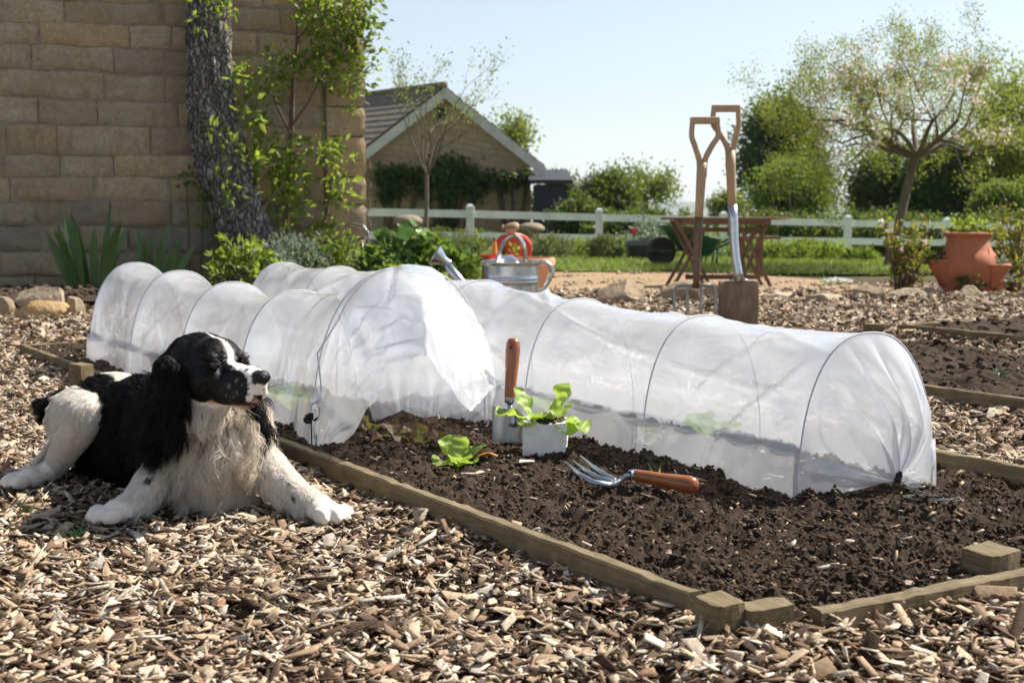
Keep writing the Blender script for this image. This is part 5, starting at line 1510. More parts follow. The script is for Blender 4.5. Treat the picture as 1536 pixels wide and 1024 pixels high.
# ================================================================ strawberry planter, right
KF = 10.3; s = KF / FPX
kc = P(1449, 440, KF); g0 = gzf(kc.x, KF) - .01
pot = thing('strawberry_planter', 'big orange terracotta pot with side pockets at the right', 'plant pot', (kc.x, KF, g0))
zt = lambda y: P(1449, y, KF).z
pr = [(0, g0), (33 * s, g0), (35 * s, g0 + .012), (42 * s, zt(422)), (46 * s, zt(407)), (46.5 * s, zt(395)), (43 * s, zt(385)), (36 * s, zt(375)), (32 * s, zt(366)), (30.5 * s, zt(360)), (32 * s, zt(355)), (35 * s, zt(352.5)), (35.5 * s, zt(349.5)), (33 * s, zt(348.5)), (29 * s, zt(351)), (27 * s, zt(360)), (0, zt(360))]
sm = []
for i in range(len(pr) - 1):
    p0, p1, p2, p3 = [Vector((x, 0, z)) for x, z in (pr[max(i - 1, 0)], pr[i], pr[i + 1], pr[min(i + 2, len(pr) - 1)])]
    for k in range(4):
        f = k / 4; q_ = .5 * ((2 * p1) + (p2 - p0) * f + (2 * p0 - 5 * p1 + 4 * p2 - p3) * f * f + (3 * p1 - p0 - 3 * p2 + p3) * f ** 3)
        sm.append((max(q_.x, 0), q_.z))
mb = MB(); mb.lathe(sm, (kc.x, KF, 0), 56); mb.build('body', M_TERRA, pot, smooth=True, auto=50)
def pocket(ang, y_lip, out_px, wd, dep, label=None):
    """half cup lip bulging from the pot's side"""
    R0 = 44 * s; z0 = zt(y_lip); n, m_ = 13, 9
    u = Vector((math.cos(ang), math.sin(ang), 0)); v = Vector((-u.y, u.x, 0))
    rows = []
    for i in range(m_):
        f = i / (m_ - 1); row = []
        for k in range(n):
            th = PI * k / (n - 1); 
            ro = out_px * s * (1 - f ** 1.3); rw_ = wd * s * (1 - .55 * f)
            row.append(Vector((kc.x, KF, 0)) + u * (R0 * .90 + ro * math.sin(th)) + v * (rw_ * math.cos(th)) + Vector((0, 0, z0 - dep * s * f)))
        rows.append(row)
    mb = MB(); mb.grid(rows); o = mb.build('pocket', M_TERRA, pot, smooth=True, solid=.014)
    lip = MB(); lip.tube([q + Vector((0, 0, .0)) for q in rows[0]], .013, 8); lip.build('pocket_lip', M_TERRA, o, smooth=True)
    return Vector((kc.x, KF, z0)) + u * (R0 * .9 + out_px * s * .5)
pk = []
pk.append(pocket(R(196), 391, 24, 19, 36)); pk.append(pocket(R(322), 397, 24, 20, 34)); pk.append(pocket(R(262), 428, 12, 16, 22)); pk.append(pocket(R(90), 392, 18, 18, 34)); pk.append(pocket(R(350), 422, 16, 14, 22))
PG = 'strawberry plants in the terracotta planter'
potplant('strawberry_plant', 'yellow green plant filling the mouth of the terracotta planter', 'plant', (kc.x + .02, KF, zt(343)), (.15, .12, .028), M_LEAF_Y, 20, 14, (.035, .06), 91, zt(356), shell=.3, cl_r=.05, group=PG)
for (q_, lb, i) in ((pk[0], 'dark leaved plant in the left pocket of the planter', 0), (pk[1], 'small sprig in the right pocket of the planter', 1), (pk[2], 'leafy plant with a white flower in the lower front pocket', 2), (pk[4], 'trailing pale leaves from the low right pocket', 4)):
    r_ = (.075, .05, .035) if i != 1 else (.03, .03, .025)
    potplant('strawberry_plant', lb, 'plant', (q_.x, q_.y, q_.z + .02), r_, M_LEAF_D if i in (0, 2) else M_LEAF_S, 12, 10 if i != 1 else 5, (.03, .055), 92 + i, q_.z - .02, shell=.3, cl_r=.035, group=PG)
# shrubs to the right
def rshrub(px0, px1, py_t, py_b, F, label, seed, mat, n=22, fl=True):
    rng = random.Random(seed); rs_ = np.random.RandomState(seed)
    bp = P((px0 + px1) / 2 - 8, py_b, F); bp.z = gzf(bp.x, F)
    root = thing('rose_bush', label, 'shrub', tuple(bp), 'loose rose bushes by the planter')
    Ps, Ds = [], []
    mb = MB()
    for k in range(n):
        e = P(rng.uniform(px0, px1), rng.uniform(py_t, py_b - 40) + abs(rng.gauss(0, 6)), F + rng.gauss(0, .12))
        m1 = bp.lerp(e, .4) + Vector((rng.gauss(0, .05), rng.gauss(0, .05), .05)); st_ = bp + Vector((rng.gauss(0, .03), rng.gauss(0, .03), -.02))
        mb.tube([st_, m1, e], [.009, .006, .002], 5)
        for j in range(20):
            f = rng.uniform(.3, 1.05); q = m1.lerp(e, f) if f > .4 else st_.lerp(m1, f + .4)
            Ps.append(tuple(q + Vector((rng.gauss(0, .025), rng.gauss(0, .025), rng.gauss(0, .025))))); Ds.append((rng.gauss(0, 1), rng.gauss(0, 1), rng.gauss(-.3, .8)))
    mb.build('stems', M_TWIGD, root)
    leaves('foliage', Ps, Ds, rs_.uniform(.03, .065, len(Ps)), mat, rs_, root, width=.5)
    if fl:
        idx = rs_.choice(len(Ps), 6, replace=False); Pn = np.repeat(np.array(Ps)[idx], 6, 0)
        leaves('blossom', Pn, rs_.normal(size=Pn.shape), np.full(len(Pn), .03), M_PETAL, rs_, root, width=.9)
rshrub(1326, 1402, 312, 446, 10.5, 'loose russet and green shrub of upright stems left of the planter', 3, M_LEAF_R, 30)
rshrub(1492, 1560, 288, 440, 10.6, 'loose leggy shrub at the right edge behind the planter', 5, M_LEAF_R, 30)
c_ = GT(1254, 431); g1 = c_.z
fw = clump('white_flowers', 'low cushion of tiny white flowers on the sandy terrace', 'plant', (c_.x, c_.y, g1 + .035), (.16, .12, .03), M_LEAF_M, 20, 12, (.02, .04), 95, .2, .4, cl_r=.04)
rs_ = np.random.RandomState(9); pts = in_ellipsoid(rs_, 420, (c_.x, c_.y, g1 + .065), (.16, .12, .025))
leaves('blossom', pts, rs_.normal(size=pts.shape) + np.array([0, 0, .5]), rs_.uniform(.012, .024, len(pts)), leafmat('white_petal', [(0, (.7, .72, .66)), (1, (.85, .86, .82))], .3, tint=0), rs_, fw, width=.9)

# ================================================================ hand tools and seedlings in the soil
def soil_at(px, py, dz=0.0):
    z = .06
    for _ in range(8):
        p = G(px, py, z); z = float(soil_h(*to_st(p.x, p.y), p.x, p.y))
    p.z = float(soil_z(p.x, p.y)) + dz
    return p
M_HARDW = pm('varnished_hardwood', (.33, .105, .03), (.22, .06, .018), 22, .25, spec=.6, stretch=(1, 1, .12), bump=.08)
M_STAIN = None
t = NT('stainless_steel')
co = t.coord('Object'); n1 = t.noise(90, 3, .6, t.coord('Object', (6, 6, .4)))
M_STAIN = t.done(t.bsdf((.36, .39, .43), .36, 1.0, .5, t.bump(n1.outputs['Fac'], .12, .002)).outputs[0])
TF_ = soil_at(757, 672).y; q0 = soil_at(757, 672)
trow = thing('hand_trowel', 'steel hand trowel with polished wooden handle stuck upright in the soil', 'trowel', tuple(q0))
def ax(a, b_, prof, mat, name, parent, n=20):
    a, b_ = Vector(a), Vector(b_); d = b_ - a; L = d.length; M = d.to_track_quat('Z', 'Y').to_matrix()
    mb = MB(); mb.lathe([(r, z * L) for r, z in prof], a, n, M); return mb.build(name, mat, parent, smooth=True, auto=60)
def PT(x, y):
    p = P(x, y, TF_); return P(x, y, TF_ + .16 * (p.z - q0.z))
hb_ = PT(764.5, 597); ht = PT(770.5, 507)
hprof = [(0, 0), (.0115, .0), (.0125, .03), (.013, .15), (.0145, .35), (.0165, .6), (.0175, .8), (.0165, .92), (.012, .985), (.005, 1), (0, 1)]
ax(hb_, ht, hprof, M_HARDW, 'handle', trow)
ax(PT(764, 604), hb_, [(.0085, -.15), (.0095, 0), (.0112, .2), (.0118, 1.1)], M_STAIN, 'ferrule', trow)
hole = MB(); hole.tube([PT(768.5, 520) + Vector((-.004, -.0185, 0)), PT(768.5, 520) + Vector((-.004, -.0155, 0))], .003, 10); hole.build('hang_hole', M_DARKP, trow)
mb = MB(); mb.tube([PT(764, 605), PT(765, 614), PT(768.5, 623), PT(769, 632), PT(767, 640)], [.0062, .006, .006, .0065, .007], 12); mb.build('tang', M_STAIN, trow, smooth=True)
mb = MB(); rows = []
for i in range(17):
    f = i / 16; row = []
    yl = 615 + f * 84; hw_ = (24.5 - 3 * f - 9 * max(0, f - .6) ** 1.5)
    for k in range(15):
        u = k / 14 * 2 - 1
        xx = 763 - 3.5 * f + u * hw_ + (0)
        dd = .018 * (1 - u * u) * (1 - .4 * f) + .02 * f
        row.append(PT(xx, yl + 6.5 * u * (1 - f) + 9 * (1 - u * u) * (f ** 6)) + Vector((0, dd - .012, 0)))
    rows.append(row)
mb.grid(rows); mb.build('blade', M_STAIN, trow, smooth=True, solid=.0016)
# hand fork lying
q0 = soil_at(950, 722)
hf = thing('hand_fork', 'three pronged hand fork with wooden handle lying on the soil', 'hand fork', tuple(q0))
lay = lambda x, y, dz=0.0: (lambda p: Vector((p.x, p.y, p.z)))(G(x, y, .088 + dz))
ha, he = lay(951, 712, .012), lay(1046, 729, .006)
ax(ha, he, [(0, 0), (.0105, .0), (.0118, .04), (.0125, .2), (.0135, .45), (.0165, .75), (.0175, .88), (.0145, .97), (.006, 1), (0, 1)], M_HARDW, 'handle', hf)
ax(lay(945, 712.5, .012), ha, [(.0085, -.1), (.0105, 0), (.0115, 1.4)], M_STAIN, 'ferrule', hf)
mb = MB(); mb.tube([lay(947, 712, .012), lay(940, 714, .006), lay(928, 722, -.004), lay(918, 727, -.006)], [.0062, .006, .006, .0075], 12); mb.build('tang', M_STAIN, hf, smooth=True)
for k, pts in enumerate((((921, 720), (905, 711), (885, 697), (870, 683)), ((916, 723), (896, 716), (876, 704), (858, 690)), ((912, 727), (888, 722), (866, 709), (847, 692)))):
    z_ = [-.004, .004, .010, .002]
    base_ = lay(921, 726, -.005)
    mb = MB(); mb.tube([base_] + [lay(x, y, z_[i]) for i, (x, y) in enumerate(pts)], [.0065, .0068, .0058, .0045, .0015], 10, squash=.8); mb.build('tine', M_STAIN, hf, smooth=True)
# rockwool / foam cube with seedlings
q0 = soil_at(819, 690); FX = q0.y + .035
M_FOAM = pm('white_rockwool', (.88, .87, .84), (.74, .725, .69), 30, .95, spec=.1, bump=.7, bscale=160, bdist=.003)
cube = thing('seedling_block', 'white block of growing medium beside the trowel', 'seed block', tuple(q0))
mb = MB(); wv = 66 * q0.y / FPX; hh_ = .078
rng = random.Random(3); M = Matrix.Rotation(-.10, 3, 'Z') @ Matrix.Rotation(.03, 3, 'Y')
n = 9; cc = Vector((q0.x, q0.y + wv * .45, q0.z + hh_ / 2 - .008))
bm = bmesh.new(); bmesh.ops.create_cube(bm, size=1); bmesh.ops.subdivide_edges(bm, edges=bm.edges, cuts=12, use_grid_fill=True)
vs = []
for v in bm.verts:
    p = Vector((v.co.x * wv * (1 + .03 * v.co.z), v.co.y * wv * .9, v.co.z * hh_))
    q = Vector(v.co); e = sorted([abs(x) for x in q]); 
    if e[1] > .46: p *= .985
    if p.z > 0 and abs(v.co.z) > .49: p.z -= .006 * (1 - min(1, abs(v.co.x) * 2.2)) 
    p += Vector(v.co).normalized() * .0022 * mnoise.noise(v.co * 9)
    vs.append(cc + M @ p)
mb.add(vs, [[v.index for v in f.verts] for f in bm.faces]); bm.free(); mb.build('block', M_FOAM, cube, smooth=True, auto=50)
top = cc.z + hh_ / 2
mb = MB(); rs_ = np.random.RandomState(4); pp = np.stack([rs_.uniform(-.32, .42, 90) * wv + cc.x, rs_.uniform(-.4, .4, 90) * wv + cc.y, np.full(90, top - .002)], 1)
v, f = ico(1); sz = rs_.uniform(.003, .007, 90); W_ = (v[None] * sz[:, None, None] * (1 + .2 * rs_.normal(size=(90, len(v), 1))) + pp[:, None]).reshape(-1, 3)
Fm = (f[None] + (np.arange(90) * len(v))[:, None, None]).reshape(-1, 3)
so_ = mesh_np('potting_soil', W_, Fm, M_CLOD, cube, rnd=np.repeat(rs_.rand(90), len(v)))

M_LET = None
def letmat(name, c0, c1, c2, tr=.5, stem=(.5, .58, .3)):
    t = NT(name)
    a = t.attr('rnd'); co = t.coord('Object'); n1 = t.noise(70, 3, .6, co); n2 = t.noise(300, 3, .6, co)
    c = t.ramp(a.outputs['Fac'], [(0, stem), (.18, c0), (.6, c1), (1, c2)])
    c = t.mix(t.ramp(n1.outputs['Fac'], [(.4, (0, 0, 0)), (.7, (.4, .4, .4))]), c, c2)
    b = t.bsdf(c, .38, 0, .45, t.bump(n2.outputs['Fac'], .4, .003)); trn = t.n('ShaderNodeBsdfTranslucent'); t.l(t.mix(.4, c, (.5, .6, .05)), trn.inputs['Color'])
    mx = t.n('ShaderNodeMixShader'); mx.inputs[0].default_value = tr; t.l(b.outputs[0], mx.inputs[1]); t.l(trn.outputs[0], mx.inputs[2])
    return t.done(mx.outputs[0])
M_LET = letmat('lettuce_leaf', (.42, .52, .16), (.36, .50, .10), (.27, .43, .06))
M_LETR = letmat('red_lettuce_leaf', (.22, .24, .08), (.15, .075, .045), (.10, .025, .03), .3, (.35, .4, .2))
def lettuce_leaf(base, d, L, w, curl, rng, mat, parent, ruff=.42, cup=.35, name='leaf'):
    """a leaf with a stalk, midrib, cupped and ruffled blade"""
    d = Vector(d).normalized(); up = Vector((0, 0, 1))
    side = d.cross(up)
    if side.length < .2: side = Vector((1, 0, 0))
    side.normalize()
    nu, nv = 18, 13; rows, rn = [], []
    p = Vector(base); dd = d.copy(); ph = rng.uniform(0, 6)
    for i in range(nu + 1):
        f = i / nu
        prof = .12 + .88 * max(0, math.sin(min(1, max(0, (f - .12) / .88)) ** 1.35 * PI * .92)) ** .75 if f > .12 else .12
        if f == 1: prof = .18
        nn = side.cross(dd).normalized()
        row = []
        for k in range(nv):
            u = k / (nv - 1) * 2 - 1
            ww = w * .66 * prof * u
            h = cup * w * .5 * prof * (u * u) + ruff * w * .35 * prof * (abs(u) ** 3) * math.sin(ph + f * 13 + u * 2) + .05 * w * math.sin(f * 26 + ph + 3 * abs(u)) * (1 - abs(u) * .6) * prof - .03 * w * math.exp(-(u * 6) ** 2)
            row.append(p + side * ww * (1 + .06 * math.sin(f * 21 + ph + u * 3)) + nn * h); rn.append(min(1, .1 + .9 * (f * .6 + abs(u) * .4)) if abs(u) > .12 or f > .8 else .12 * f)
        rows.append(row)
        dd = (dd + (side.cross(dd).normalized() * -curl) / nu).normalized()
        p = p + dd * (L / nu)
    V = np.array([tuple(q) for r in rows for q in r])
    i_, j_ = np.meshgrid(np.arange(nu), np.arange(nv - 1), indexing='ij'); b = (i_ * nv + j_).ravel()
    return mesh_np(name, V, np.stack([b, b + 1, b + nv + 1, b + nv], 1), mat, parent, smooth=True, rnd=np.array(rn))
def lettuce(px, py, label, group, leaves_, mat, seed, base=None, name='lettuce_seedling'):
    rng = random.Random(seed)
    b_ = base if base is not None else soil_at(px, py)
    r = thing(name, label, 'lettuce', tuple(b_), group)
    for (dx, dy, dz, L, w, curl) in leaves_:
        lettuce_leaf(b_ + Vector((dx * .006, dy * .006, -.004)), (dx, dy, dz), L, w, curl, rng, mat, r)
    return r
LG = 'lettuce seedlings'
bt = Vector((cc.x - .028, cc.y - .01, top - .004))
lettuce(0, 0, 'taller left seedling of pale leaves in the white block, near the trowel', LG, [(-.85, -.2, .8, .085, .055, .9), (-.35, .3, 1.1, .09, .036, .35), (.25, -.5, .8, .05, .035, 1.0), (-.3, -.6, .45, .045, .035, 1.2), (.5, .2, .5, .04, .03, .6)], M_LET, 1, bt)
bt = Vector((cc.x + .022, cc.y + .0, top - .004))
lettuce(0, 0, 'broader right seedling of rounded leaves in the white block', LG, [(.28, .1, 1.25, .092, .062, .25), (.95, -.35, .55, .075, .055, 1.5), (-.5, -.4, .7, .06, .045, 1.0), (.5, -.7, .35, .055, .045, 1.6), (.2, .5, .8, .06, .04, .8)], M_LET, 2, bt)
lettuce(688, 696, 'single green lettuce planted in the soil in front of the trowel', LG, [(-.2, .1, 1.1, .075, .05, .5), (-.75, -.3, .75, .062, .048, 1.2), (.75, .1, .95, .075, .042, .3), (-.5, -.8, .12, .05, .04, .8), (.1, -.4, .9, .05, .04, .9), (.45, -.5, .7, .05, .04, .8)], M_LET, 3)
RG = 'red lettuce seedlings by the tunnel mouth'
lettuce(630, 668, 'red lettuce with two upright bronze leaves beside the green lettuce', RG, [(-.1, .0, 1.1, .06, .035, .3), (.6, .1, .8, .062, .042, .7), (.2, -.5, .8, .045, .034, .9), (-.6, -.2, .5, .045, .034, 1.2), (.8, -.3, .4, .05, .04, 1.2)], M_LETR, 4)
lettuce(590, 662, 'flattened dark red lettuce in the middle of the tunnel mouth', RG, [(.6, .1, .5, .055, .04, 1.0), (-.7, -.3, .3, .055, .04, 1.1), (.4, -.6, .35, .05, .035, 1.2), (-.1, .5, .6, .05, .035, .8), (.9, -.4, .2, .06, .038, .9)], M_LETR, 5)
lettuce(556, 652, 'small two toned red and green lettuce closest to the open tunnel film', RG, [(-.2, -.1, 1, .05, .032, .5), (.5, -.2, .7, .05, .034, .9), (-.6, .1, .6, .04, .03, .9)], M_LETR, 6)
# odds and ends on the soil
M_SCRAP = pm('orange_leaf', (.55, .22, .03), (.45, .15, .02), 40, .6, bump=.3)
p = soil_at(727, 697); mb = MB(); rows = []
for i in range(14):
    f = i / 13; q = p + Vector((-.022 + .05 * f, .004 * math.sin(f * 5), .012 * math.sin(f * 2.6) + .008)); r_ = .005 * (1 - .4 * abs(f - .5))
    rows.append([q + Vector((0, -r_, .002 * math.sin(i))), q + Vector((0, 0, .003)), q + Vector((0, r_, 0))])
mb.grid(rows); o = mb.build('dry_leaf', M_SCRAP, loc=tuple(p), smooth=True, solid=.0008); tag(o, 'curled orange dry leaf on the soil below the white block', 'leaf')
p = soil_at(792, 700); o_ = MB(); V, F, kk = chip_geo(np.array([[p.x, p.y, p.z + .012]]), np.array([.055]), np.array([.013]), np.array([.003]), np.array([.9]), np.array([-.15]), np.array([.2]), np.random.RandomState(5))
o = mesh_np('wood_sliver', V, F, M_CHIP, loc=tuple(p), rnd=np.full(8, .93)); tag(o, 'pale pointed wood sliver on the soil under the white block', 'wood chip')
p = soil_at(982, 722); p.z += .008; mb = MB(); rng = random.Random(4)
for k in range(7): blade(mb, p + Vector((rng.gauss(0, .003), -.02 + rng.gauss(0, .002), -.01)), (rng.gauss(0, .5), rng.gauss(-.2, .3), 1), rng.uniform(.03, .05), .004, .5, rng, 5)
o = mb.build('grass_tuft', M_LEAF_Y, loc=tuple(p), smooth=True); tag(o, 'tiny green grass tuft in front of the hand fork handle', 'grass tuft')
M_CORD = pm('black_cord', (.012, .012, .013), (.03, .028, .027), 60, .6, bump=.3)
p = soil_at(1400, 752, .008); mb = MB(); rng = random.Random(6)
pts = []
for i in range(120):
    a = i * .55; r_ = .028 + .016 * math.sin(i * .31) 
    pts.append(p + Vector((1.35 * r_ * math.cos(a), .8 * r_ * math.sin(a), .004 + .006 * abs(math.sin(i * .23)))))
mb.tube(pts, .0013, 6); mb.tube([pts[0], p + Vector((-.05, .06, .02)), G(1352, 726, .09)], .0013, 6)
o = mb.build('draw_cord', M_CORD, loc=tuple(p), smooth=True); tag(o, 'tangled black draw cord lying at the near end of the long tunnel', 'cord')
for k_, (gx_, gy_, lb) in enumerate(((24, 764, 'sparse grass tuft among the chips at the left edge, below the rear paw'), (112, 800, 'thin grass tuft in the chips in front of the left fore paw'), (1500, 560, 'tiny weed on the bare second soil bed'))):
    p = G(gx_, gy_, .03 if k_ < 2 else .08); mb = MB(); rng = random.Random(40 + k_)
    for k in range(12): blade(mb, p + Vector((rng.gauss(0, .012), rng.gauss(0, .008), -.012)), (rng.gauss(0, .6), rng.gauss(0, .5), 1), rng.uniform(.03, .055), .0035, .6, rng, 5)
    o = mb.build('grass_tuft', M_IRIS, loc=tuple(p), smooth=True); tag(o, lb, 'grass tuft')
# ================================================================ polythene cloche tunnels
t = NT('clear_polythene')
co = t.coord('Object')
n1 = t.noise(9, 4, .6, co, .6); n2 = t.noise(46, 4, .65, t.coord('Object', (1, 1, .45)), .8); n3 = t.noise(3.2, 3, .5, co)
gl = t.n('ShaderNodeBsdfGlossy'); gl.inputs['Roughness'].default_value = .11; gl.inputs['Color'].default_value = (1, 1, 1, 1)
df = t.n('ShaderNodeBsdfDiffuse'); df.inputs['Color'].default_value = (.89, .90, .93, 1)
tl = t.n('ShaderNodeBsdfTranslucent'); tl.inputs['Color'].default_value = (.91, .92, .95, 1)
tp = t.n('ShaderNodeBsdfTransparent'); tp.inputs['Color'].default_value = (.97, .97, .985, 1)
bn = t.bump(n2.outputs['Fac'], .06, .006, t.bump(n1.outputs['Fac'], .16, .03))
for s_ in (gl, df, tl): t.l(bn, s_.inputs['Normal'])
m1 = t.n('ShaderNodeMixShader'); m1.inputs[0].default_value = .5; t.l(df.outputs[0], m1.inputs[1]); t.l(tl.outputs[0], m1.inputs[2])
m2 = t.n('ShaderNodeMixShader')
mr = t.n('ShaderNodeMapRange'); mr.inputs['From Min'].default_value = .3; mr.inputs['From Max'].default_value = .7; mr.inputs['To Min'].default_value = .42; mr.inputs['To Max'].default_value = .64
t.l(n3.outputs['Fac'], mr.inputs['Value']); 
t.l(mr.outputs[0], m2.inputs[0])
t.l(tp.outputs[0], m2.inputs[1]); t.l(m1.outputs[0], m2.inputs[2])
lw = t.n('ShaderNodeLayerWeight'); lw.inputs['Blend'].default_value = .5; t.l(bn, lw.inputs['Normal'])
pw = t.n('ShaderNodeMath', operation='POWER'); t.l(lw.outputs['Facing'], pw.inputs[0]); pw.inputs[1].default_value = 4
ma = t.n('ShaderNodeMath', operation='MULTIPLY_ADD'); t.l(pw.outputs[0], ma.inputs[0]); ma.inputs[1].default_value = .6; ma.inputs[2].default_value = .10
m3 = t.n('ShaderNodeMixShader'); t.l(ma.outputs[0], m3.inputs[0]); t.l(m2.outputs[0], m3.inputs[1]); t.l(gl.outputs[0], m3.inputs[2])
M_FILM = t.done(m3.outputs[0])
M_WIRE = pm('grey_hoop_wire', (.5, .52, .55), (.6, .61, .63), 60, .45, 0, bump=.05)
M_BLACKP = pm('black_plastic_clip', (.012, .012, .013), (.02, .02, .02), 60, .5, bump=.1)

def arch(L_, R_, h, n=44, p=2.35):
    """superelliptic hoop between two feet, h high"""
    out = []
    for i in range(n + 1):
        th = PI * i / n
        cx_, sz_ = math.cos(th), math.sin(th)
        x = -math.copysign(abs(cx_) ** (2 / p), cx_); z = abs(sz_) ** (2 / p)
        q = L_.lerp(R_, .5 + x * .5)
        out.append(Vector((q.x, q.y, L_.z + (R_.z - L_.z) * (.5 + .5 * x) + h * z)))
    return out
NA = 96
def tunnel_film(hoops, seed, per=40, sag=.016, cre=1.0):
    """rows of points: film stretched over the hoops, slack and creased between them"""
    rows = []
    A_ = [arch(*h, n=NA) for h in hoops]
    for i in range(len(A_) - 1):
        h0, h1 = A_[i], A_[i + 1]
        for k in range(per + (1 if i == len(A_) - 2 else 0)):
            f = k / per; row = []
            for j in range(NA + 1):
                tt = j / NA
                p = h0[j].lerp(h1[j], f)
                c = ((h0[0] + h0[-1]) * .5).lerp((h1[0] + h1[-1]) * .5, f); c.z = p.z * 0 + (h0[0].z * (1 - f) + h1[0].z * f)
                r_ = p - c
                w = 4 * f * (1 - f)
                top = math.sin(PI * tt)
                s_m = (i + f) 
                dis = -sag * w * (.35 + .65 * top)
                # creases: long folds fanning out of the hoops, and small crumples
                fan = mnoise.noise(Vector((s_m * 2.2 + 3 * abs(tt - .5) * (1 if f < .5 else -1), tt * 7.5, seed)))
                cr = abs(mnoise.noise(Vector((s_m * 3.1 + tt * 5 * (1 if (i + seed) % 2 else -1), tt * 4.2 - s_m * 1.5, seed + 9))))
                fine_ = mnoise.noise(Vector((s_m * 9, tt * 16, seed + 4)))
                cr2 = abs(mnoise.noise(Vector((s_m * 5.5 - tt * 9, tt * 3, seed + 17))))
                e = min(1, w * 2.4)
                sl = .505 * s_m; al = .85 * tt                       # metres along and around
                rid = 0
                for (dx_, dy_, fq, of) in ((.8, .6, 5.0, 1), (.75, -.66, 5.5, 2), (.25, .97, 4.0, 3), (.97, .1, 4.5, 4)):
                    u_ = sl * dx_ + al * dy_; v_ = -sl * dy_ + al * dx_
                    n_ = mnoise.noise(Vector((v_ * fq, u_ * .9, seed * 3.7 + of * 11)))
                    msk = max(0, mnoise.noise(Vector((sl * 2.1, al * 2.1, seed + of * 5))) + .15)
                    rid += msk * max(0, 1 - abs(n_) / .11) ** 1.5
                dis += e * (.011 * fan + .018 * rid * cre)
                if tt < .08 or tt > .92: dis += .016 * mnoise.noise(Vector((s_m * 4.5, tt * 2, seed + 2))) + .012
                p = p + r_.normalized() * dis
                row.append(p)
            rows.append(row)
    return rows, A_
def gather_end(arc, g, seed, out, n=30, pleats=8, bag=.05):
    """closed end: film drawn from the hoop to a tied point near the ground"""
    rows = []
    for i in range(n + 1):
        f = i / n; row = []
        for j, p in enumerate(arc):
            tt = j / (len(arc) - 1)
            q = p.lerp(g, f ** .9)
            q = q + out * (bag * math.sin(PI * min(1, f * 1.05)) * (.35 + .9 * math.sin(PI * tt)))
            ph = pleats * PI * tt + 2.5 * mnoise.noise(Vector((tt * 6, seed, 0)))
            amp = .030 * f ** .8 * (1 - f ** 6) * (.6 + .8 * abs(mnoise.noise(Vector((tt * 9, seed + 3, 0)))))
            q = q + out * amp * (abs(math.sin(ph)) * 2 - 1) + out * .01 * mnoise.noise(Vector((tt * 8, f * 5, seed + 7))) * (1 - f) * min(1, f * 8)
            if q.z < .05: q.z = .05 + .004 * mnoise.noise(Vector((tt * 30, f * 9, 1)))
            row.append(q)
        rows.append(row)
    return rows
def hoop_wire(name, arc, root, r=.0017, lift=.0012):
    c = (arc[0] + arc[-1]) * .5
    pts = [p + (p - c).normalized() * lift for p in arc]
    pts = [pts[0] + Vector((0, 0, -.06))] + pts + [pts[-1] + Vector((0, 0, -.06))]
    mb = MB(); mb.tube(pts, r, 8); return mb.build(name, M_WIRE, root, smooth=True)
ZS = .062
# ---- the long tunnel running back from the right
f0L, f0R = G(1197, 750, .06), G(1397, 730, .06)
hoops = [(f0L, f0R, .317)]
for k, h in zip(range(1, 7), (.315, .325, .35, .352, .355, .352)):
    l = f0L + A * .505 * k; l.z = ZS
    hoops.append((l, l + B * .34, h))
tun = thing('cloche_tunnel', 'long clear polythene tunnel running the full length of the bed', 'cloche tunnel', tuple((f0L + f0R) / 2), 'polythene cloche tunnels')
rows, arcs = tunnel_film(hoops, 3)
mb = MB(); mb.grid(rows); mb.build('film', M_FILM, tun, smooth=True)
g = G(1346, 722, .072)
mb = MB(); mb.grid(gather_end(rows[0], g, 5, -A)); mb.build('end_film', M_FILM, tun, smooth=True)
gb_ = (arcs[-1][0] + arcs[-1][-1]) * .5 + A * .12; gb_.z = .08
mb = MB(); mb.grid(gather_end(rows[-1], gb_, 6, A, 12)); mb.build('end_film', M_FILM, tun, smooth=True)
for a in arcs: hoop_wire('hoop', a, tun)
mb = MB(); mb.tube([g + Vector((-.006, -.012, -.008)), g + Vector((-.002, -.02, .018))], [.007, .0075], 10); mb.blob(g + Vector((-.002, -.02, .02)), (.008, .006, .006), random.Random(2), 1, .05); mb.build('cord_toggle', M_BLACKP, tun, smooth=True)
# tail of gathered film at the tie
mb = MB(); rws = []
for i in range(8):
    f = i / 7; rws.append([g + Vector((.02 * f + .018 * f * math.cos(a) * (1 + .3 * math.sin(3 * a)), -.03 * f + .012 * f * math.sin(a), .008 * math.sin(a * 2) * f - .004)) for a in np.linspace(0, 2 * PI, 22)])
mb.grid(rws); mb.build('film_tail', M_FILM, tun, smooth=True)

# ---- the shorter tunnel on the left, its near end open
l0 = G(470, 668, .06); r0 = G(727, 642, .06)
hoops = [(l0, r0, .415)]
for k, h in zip(range(1, 5), (.335, .335, .35, .36)):
    l = l0 + A * .505 * k; l.z = ZS
    hoops.append((l, l + B * .345, h))
tun2 = thing('cloche_tunnel', 'shorter clear polythene tunnel with its near end pulled open, just behind the dog', 'cloche tunnel', tuple((l0 + r0) / 2), 'polythene cloche tunnels')
rows, arcs = tunnel_film(hoops, 8, 40, .036, .55)
mb = MB(); mb.grid(rows); mb.build('film', M_FILM, tun2, smooth=True)
gb_ = (arcs[-1][0] + arcs[-1][-1]) * .5 + A * .14; gb_.z = .08
mb = MB(); mb.grid(gather_end(rows[-1], gb_, 16, A, 14)); mb.build('end_film', M_FILM, tun2, smooth=True)
for a in arcs: hoop_wire('hoop', a, tun2)
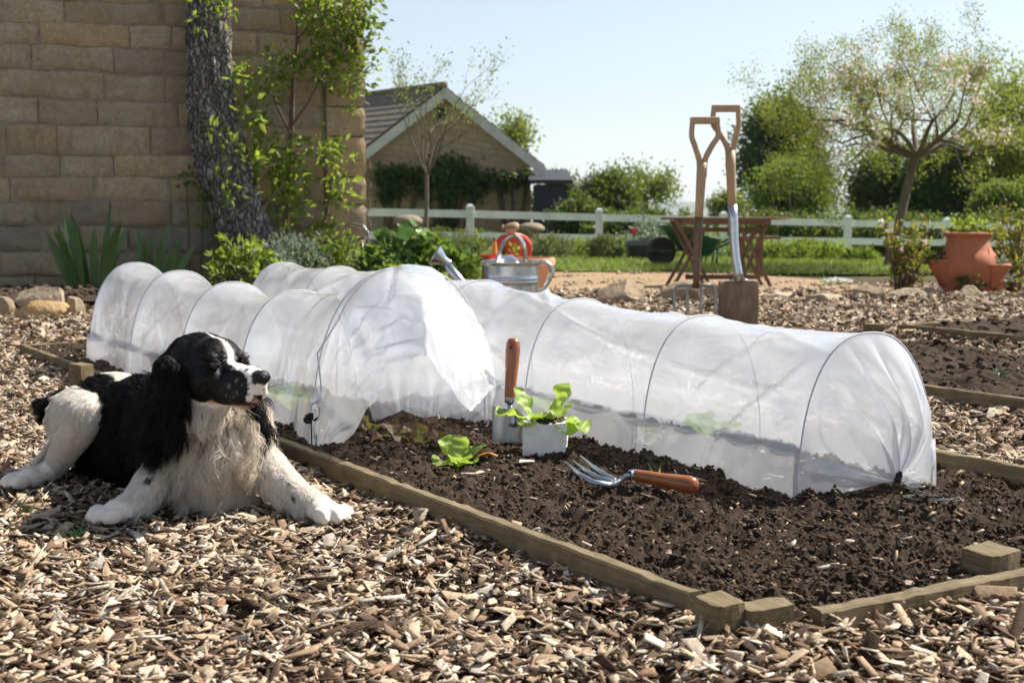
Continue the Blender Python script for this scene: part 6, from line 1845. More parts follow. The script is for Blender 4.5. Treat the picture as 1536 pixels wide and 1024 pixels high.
# open hood in front of the first hoop
edge = [(0, 505, 674, 3.30), (.10, 537, 650, 3.22), (.17, 552, 618, 3.17), (.24, 566, 592, 3.14), (.32, 590, 566, 3.10), (.40, 618, 545, 3.07), (.48, 640, 530, 3.05), (.56, 662, 556, 3.06), (.64, 684, 592, 3.08), (.71, 703, 622, 3.10), (.77, 720, 602, 3.15), (.83, 741, 580, 3.22), (.89, 743, 582, 3.34), (.95, 736, 612, 3.46), (1, 730, 642, 3.55)]
def epos(tt):
    for a, b_ in zip(edge, edge[1:]):
        if tt <= b_[0] + 1e-9:
            f = (tt - a[0]) / (b_[0] - a[0]); return P(a[1] + (b_[1] - a[1]) * f, a[2] + (b_[2] - a[2]) * f, a[3] + (b_[3] - a[3]) * f)
    return P(*edge[-1][1:])
ring = rows[0]
rws = []
n = 40
ctr = (l0 + r0) * .5; ctr.z = .2
for i in range(n + 1):
    f = i / n; row = []
    for j, p in enumerate(ring):
        tt = j / NA; e = epos(tt); q = p.lerp(e, f)
        o_ = (p - ctr).normalized()
        bulge = .055 * math.sin(PI * f ** .8) * math.sin(PI * tt) ** 1.0 * (1 if tt < .78 else max(0, 1 - (tt - .78) / .22))
        q = q + (o_ * .5 + Vector((0, 0, .55)) * (math.sin(PI * tt))) * bulge + (-A) * .05 * math.sin(PI * f) * math.sin(PI * tt)
        fold = abs(mnoise.noise(Vector((tt * 9 + f * 2.2, f * 1.6, 31))))
        fold2 = abs(mnoise.noise(Vector((tt * 6 - f * 4.5, f * 2.0 + 5, 37))))
        w = min(1, f * 5) * (1 if tt < .8 else .3)
        q = q + o_ * w * (-.012 * max(0, .15 - fold) / .15 + .008 * max(0, .14 - fold2) / .14 + .010 * mnoise.noise(Vector((tt * 7, f * 2.5, 3))))
        if q.z < .062: q.z = .062
        row.append(q)
    rws.append(row)
mb = MB(); mb.grid(rws); mb.build('open_flap', M_FILM, tun2, smooth=True)
# slack inner curtain hanging inside the mouth
rws = []
for i in range(26):
    f = i / 25; row = []
    for j in range(50):
        u = j / 49; tt = .34 + .56 * u
        p = ring[int(tt * NA)] + A * .09 - Vector((0, 0, .02))
        b_ = l0.lerp(r0, .45 + .5 * u) + A * .09; b_.z = .075 + .05 * abs(math.sin(u * 5.2)) * (1 - u)
        q = p.lerp(b_, f); q = q + A * (.02 * math.sin(u * 17 + f * 1.5) * f + .012 * mnoise.noise(Vector((u * 7, f * 3, 50))))
        row.append(q)
    rws.append(row)
mb = MB(); mb.grid(rws); mb.build('inner_curtain', M_FILM, tun2, smooth=True)
# outer hold-down wire with loops, and the black clip
def wpts(ps, F, r=.0018):
    return [P(x, y, F) for x, y in ps], r
a2 = [P(x, y, 3.31) for x, y in ((474, 672), (476, 640), (477, 620), (475, 612), (468, 615), (466, 608), (478, 600), (483, 596), (480, 560), (476, 530))]
a2 += [p + (-A) * .035 + Vector((0, 0, .004)) for p in arcs[0][22:78]]
mb = MB(); mb.tube(a2, .0019, 8); mb.build('hold_down_wire', M_WIRE, tun2, smooth=True)
mb = MB(); mb.tube([P(x, y, 3.3) for x, y in ((468, 672), (467, 640), (466, 628), (472, 630), (480, 624), (486, 612), (485, 602))], [.0017, .0017, .003, .003, .003, .0028, .0018], 8); mb.build('cord_loop', M_BLACKP, tun2, smooth=True)
c_ = P(463, 628, 3.3); mb = MB(); mb.box(c_, (.016, .012, .022)); mb.box(c_ + Vector((.006, -.004, .008)), (.012, .012, .014)); mb.box(c_ + Vector((-.008, 0, -.002)), (.008, .01, .012)); mb.build('clip', M_BLACKP, tun2, bevel=.0015)
mb = MB(); q_ = G(506, 673, .03); mb.tube([q_, Vector((q_.x, q_.y, .22)), Vector((q_.x + .004, q_.y + .006, .30))], .0018, 8); mb.build('support_wire', M_WIRE, tun2, smooth=True)
for k, ps in enumerate((((534, 461), (560, 459), (590, 463)), ((563, 523), (600, 514), (634, 506)))):
    mb = MB(); mb.tube([P(x, y, 3.28 - .05 * k) for x, y in ps], .0017, 6); mb.build('brace_wire', M_WIRE, tun2, smooth=True)
# plants dimly seen inside the tunnels
def inner(px, py, lb, mat, seed):
    b_ = soil_at(px, py); rng = random.Random(seed)
    r = thing('lettuce_seedling', lb, 'lettuce', tuple(b_), 'lettuces growing inside the tunnels')
    for k in range(7):
        a = k * 2.4; lettuce_leaf(b_, (math.cos(a) * .7, math.sin(a) * .7, .9), rng.uniform(.07, .10), .055, rng.uniform(.4, 1), rng, mat, r)
inner(436, 618, 'pale lettuce dimly seen inside the short tunnel beside the spaniel muzzle', M_LET, 1)
inner(300, 575, 'lettuce inside the short tunnel behind the spaniel head', M_LETR, 2)
inner(830, 625, 'pale lettuce inside the long tunnel behind the white block', M_LET, 3)
inner(1060, 655, 'lettuce dimly seen in the second bay of the long tunnel', M_LET, 4)
inner(1255, 668, 'small reddish lettuce inside the near bay of the long tunnel', M_LETR, 5)
# ================================================================ the spaniel
DF = Vector((.71, -.70, 0)).normalized(); DR = Vector((DF.y, -DF.x, 0))       # forward, dog's right
DC = Vector((-.625, 2.90, 0))
def dw(f, r, z): return DC + DF * f + DR * r + Vector((0, 0, z))
HO = Vector((-.600, 2.755, .318)); HX = Vector((.80, -.60, -.02)).normalized(); HY = Vector((0, 0, 1)).cross(HX).normalized(); HZ = HX.cross(HY).normalized()
def hw_(x, y, z): return HO + HX * x + HY * y + HZ * z
HM = Matrix((HX, HY, HZ)).transposed()
PARTS = []            # (centre, radii, matrix, label) for the union and for labelling the coat
def ell(c, r, lab, M=None): PARTS.append((Vector(c), Vector(r) if hasattr(r, '__len__') else Vector((r, r, r)), M or Matrix.Identity(3), lab))
def cap(pts, rads, lab, step=.35):
    for (a, ra), (b_, rb_) in zip(zip(pts, rads), list(zip(pts, rads))[1:]):
        a, b_ = Vector(a), Vector(b_); L = (b_ - a).length; n = max(1, int(L / (min(ra, rb_) * step)))
        for i in range(n + 1):
            f = i / n; ell(a.lerp(b_, f), ra + (rb_ - ra) * f, lab)
DM = Matrix((DF, DR, Vector((0, 0, 1)))).transposed()
# trunk
ell(dw(0, 0, .135), (.115, .10, .125), 'body', DM); ell(dw(-.11, 0, .14), (.14, .105, .122), 'body', DM)
ell(dw(-.24, 0, .138), (.14, .105, .118), 'body', DM); ell(dw(-.37, .0, .135), (.12, .105, .118), 'body', DM); ell(dw(-.44, -.01, .13), (.08, .085, .10), 'body', DM)
ell((-.60, 2.828, .14), (.074, .072, .112), 'chest'); ell((-.585, 2.80, .175), (.07, .06, .08), 'chest'); ell((-.60, 2.83, .095), (.072, .066, .078), 'chest')
cap([(-.655, 2.90, .20), (-.64, 2.84, .25), (-.628, 2.79, .295)], [.092, .078, .064], 'neck')
ell(hw_(.0, 0, -.075), (.055, .045, .045), 'throat', HM)
# fore legs
cap([(-.665, 2.845, .175), (-.680, 2.83, .125)], [.054, .044], 'shoulder'); cap([(-.680, 2.83, .125), (-.705, 2.760, .092), (-.722, 2.712, .064)], [.040, .031, .026], 'leg')
cap([(-.722, 2.712, .062), (-.742, 2.690, .046)], [.026, .026], 'leg')
CLAWS = []
def paw(base, d, s=1.0, w=.021):
    d = Vector((d[0], d[1], 0)).normalized(); sd_ = Vector((-d.y, d.x, 0))
    base = Vector(base)
    ell(base, (.030 * s, .026 * s, .021 * s), 'paw', Matrix((d, sd_, Vector((0, 0, 1)))).transposed())
    CLAWS.append((base, d, sd_, s))
    for k, (o_, fw) in enumerate(((-1.35, .012), (-.45, .024), (.45, .024), (1.35, .012))):
        q = base + d * (.014 + fw) * s + sd_ * o_ * .0185 * s
        ell(q + Vector((0, 0, -.002)), (.019 * s, .0086 * s, .0145 * s), 'paw', Matrix((d, sd_, Vector((0, 0, 1)))).transposed())
        ell(q + d * .012 * s + Vector((0, 0, -.006)), (.009 * s, .0085 * s, .009 * s), 'paw', Matrix((d, sd_, Vector((0, 0, 1)))).transposed())
paw((-.752, 2.676, .044), (-.62, -.66), 1.12)
cap([(-.55, 2.875, .17), (-.525, 2.86, .12)], [.056, .045], 'shoulder'); cap([(-.525, 2.86, .12), (-.465, 2.79, .084), (-.415, 2.735, .060), (-.380, 2.695, .050)], [.045, .035, .028, .027], 'leg')
paw((-.360, 2.672, .045), (.66, -.68), 1.18)
# hind leg with the knee up and the hock low
cap([dw(-.40, .055, .15), (-.93, 3.075, .165), (-.905, 3.03, .170)], [.078, .056, .042], 'thigh'); cap([(-.905, 3.03, .168), (-.955, 3.045, .120), (-1.0, 3.07, .060)], [.040, .033, .023], 'shank')
cap([(-1.0, 3.07, .060), (-1.018, 3.055, .046), (-1.030, 3.045, .040)], [.023, .021, .022], 'shank')
paw((-1.042, 3.038, .038), (-.75, -.55), 1.1)
cap([dw(-.40, -.06, .12), dw(-.32, -.13, .07), dw(-.42, -.16, .04)], [.075, .055, .03], 'thigh')
cap([dw(-.47, .03, .15), dw(-.505, .055, .165), dw(-.515, .075, .165)], [.03, .020, .012], 'tail')
# head
ell(hw_(-.004, 0, .006), (.076, .061, .056), 'head', HM); ell(hw_(.036, 0, .016), (.042, .050, .039), 'head', HM)
for s_ in (-1, 1):
    ell(hw_(.030, s_ * .033, -.026), (.056, .028, .040), 'head', HM)
    ell(hw_(.056, s_ * .032, .020), (.016, .016, .011), 'head', HM)
    ell(hw_(.110, s_ * .0175, -.043), (.048, .0140, .025), 'muzzle', HM)
    ell(hw_(.082, s_ * .022, -.040), (.047, .017, .030), 'muzzle', HM)
for (s_, dx) in ((-1, 0.0), (1, 1.0)):
    R_ = HM @ Matrix.Rotation(s_ * -.12, 3, 'X')
    ell(hw_(-.010 + .006 * dx, s_ * .058, -.004), (.032, .014, .024), 'ear', HM)
    ell(hw_(-.020 + .032 * dx, s_ * .068, -.040), (.040, .013, .062), 'ear', R_); ell(hw_(-.030 + .066 * dx, s_ * .075, -.090), (.044, .012, .042), 'ear', R_)
    ell(hw_(-.040 + .086 * dx, s_ * .080, -.118), (.034, .010, .026), 'ear', R_)
ell(hw_(.088, 0, -.016), (.052, .030, .026), 'muzzle', HM); ell(hw_(.126, 0, -.018), (.038, .0275, .026), 'muzzle', HM); ell(hw_(.146, 0, -.024), (.020, .025, .024), 'muzzle', HM)
ell(hw_(.085, 0, -.063), (.064, .0225, .0135), 'jaw', HM); ell(hw_(.040, 0, -.056), (.05, .034, .02), 'jaw', HM)
ell(hw_(.164, 0, -.011), (.0135, .0175, .0135), 'nose', HM)
mb = MB()
v1, f1 = ico(3)
for c, r_, M, lab in PARTS:
    mb.add([c + M @ Vector((p[0] * r_.x, p[1] * r_.y, p[2] * r_.z)) for p in v1], f1.tolist())
t = NT('dog_coat_skin')
at = t.attr('Col'); n1 = t.noise(300, 3, .6, t.coord('Object'))
M_DOGSKIN = t.done(t.bsdf(at.outputs['Color'], .55, 0, .3, t.bump(n1.outputs['Fac'], .25, .002)).outputs[0])
dog = mb.build('dog', M_DOGSKIN, loc=tuple(DC), smooth=True)
m = dog.modifiers.new('r', 'REMESH'); m.mode = 'VOXEL'; m.voxel_size = .0038; m.use_smooth_shade = True
m = dog.modifiers.new('s', 'SMOOTH'); m.factor = .5; m.iterations = 4
dg = bpy.context.evaluated_depsgraph_get(); dg.update()
nm = bpy.data.meshes.new_from_object(dog.evaluated_get(dg)); dog.modifiers.clear(); dog.data = nm
nm.materials.clear(); nm.materials.append(M_DOGSKIN)
tag(dog, 'black and white spaniel lying on the wood chips, looking to the right', 'dog')
nv = len(nm.vertices)
V = np.empty(nv * 3, np.float32); nm.vertices.foreach_get('co', V); V = V.reshape(-1, 3) + np.array(DC, np.float32)
PC = np.array([tuple(p[0]) for p in PARTS]); PR = np.array([tuple(p[1]) for p in PARTS]); PMx = np.array([[list(r) for r in p[2]] for p in PARTS]); LAB = np.array([p[3] for p in PARTS])
def label_of(Q):
    out = np.empty(len(Q), int)
    for a in range(0, len(Q), 6000):
        d = Q[a:a + 6000, None, :] - PC[None]
        l = np.einsum('nki,kij->nkj', d, PMx) / PR[None]
        k = np.linalg.norm(l, axis=2); rm = PR.min(1)[None]
        out[a:a + 6000] = np.argmin((k - 1) * rm, axis=1)
    return LAB[out]
_hx, _hy, _hz, _ho = [np.array(v) for v in (HX, HY, HZ, HO)]
def head_l(Q):
    d = Q - _ho; return np.stack([d @ _hx, d @ _hy, d @ _hz], 1)
_df, _dr, _dc = [np.array(v) for v in (DF, DR, DC)]
def body_l(Q):
    d = Q - _dc; return np.stack([d @ _df, d @ _dr, d[:, 2]], 1)
BLACK = np.array([.0035, .0032, .0034]); WHITE = np.array([.83, .785, .72]); CREAM = np.array([.82, .69, .50]); PINK = np.array([.62, .36, .28])
def n3(Q, s, o=0): return np.array([mnoise.noise(Vector((float(p[0]) * s + o, float(p[1]) * s, float(p[2]) * s))) for p in Q])
def coat(Q, L):
    """colour of the coat at points Q with part labels L"""
    n = len(Q); h = head_l(Q); b = body_l(Q)
    j1 = n3(Q, 22); j2 = n3(Q, 90, 5)
    w = np.zeros(n)                                   # 1 = white
    trunk = np.isin(L, ['body', 'chest', 'neck', 'shoulder', 'throat'])
    # chest, shoulders: white in front; black saddle behind
    fr = b[:, 0] + .30 * np.abs(b[:, 1]) * 0 + .012 * j1
    lim = np.where(b[:, 1] > .02, -.045 + .25 * (b[:, 2] - .12), -.02)
    w = np.where(trunk & (fr > lim) & (b[:, 2] < .262 + .01 * j1), 1, w)
    w = np.where(np.isin(L, ['chest', 'throat']), 1, w)
    w = np.where((L == 'neck') & (h[:, 0] < -.01) & (b[:, 2] > .2), 0, w)
    w = np.where((L == 'neck') & (b[:, 0] < .02), 0, w)
    w = np.where((L == 'shoulder'), np.where((b[:, 1] > 0) & (b[:, 0] < -.05 + .02 * j1), 0, 1), w)
    w = np.where(np.isin(L, ['leg', 'paw', 'thigh', 'shank']), 1, w)
    # rump: white stripe over the hips
    w = np.where((L == 'body') & (b[:, 0] < -.395 + .02 * j1) & (b[:, 2] > .11), 1, w)
    w = np.where((L == 'body') & (b[:, 0] < -.30 + .02 * j1) & (b[:, 2] > .222) & (b[:, 1] < .02), 1, w)
    w = np.where((L == 'thigh') & (b[:, 1] < .03), 0, w)
    # head
    hd = np.isin(L, ['head', 'muzzle', 'jaw', 'nose', 'ear'])
    hb = np.interp(h[:, 0], [-.06, -.03, .03, .06, .085, .105, .125, .15, .2], [0, .001, .0030, .0050, .010, .0155, .019, .021, .03])
    blaze = (np.abs(h[:, 1] + .001) < hb + .0025 * j1) & (h[:, 2] > -.030)
    sidew = (h[:, 0] > .146 + .012 * j1) & (h[:, 2] < .02)
    w = np.where(hd, np.where(blaze | sidew, 1, 0), w)
    w = np.where((L == 'jaw'), 1, w)
    w = np.where((L == 'ear') | (L == 'tail'), 0, w)
    spots = (j2 > .36) & (h[:, 0] > .10) & hd
    w = np.where(spots, .15, w)
    lsp = (n3(Q, 52, 9) > .60) & np.isin(L, ['leg'])
    w = np.where(lsp, .12, w)
    col = BLACK + (WHITE - BLACK) * w[:, None]
    # cream in the curls of the chest and throat, pink lips
    cr = np.clip(.62 + .8 * n3(Q, 30, 2), 0, 1) * np.isin(L, ['chest', 'throat', 'neck']) * w * np.clip(1 - np.abs(b[:, 1]) / .12, 0.1, 1)
    col = col * (1 - cr[:, None]) + CREAM * cr[:, None]
    pw = np.isin(L, ['paw']) * w * .35
    col = col * (1 - pw[:, None]) + np.array([.72, .56, .42]) * pw[:, None]
    lip = ((L == 'jaw') & (h[:, 0] > .045) & (h[:, 2] > -.071))
    col = np.where(lip[:, None], PINK * .9 + .1 * j2[:, None], col)
    mouth = np.isin(L, ['muzzle', 'jaw']) & (np.abs(h[:, 2] + .0590 + .006 * np.clip((h[:, 0] - .1) / .05, -1, 1)) < .0032) & (h[:, 0] > .03)
    col = np.where(mouth[:, None], BLACK * .6, col)
    nose = (L == 'nose') | ((h[:, 0] > .150) & (h[:, 2] > -.022) & (np.abs(h[:, 1]) < .018) & (h[:, 2] < .006))
    col = np.where(nose[:, None], np.array([.012, .011, .012]), col)
    return col, w, nose
LV_ = label_of(V)
colv, wv_, nose_v = coat(V, LV_)
a = nm.color_attributes.new('Col', 'FLOAT_COLOR', 'POINT'); c4 = np.ones((nv, 4), np.float32); c4[:, :3] = colv; a.data.foreach_set('color', c4.ravel())
nm.update()
# eyes
M_EYE = pm('brown_eye', (.022, .009, .004), (.01, .004, .002), 160, .03, spec=.8, bump=0)
M_LID = pm('dark_eyelid', (.004, .0035, .0035), (.006, .005, .005), 60, .6, spec=.2, bump=.1)
for s_ in (-1, 1):
    e = hw_(.0725, s_ * .0362, .0085)
    mb = MB(); mb.blob(e, (.0106, .0106, .0106), random.Random(1), 3, 0); eo = mb.build('eye', M_EYE, dog, smooth=True)
    dirv = (HX * .8 + HY * s_ * .55 + HZ * .02).normalized(); side = dirv.cross(HZ).normalized(); upv = side.cross(dirv)
    mb = MB()
    for sg, hh in ((1, .0088), (-1, .0078)):
        mb.tube([e + dirv * (.0066 * math.sin(th) + .0035) + side * .0115 * math.cos(th) + upv * sg * hh * math.sin(th) for th in np.linspace(0, PI, 13)], [.0006 + .0008 * math.sin(th) for th in np.linspace(0, PI, 13)], 8)
    mb.build('eyelid', M_LID, dog, smooth=True)
# claws
M_CLAW = pm('horn_claw', (.10, .07, .05), (.2, .15, .11), 60, .5, bump=.1)
for base, d, sd_, sc_ in CLAWS:
    for o_, fw in ((-1.35, .012), (-.45, .024), (.45, .024), (1.35, .012)):
        q = base + d * (.014 + fw + .019) * sc_ + sd_ * o_ * .0165 * sc_ + Vector((0, 0, -.010))
        mb = MB(); mb.tube([q, q + d * .007 + Vector((0, 0, -.002)), q + d * .011 + Vector((0, 0, -.006))], [.0028, .0022, .0006], 8); mb.build('claw', M_CLAW, dog, smooth=True)
# nostrils
for s_ in (-1, 1):
    mb = MB(); mb.blob(hw_(.1745, s_ * .0078, -.010), (.0028, .0036, .0030), random.Random(2), 2, 0); mb.build('nostril', M_DARKP, dog, smooth=True)

# ---- coat
nm.calc_loop_triangles()
nt_ = len(nm.loop_triangles)
T = np.empty(nt_ * 3, np.int32); nm.loop_triangles.foreach_get('vertices', T); T = T.reshape(-1, 3)
P0, P1, P2 = V[T[:, 0]], V[T[:, 1]], V[T[:, 2]]
cr_ = np.cross(P1 - P0, P2 - P0); ar = np.linalg.norm(cr_, axis=1) * .5
VN = np.zeros_like(V)
for k in range(3): np.add.at(VN, T[:, k], cr_)
VN /= np.linalg.norm(VN, axis=1, keepdims=True) + 1e-12
rs = np.random.RandomState(99)
lt = LV_[T[:, 0]]
dens = np.ones(nt_)
for lab, k in (('head', 1.9), ('muzzle', 2.6), ('jaw', 2.0), ('ear', 1.6), ('chest', 1.25), ('neck', 1.2), ('throat', 1.2), ('leg', 1.5), ('paw', 2.0), ('nose', 0), ('tail', 2.0), ('shank', 1.4), ('thigh', 1.3)): dens[lt == lab] = k
cen = (P0 + P1 + P2) / 3
dens *= np.where((cen[:, 2] < .02), .3, 1.0)
NH = 140000
pr = ar * dens; pr /= pr.sum()
ti = rs.choice(nt_, NH, p=pr)
u, v = rs.rand(NH), rs.rand(NH); fl = u + v > 1; u[fl], v[fl] = 1 - u[fl], 1 - v[fl]
Q = P0[ti] * (1 - u - v)[:, None] + P1[ti] * u[:, None] + P2[ti] * v[:, None]
N = VN[T[ti, 0]] * (1 - u - v)[:, None] + VN[T[ti, 1]] * u[:, None] + VN[T[ti, 2]] * v[:, None]
N /= np.linalg.norm(N, axis=1, keepdims=True)
LQ = label_of(Q)
colq, wq, noseq = coat(Q, LQ)
h = head_l(Q); b = body_l(Q)
# no hair on the nose pad, over the eyes or in the mouth line
ok = ~noseq
for s_ in (-1, 1):
    ok &= np.linalg.norm(h - np.array([.0755, s_ * .037, .0085]), axis=1) > .0115
Q, N, LQ, colq, wq, h, b = Q[ok], N[ok], LQ[ok], colq[ok], wq[ok], h[ok], b[ok]; NH = len(Q)
down = np.array([0, 0, -1.])
D = np.zeros((NH, 3)); Ln = np.zeros(NH); lift = np.full(NH, .25); wave = np.zeros(NH); wf = np.full(NH, 1.5); grav = np.full(NH, .3)
def setp(mask, d, L, li, wa, fq, gr):
    D[mask] = d; Ln[mask] = L; lift[mask] = li; wave[mask] = wa; wf[mask] = fq; grav[mask] = gr
is_ = lambda *ls: np.isin(LQ, ls)
setp(is_('body'), -_df * .75 + down * .7, .040, .22, .0045, 1.8, .3)
low = is_('body') & (b[:, 2] < .11); Ln[low] = .055; D[low] = -_df * .3 + down; wave[low] = .006
setp(is_('body') & (wq > .5), -_df * .6 + down * .6, .022, .2, .002, 1.2, .2)
setp(is_('chest'), down * 1.0 + _df * .15, .068, .5, .0130, 2.0, .5)
setp(is_('neck', 'throat'), down * .9 - _df * .35, .040, .35, .006, 2.0, .4)
setp(is_('neck', 'throat') & (wq > .5), down * 1.0 + _df * .1, .046, .4, .0075, 2.2, .4)
setp(is_('shoulder'), down * 1.0 - _df * .2, .030, .25, .003, 1.4, .3)
setp(is_('shoulder') & (wq < .5), down * 1.0 - _df * .4, .042, .25, .005, 1.7, .3)
legd = np.where((b[:, 1] > 0)[:, None], np.array([-.45, -.5, -.65]), np.array([.62, -.35, -.5]))
D[is_('leg')] = legd[is_('leg')]; Ln[is_('leg')] = .017; lift[is_('leg')] = .26; wave[is_('leg')] = .0014
back = is_('leg') & (N[:, 2] < .0) ; Ln[back] = .026; D[back] = legd[back] * .5 + down * .8; lift[back] = .4; wave[back] = .003
D[is_('paw')] = np.where((Q[:, 0] < -.95)[:, None], np.array([-.7, -.5, -.25]), legd)[is_('paw')]; Ln[is_('paw')] = .0042; lift[is_('paw')] = .12; grav[is_('paw')] = .1
setp(is_('thigh'), np.array([-.25, -.25, -.9]), .022, .22, .0022, 1.2, .2)
setp(is_('shank'), np.array([-.72, .1, -.62]), .019, .22, .0018, 1.2, .2)
fe = is_('shank') & (N @ np.array([-.4, .75, .2]) > .35); Ln[fe] = .060; lift[fe] = .35; wave[fe] = .006; D[fe] = np.array([-.75, .15, -.5]); grav[fe] = .5
fb = is_('thigh') & (N @ np.array([-.7, .5, .1]) > .5); Ln[fb] = .034; lift[fb] = .3; wave[fb] = .004
setp(is_('tail'), np.array([-.5, -.1, .1]), .042, .6, .010, 1.6, .6)
hb_ = -_hx * .9 - _hz * .25
setp(is_('head'), hb_, .0105, .14, .0005, 1, .05)
setp(is_('head') & (h[:, 0] < -.035), -_hx * .5 - _hz * .9, .022, .2, .003, 1.4, .3)
setp(is_('muzzle'), -_hx * .8 - _hz * .4, .0052, .12, .0002, 1, .05)
setp(is_('jaw'), -_hx * .6 - _hz * .6, .008, .15, .0006, 1, .1)
setp(is_('ear'), -_hz * 1.0 - _hx * .18, .050, .22, .0055, 1.6, .5)
eb = is_('ear') & (h[:, 2] < -.075); Ln[eb] = .068; wave[eb] = .0075
et = is_('ear') & (h[:, 2] > -.022); Ln[et] = .026; wave[et] = .003
# direction noise, shared by neighbours so that hair falls in locks
nzv = np.stack([n3(Q, 24, k * 7) for k in range(3)], 1); nz2 = np.stack([n3(Q, 85, k * 3 + 40) for k in range(3)], 1)
amp = np.clip(Ln / .05, .1, 1.3)[:, None]
D = D / np.linalg.norm(D, axis=1, keepdims=True) + nzv * .55 * amp + nz2 * .45 * amp + rs.normal(size=D.shape) * .10
D = D - N * (D * N).sum(1, keepdims=True); D /= np.linalg.norm(D, axis=1, keepdims=True) + 1e-9
S = np.cross(D, N)
Ln = Ln * rs.uniform(.6, 1.12, NH) * (1 + .35 * n3(Q, 40, 77))
ph = n3(Q, 38, 11) * 9 + rs.normal(0, .35, NH)
K = 7
tt = np.linspace(0, 1, K)[None, :, None]
n_ = N[:, None, :]; d_ = D[:, None, :]; s_ = S[:, None, :]; L_ = Ln[:, None, None]
li = lift[:, None, None]
wv2 = wave[:, None, None] * np.sin(2 * PI * wf[:, None, None] * tt + ph[:, None, None]) * tt ** .7
wv3 = wave[:, None, None] * .7 * np.cos(2 * PI * wf[:, None, None] * tt + ph[:, None, None] * 1.3) * tt ** .7
pts = Q[:, None, :] - n_ * .0012 + d_ * L_ * tt + n_ * L_ * (li * np.sin(PI * .55 * tt)) + s_ * wv2 + n_ * wv3
lg = np.where(Ln > .022)[0]
gi = lg[rs.rand(len(lg)) < 1 / 34.0]
near = np.empty(len(lg), int)
gq = Q[gi].astype(np.float32); g2 = (gq ** 2).sum(1)
for a_ in range(0, len(lg), 4000):
    q_ = Q[lg[a_:a_ + 4000]].astype(np.float32)
    near[a_:a_ + 4000] = np.argmin(g2[None] - 2 * q_ @ gq.T, axis=1)
G_ = pts[gi][near]                                     # path of the lock each hair belongs to
dist = np.linalg.norm(Q[lg] - Q[gi][near], axis=1)
ck = (.60 * tt[:, :, 0] ** .8 * rs.uniform(.6, 1.1, (len(lg), 1)) * (dist < .022)[:, None] * (LQ[lg] == LQ[gi][near])[:, None])[..., None]
pts[lg] = pts[lg] * (1 - ck) + G_ * ck
pts[:, :, 2] -= (Ln * grav)[:, None] * (tt[:, :, 0] ** 2) * .45
pts[:, :, 2] = np.maximum(pts[:, :, 2], .014 + .01 * rs.rand(NH)[:, None])
rad = np.where(is_('muzzle', 'head', 'paw', 'jaw'), .00034, .00042)
# a few whiskers
nw = 10
wq0 = np.array([tuple(hw_(.105 + .035 * rs.rand(), s * .029, -.035 + .015 * rs.rand())) for s in (-1, 1) for _ in range(nw // 2)])
wd = np.array([tuple((HX * .4 + HY * s * 1.0 - HZ * rs.uniform(.1, .8)).normalized()) for s in (-1, 1) for _ in range(nw // 2)])
wp_ = wq0[:, None, :] + wd[:, None, :] * tt * .05; wp_[:, :, 2] -= .012 * (tt[:, :, 0] ** 2)
pts = np.concatenate([pts, wp_], 0); rad = np.concatenate([rad, np.full(nw, .00014)])
k_ = rs.uniform(.82, 1.1, (NH, 1))
colh = np.concatenate([np.clip(colq * k_, 0, 1), np.tile(np.array([[.03, .028, .027]]), (nw, 1))], 0)
t = NT('dog_hair')
at = t.attr('Col')
bs = t.bsdf(at.outputs['Color'], .45, 0, .35)
tr = t.n('ShaderNodeBsdfTranslucent'); t.l(at.outputs['Color'], tr.inputs['Color'])
mx = t.n('ShaderNodeMixShader'); mx.inputs[0].default_value = .38; t.l(bs.outputs[0], mx.inputs[1]); t.l(tr.outputs[0], mx.inputs[2])
M_HAIR = t.done(mx.outputs[0])
hc = bpy.data.hair_curves.new('coat_hair')
hc.add_curves([K] * len(pts))
hc.points.foreach_set('position', (pts - np.array(DC)).astype(np.float32).ravel())
ra = hc.attributes.get('radius') or hc.attributes.new('radius', 'FLOAT', 'POINT')
prof_r = np.array([1, 1, .95, .85, .7, .5, .2])
ra.data.foreach_set('value', (rad[:, None] * prof_r[None]).astype(np.float32).ravel())
ca = hc.attributes.new('Col', 'FLOAT_COLOR', 'CURVE'); c4 = np.ones((len(pts), 4), np.float32); c4[:, :3] = colh; ca.data.foreach_set('color', c4.ravel())
hc.materials.append(M_HAIR)
ho = bpy.data.objects.new('coat_hair', hc); COL.objects.link(ho); ho.parent = dog

# ================================================================ summer haze
t = NT('haze_air')
pv = t.n('ShaderNodeVolumePrincipled'); pv.inputs['Density'].default_value = 1.3e-4; pv.inputs['Color'].default_value = (.80, .88, 1, 1); pv.inputs['Anisotropy'].default_value = .2
t.l(pv.outputs[0], t.out.inputs['Volume'])
mb = MB(); mb.box((0, 2800, 20), (10000, 6500, 110)); o = mb.build('haze', t.m); tag(o, kind='stuff')
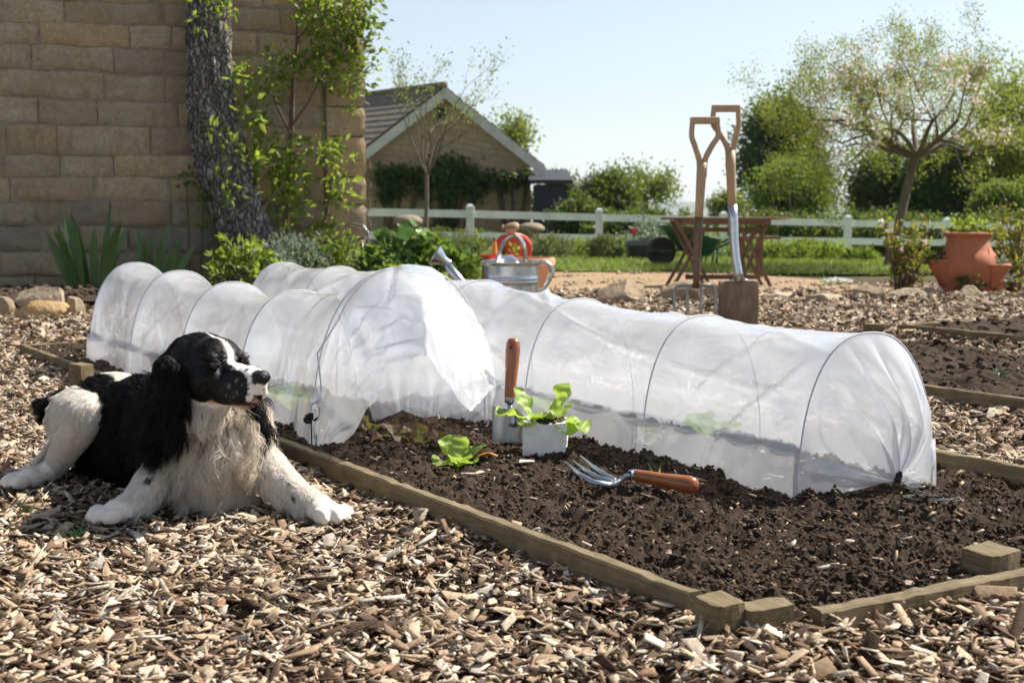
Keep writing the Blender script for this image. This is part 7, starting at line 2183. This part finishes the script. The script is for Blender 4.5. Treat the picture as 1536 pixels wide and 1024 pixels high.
# ================================================================ light, sky, camera
SUN_AZ = Vector((.885, .465)).normalized(); SUN_EL = R(48)
sd = Vector((SUN_AZ.x * math.cos(SUN_EL), SUN_AZ.y * math.cos(SUN_EL), math.sin(SUN_EL)))
sun = bpy.data.lights.new('sun', 'SUN'); sun.energy = 5.0; sun.angle = R(.53); sun.color = (1, .95, .86)
so = bpy.data.objects.new('sun', sun); COL.objects.link(so); so.location = (0, 0, 20)
so.rotation_euler = sd.to_track_quat('Z', 'Y').to_euler()
w = bpy.data.worlds.new('World'); SC.world = w; w.use_nodes = True
nt = w.node_tree; nt.nodes.clear()
sky = nt.nodes.new('ShaderNodeTexSky'); sky.sky_type = 'NISHITA'; sky.sun_disc = False
sky.sun_elevation = SUN_EL; sky.sun_rotation = math.atan2(sd.x, sd.y)
sky.air_density = 1.0; sky.dust_density = .35; sky.ozone_density = 1.0; sky.altitude = 50
bg = nt.nodes.new('ShaderNodeBackground'); bg.inputs['Strength'].default_value = .070
ow = nt.nodes.new('ShaderNodeOutputWorld')
hs = nt.nodes.new('ShaderNodeHueSaturation'); hs.inputs['Saturation'].default_value = .50; hs.inputs['Value'].default_value = 1.0
nt.links.new(sky.outputs[0], hs.inputs['Color']); mt = nt.nodes.new('ShaderNodeMix'); mt.data_type = 'RGBA'; mt.blend_type = 'MULTIPLY'; mt.inputs[0].default_value = 1; mt.inputs[7].default_value = (.95, 1.0, 1.06, 1)
nt.links.new(hs.outputs[0], mt.inputs[6]); nt.links.new(mt.outputs[2], bg.inputs[0]); nt.links.new(bg.outputs[0], ow.inputs[0])
cam = bpy.data.cameras.new('camera'); cam.lens = 50; cam.sensor_width = 36; cam.clip_end = 20000; cam.clip_start = .05
co_ = bpy.data.objects.new('camera', cam); COL.objects.link(co_)
co_.location = (0, 0, CAM_H); co_.rotation_euler = (PI / 2 - PITCH, 0, 0)
cam.dof.use_dof = True; cam.dof.focus_distance = 3.0; cam.dof.aperture_fstop = 9.0
SC.camera = co_
SC.view_settings.view_transform = 'Standard'; SC.view_settings.look = 'None'
SC.view_settings.exposure = 0.97; SC.view_settings.gamma = 1.0
SC.cycles.use_denoising = True
SC.cycles.transparent_max_bounces = 32; SC.cycles.max_bounces = 8
SC.cycles.use_adaptive_sampling = True; SC.cycles.adaptive_threshold = .02
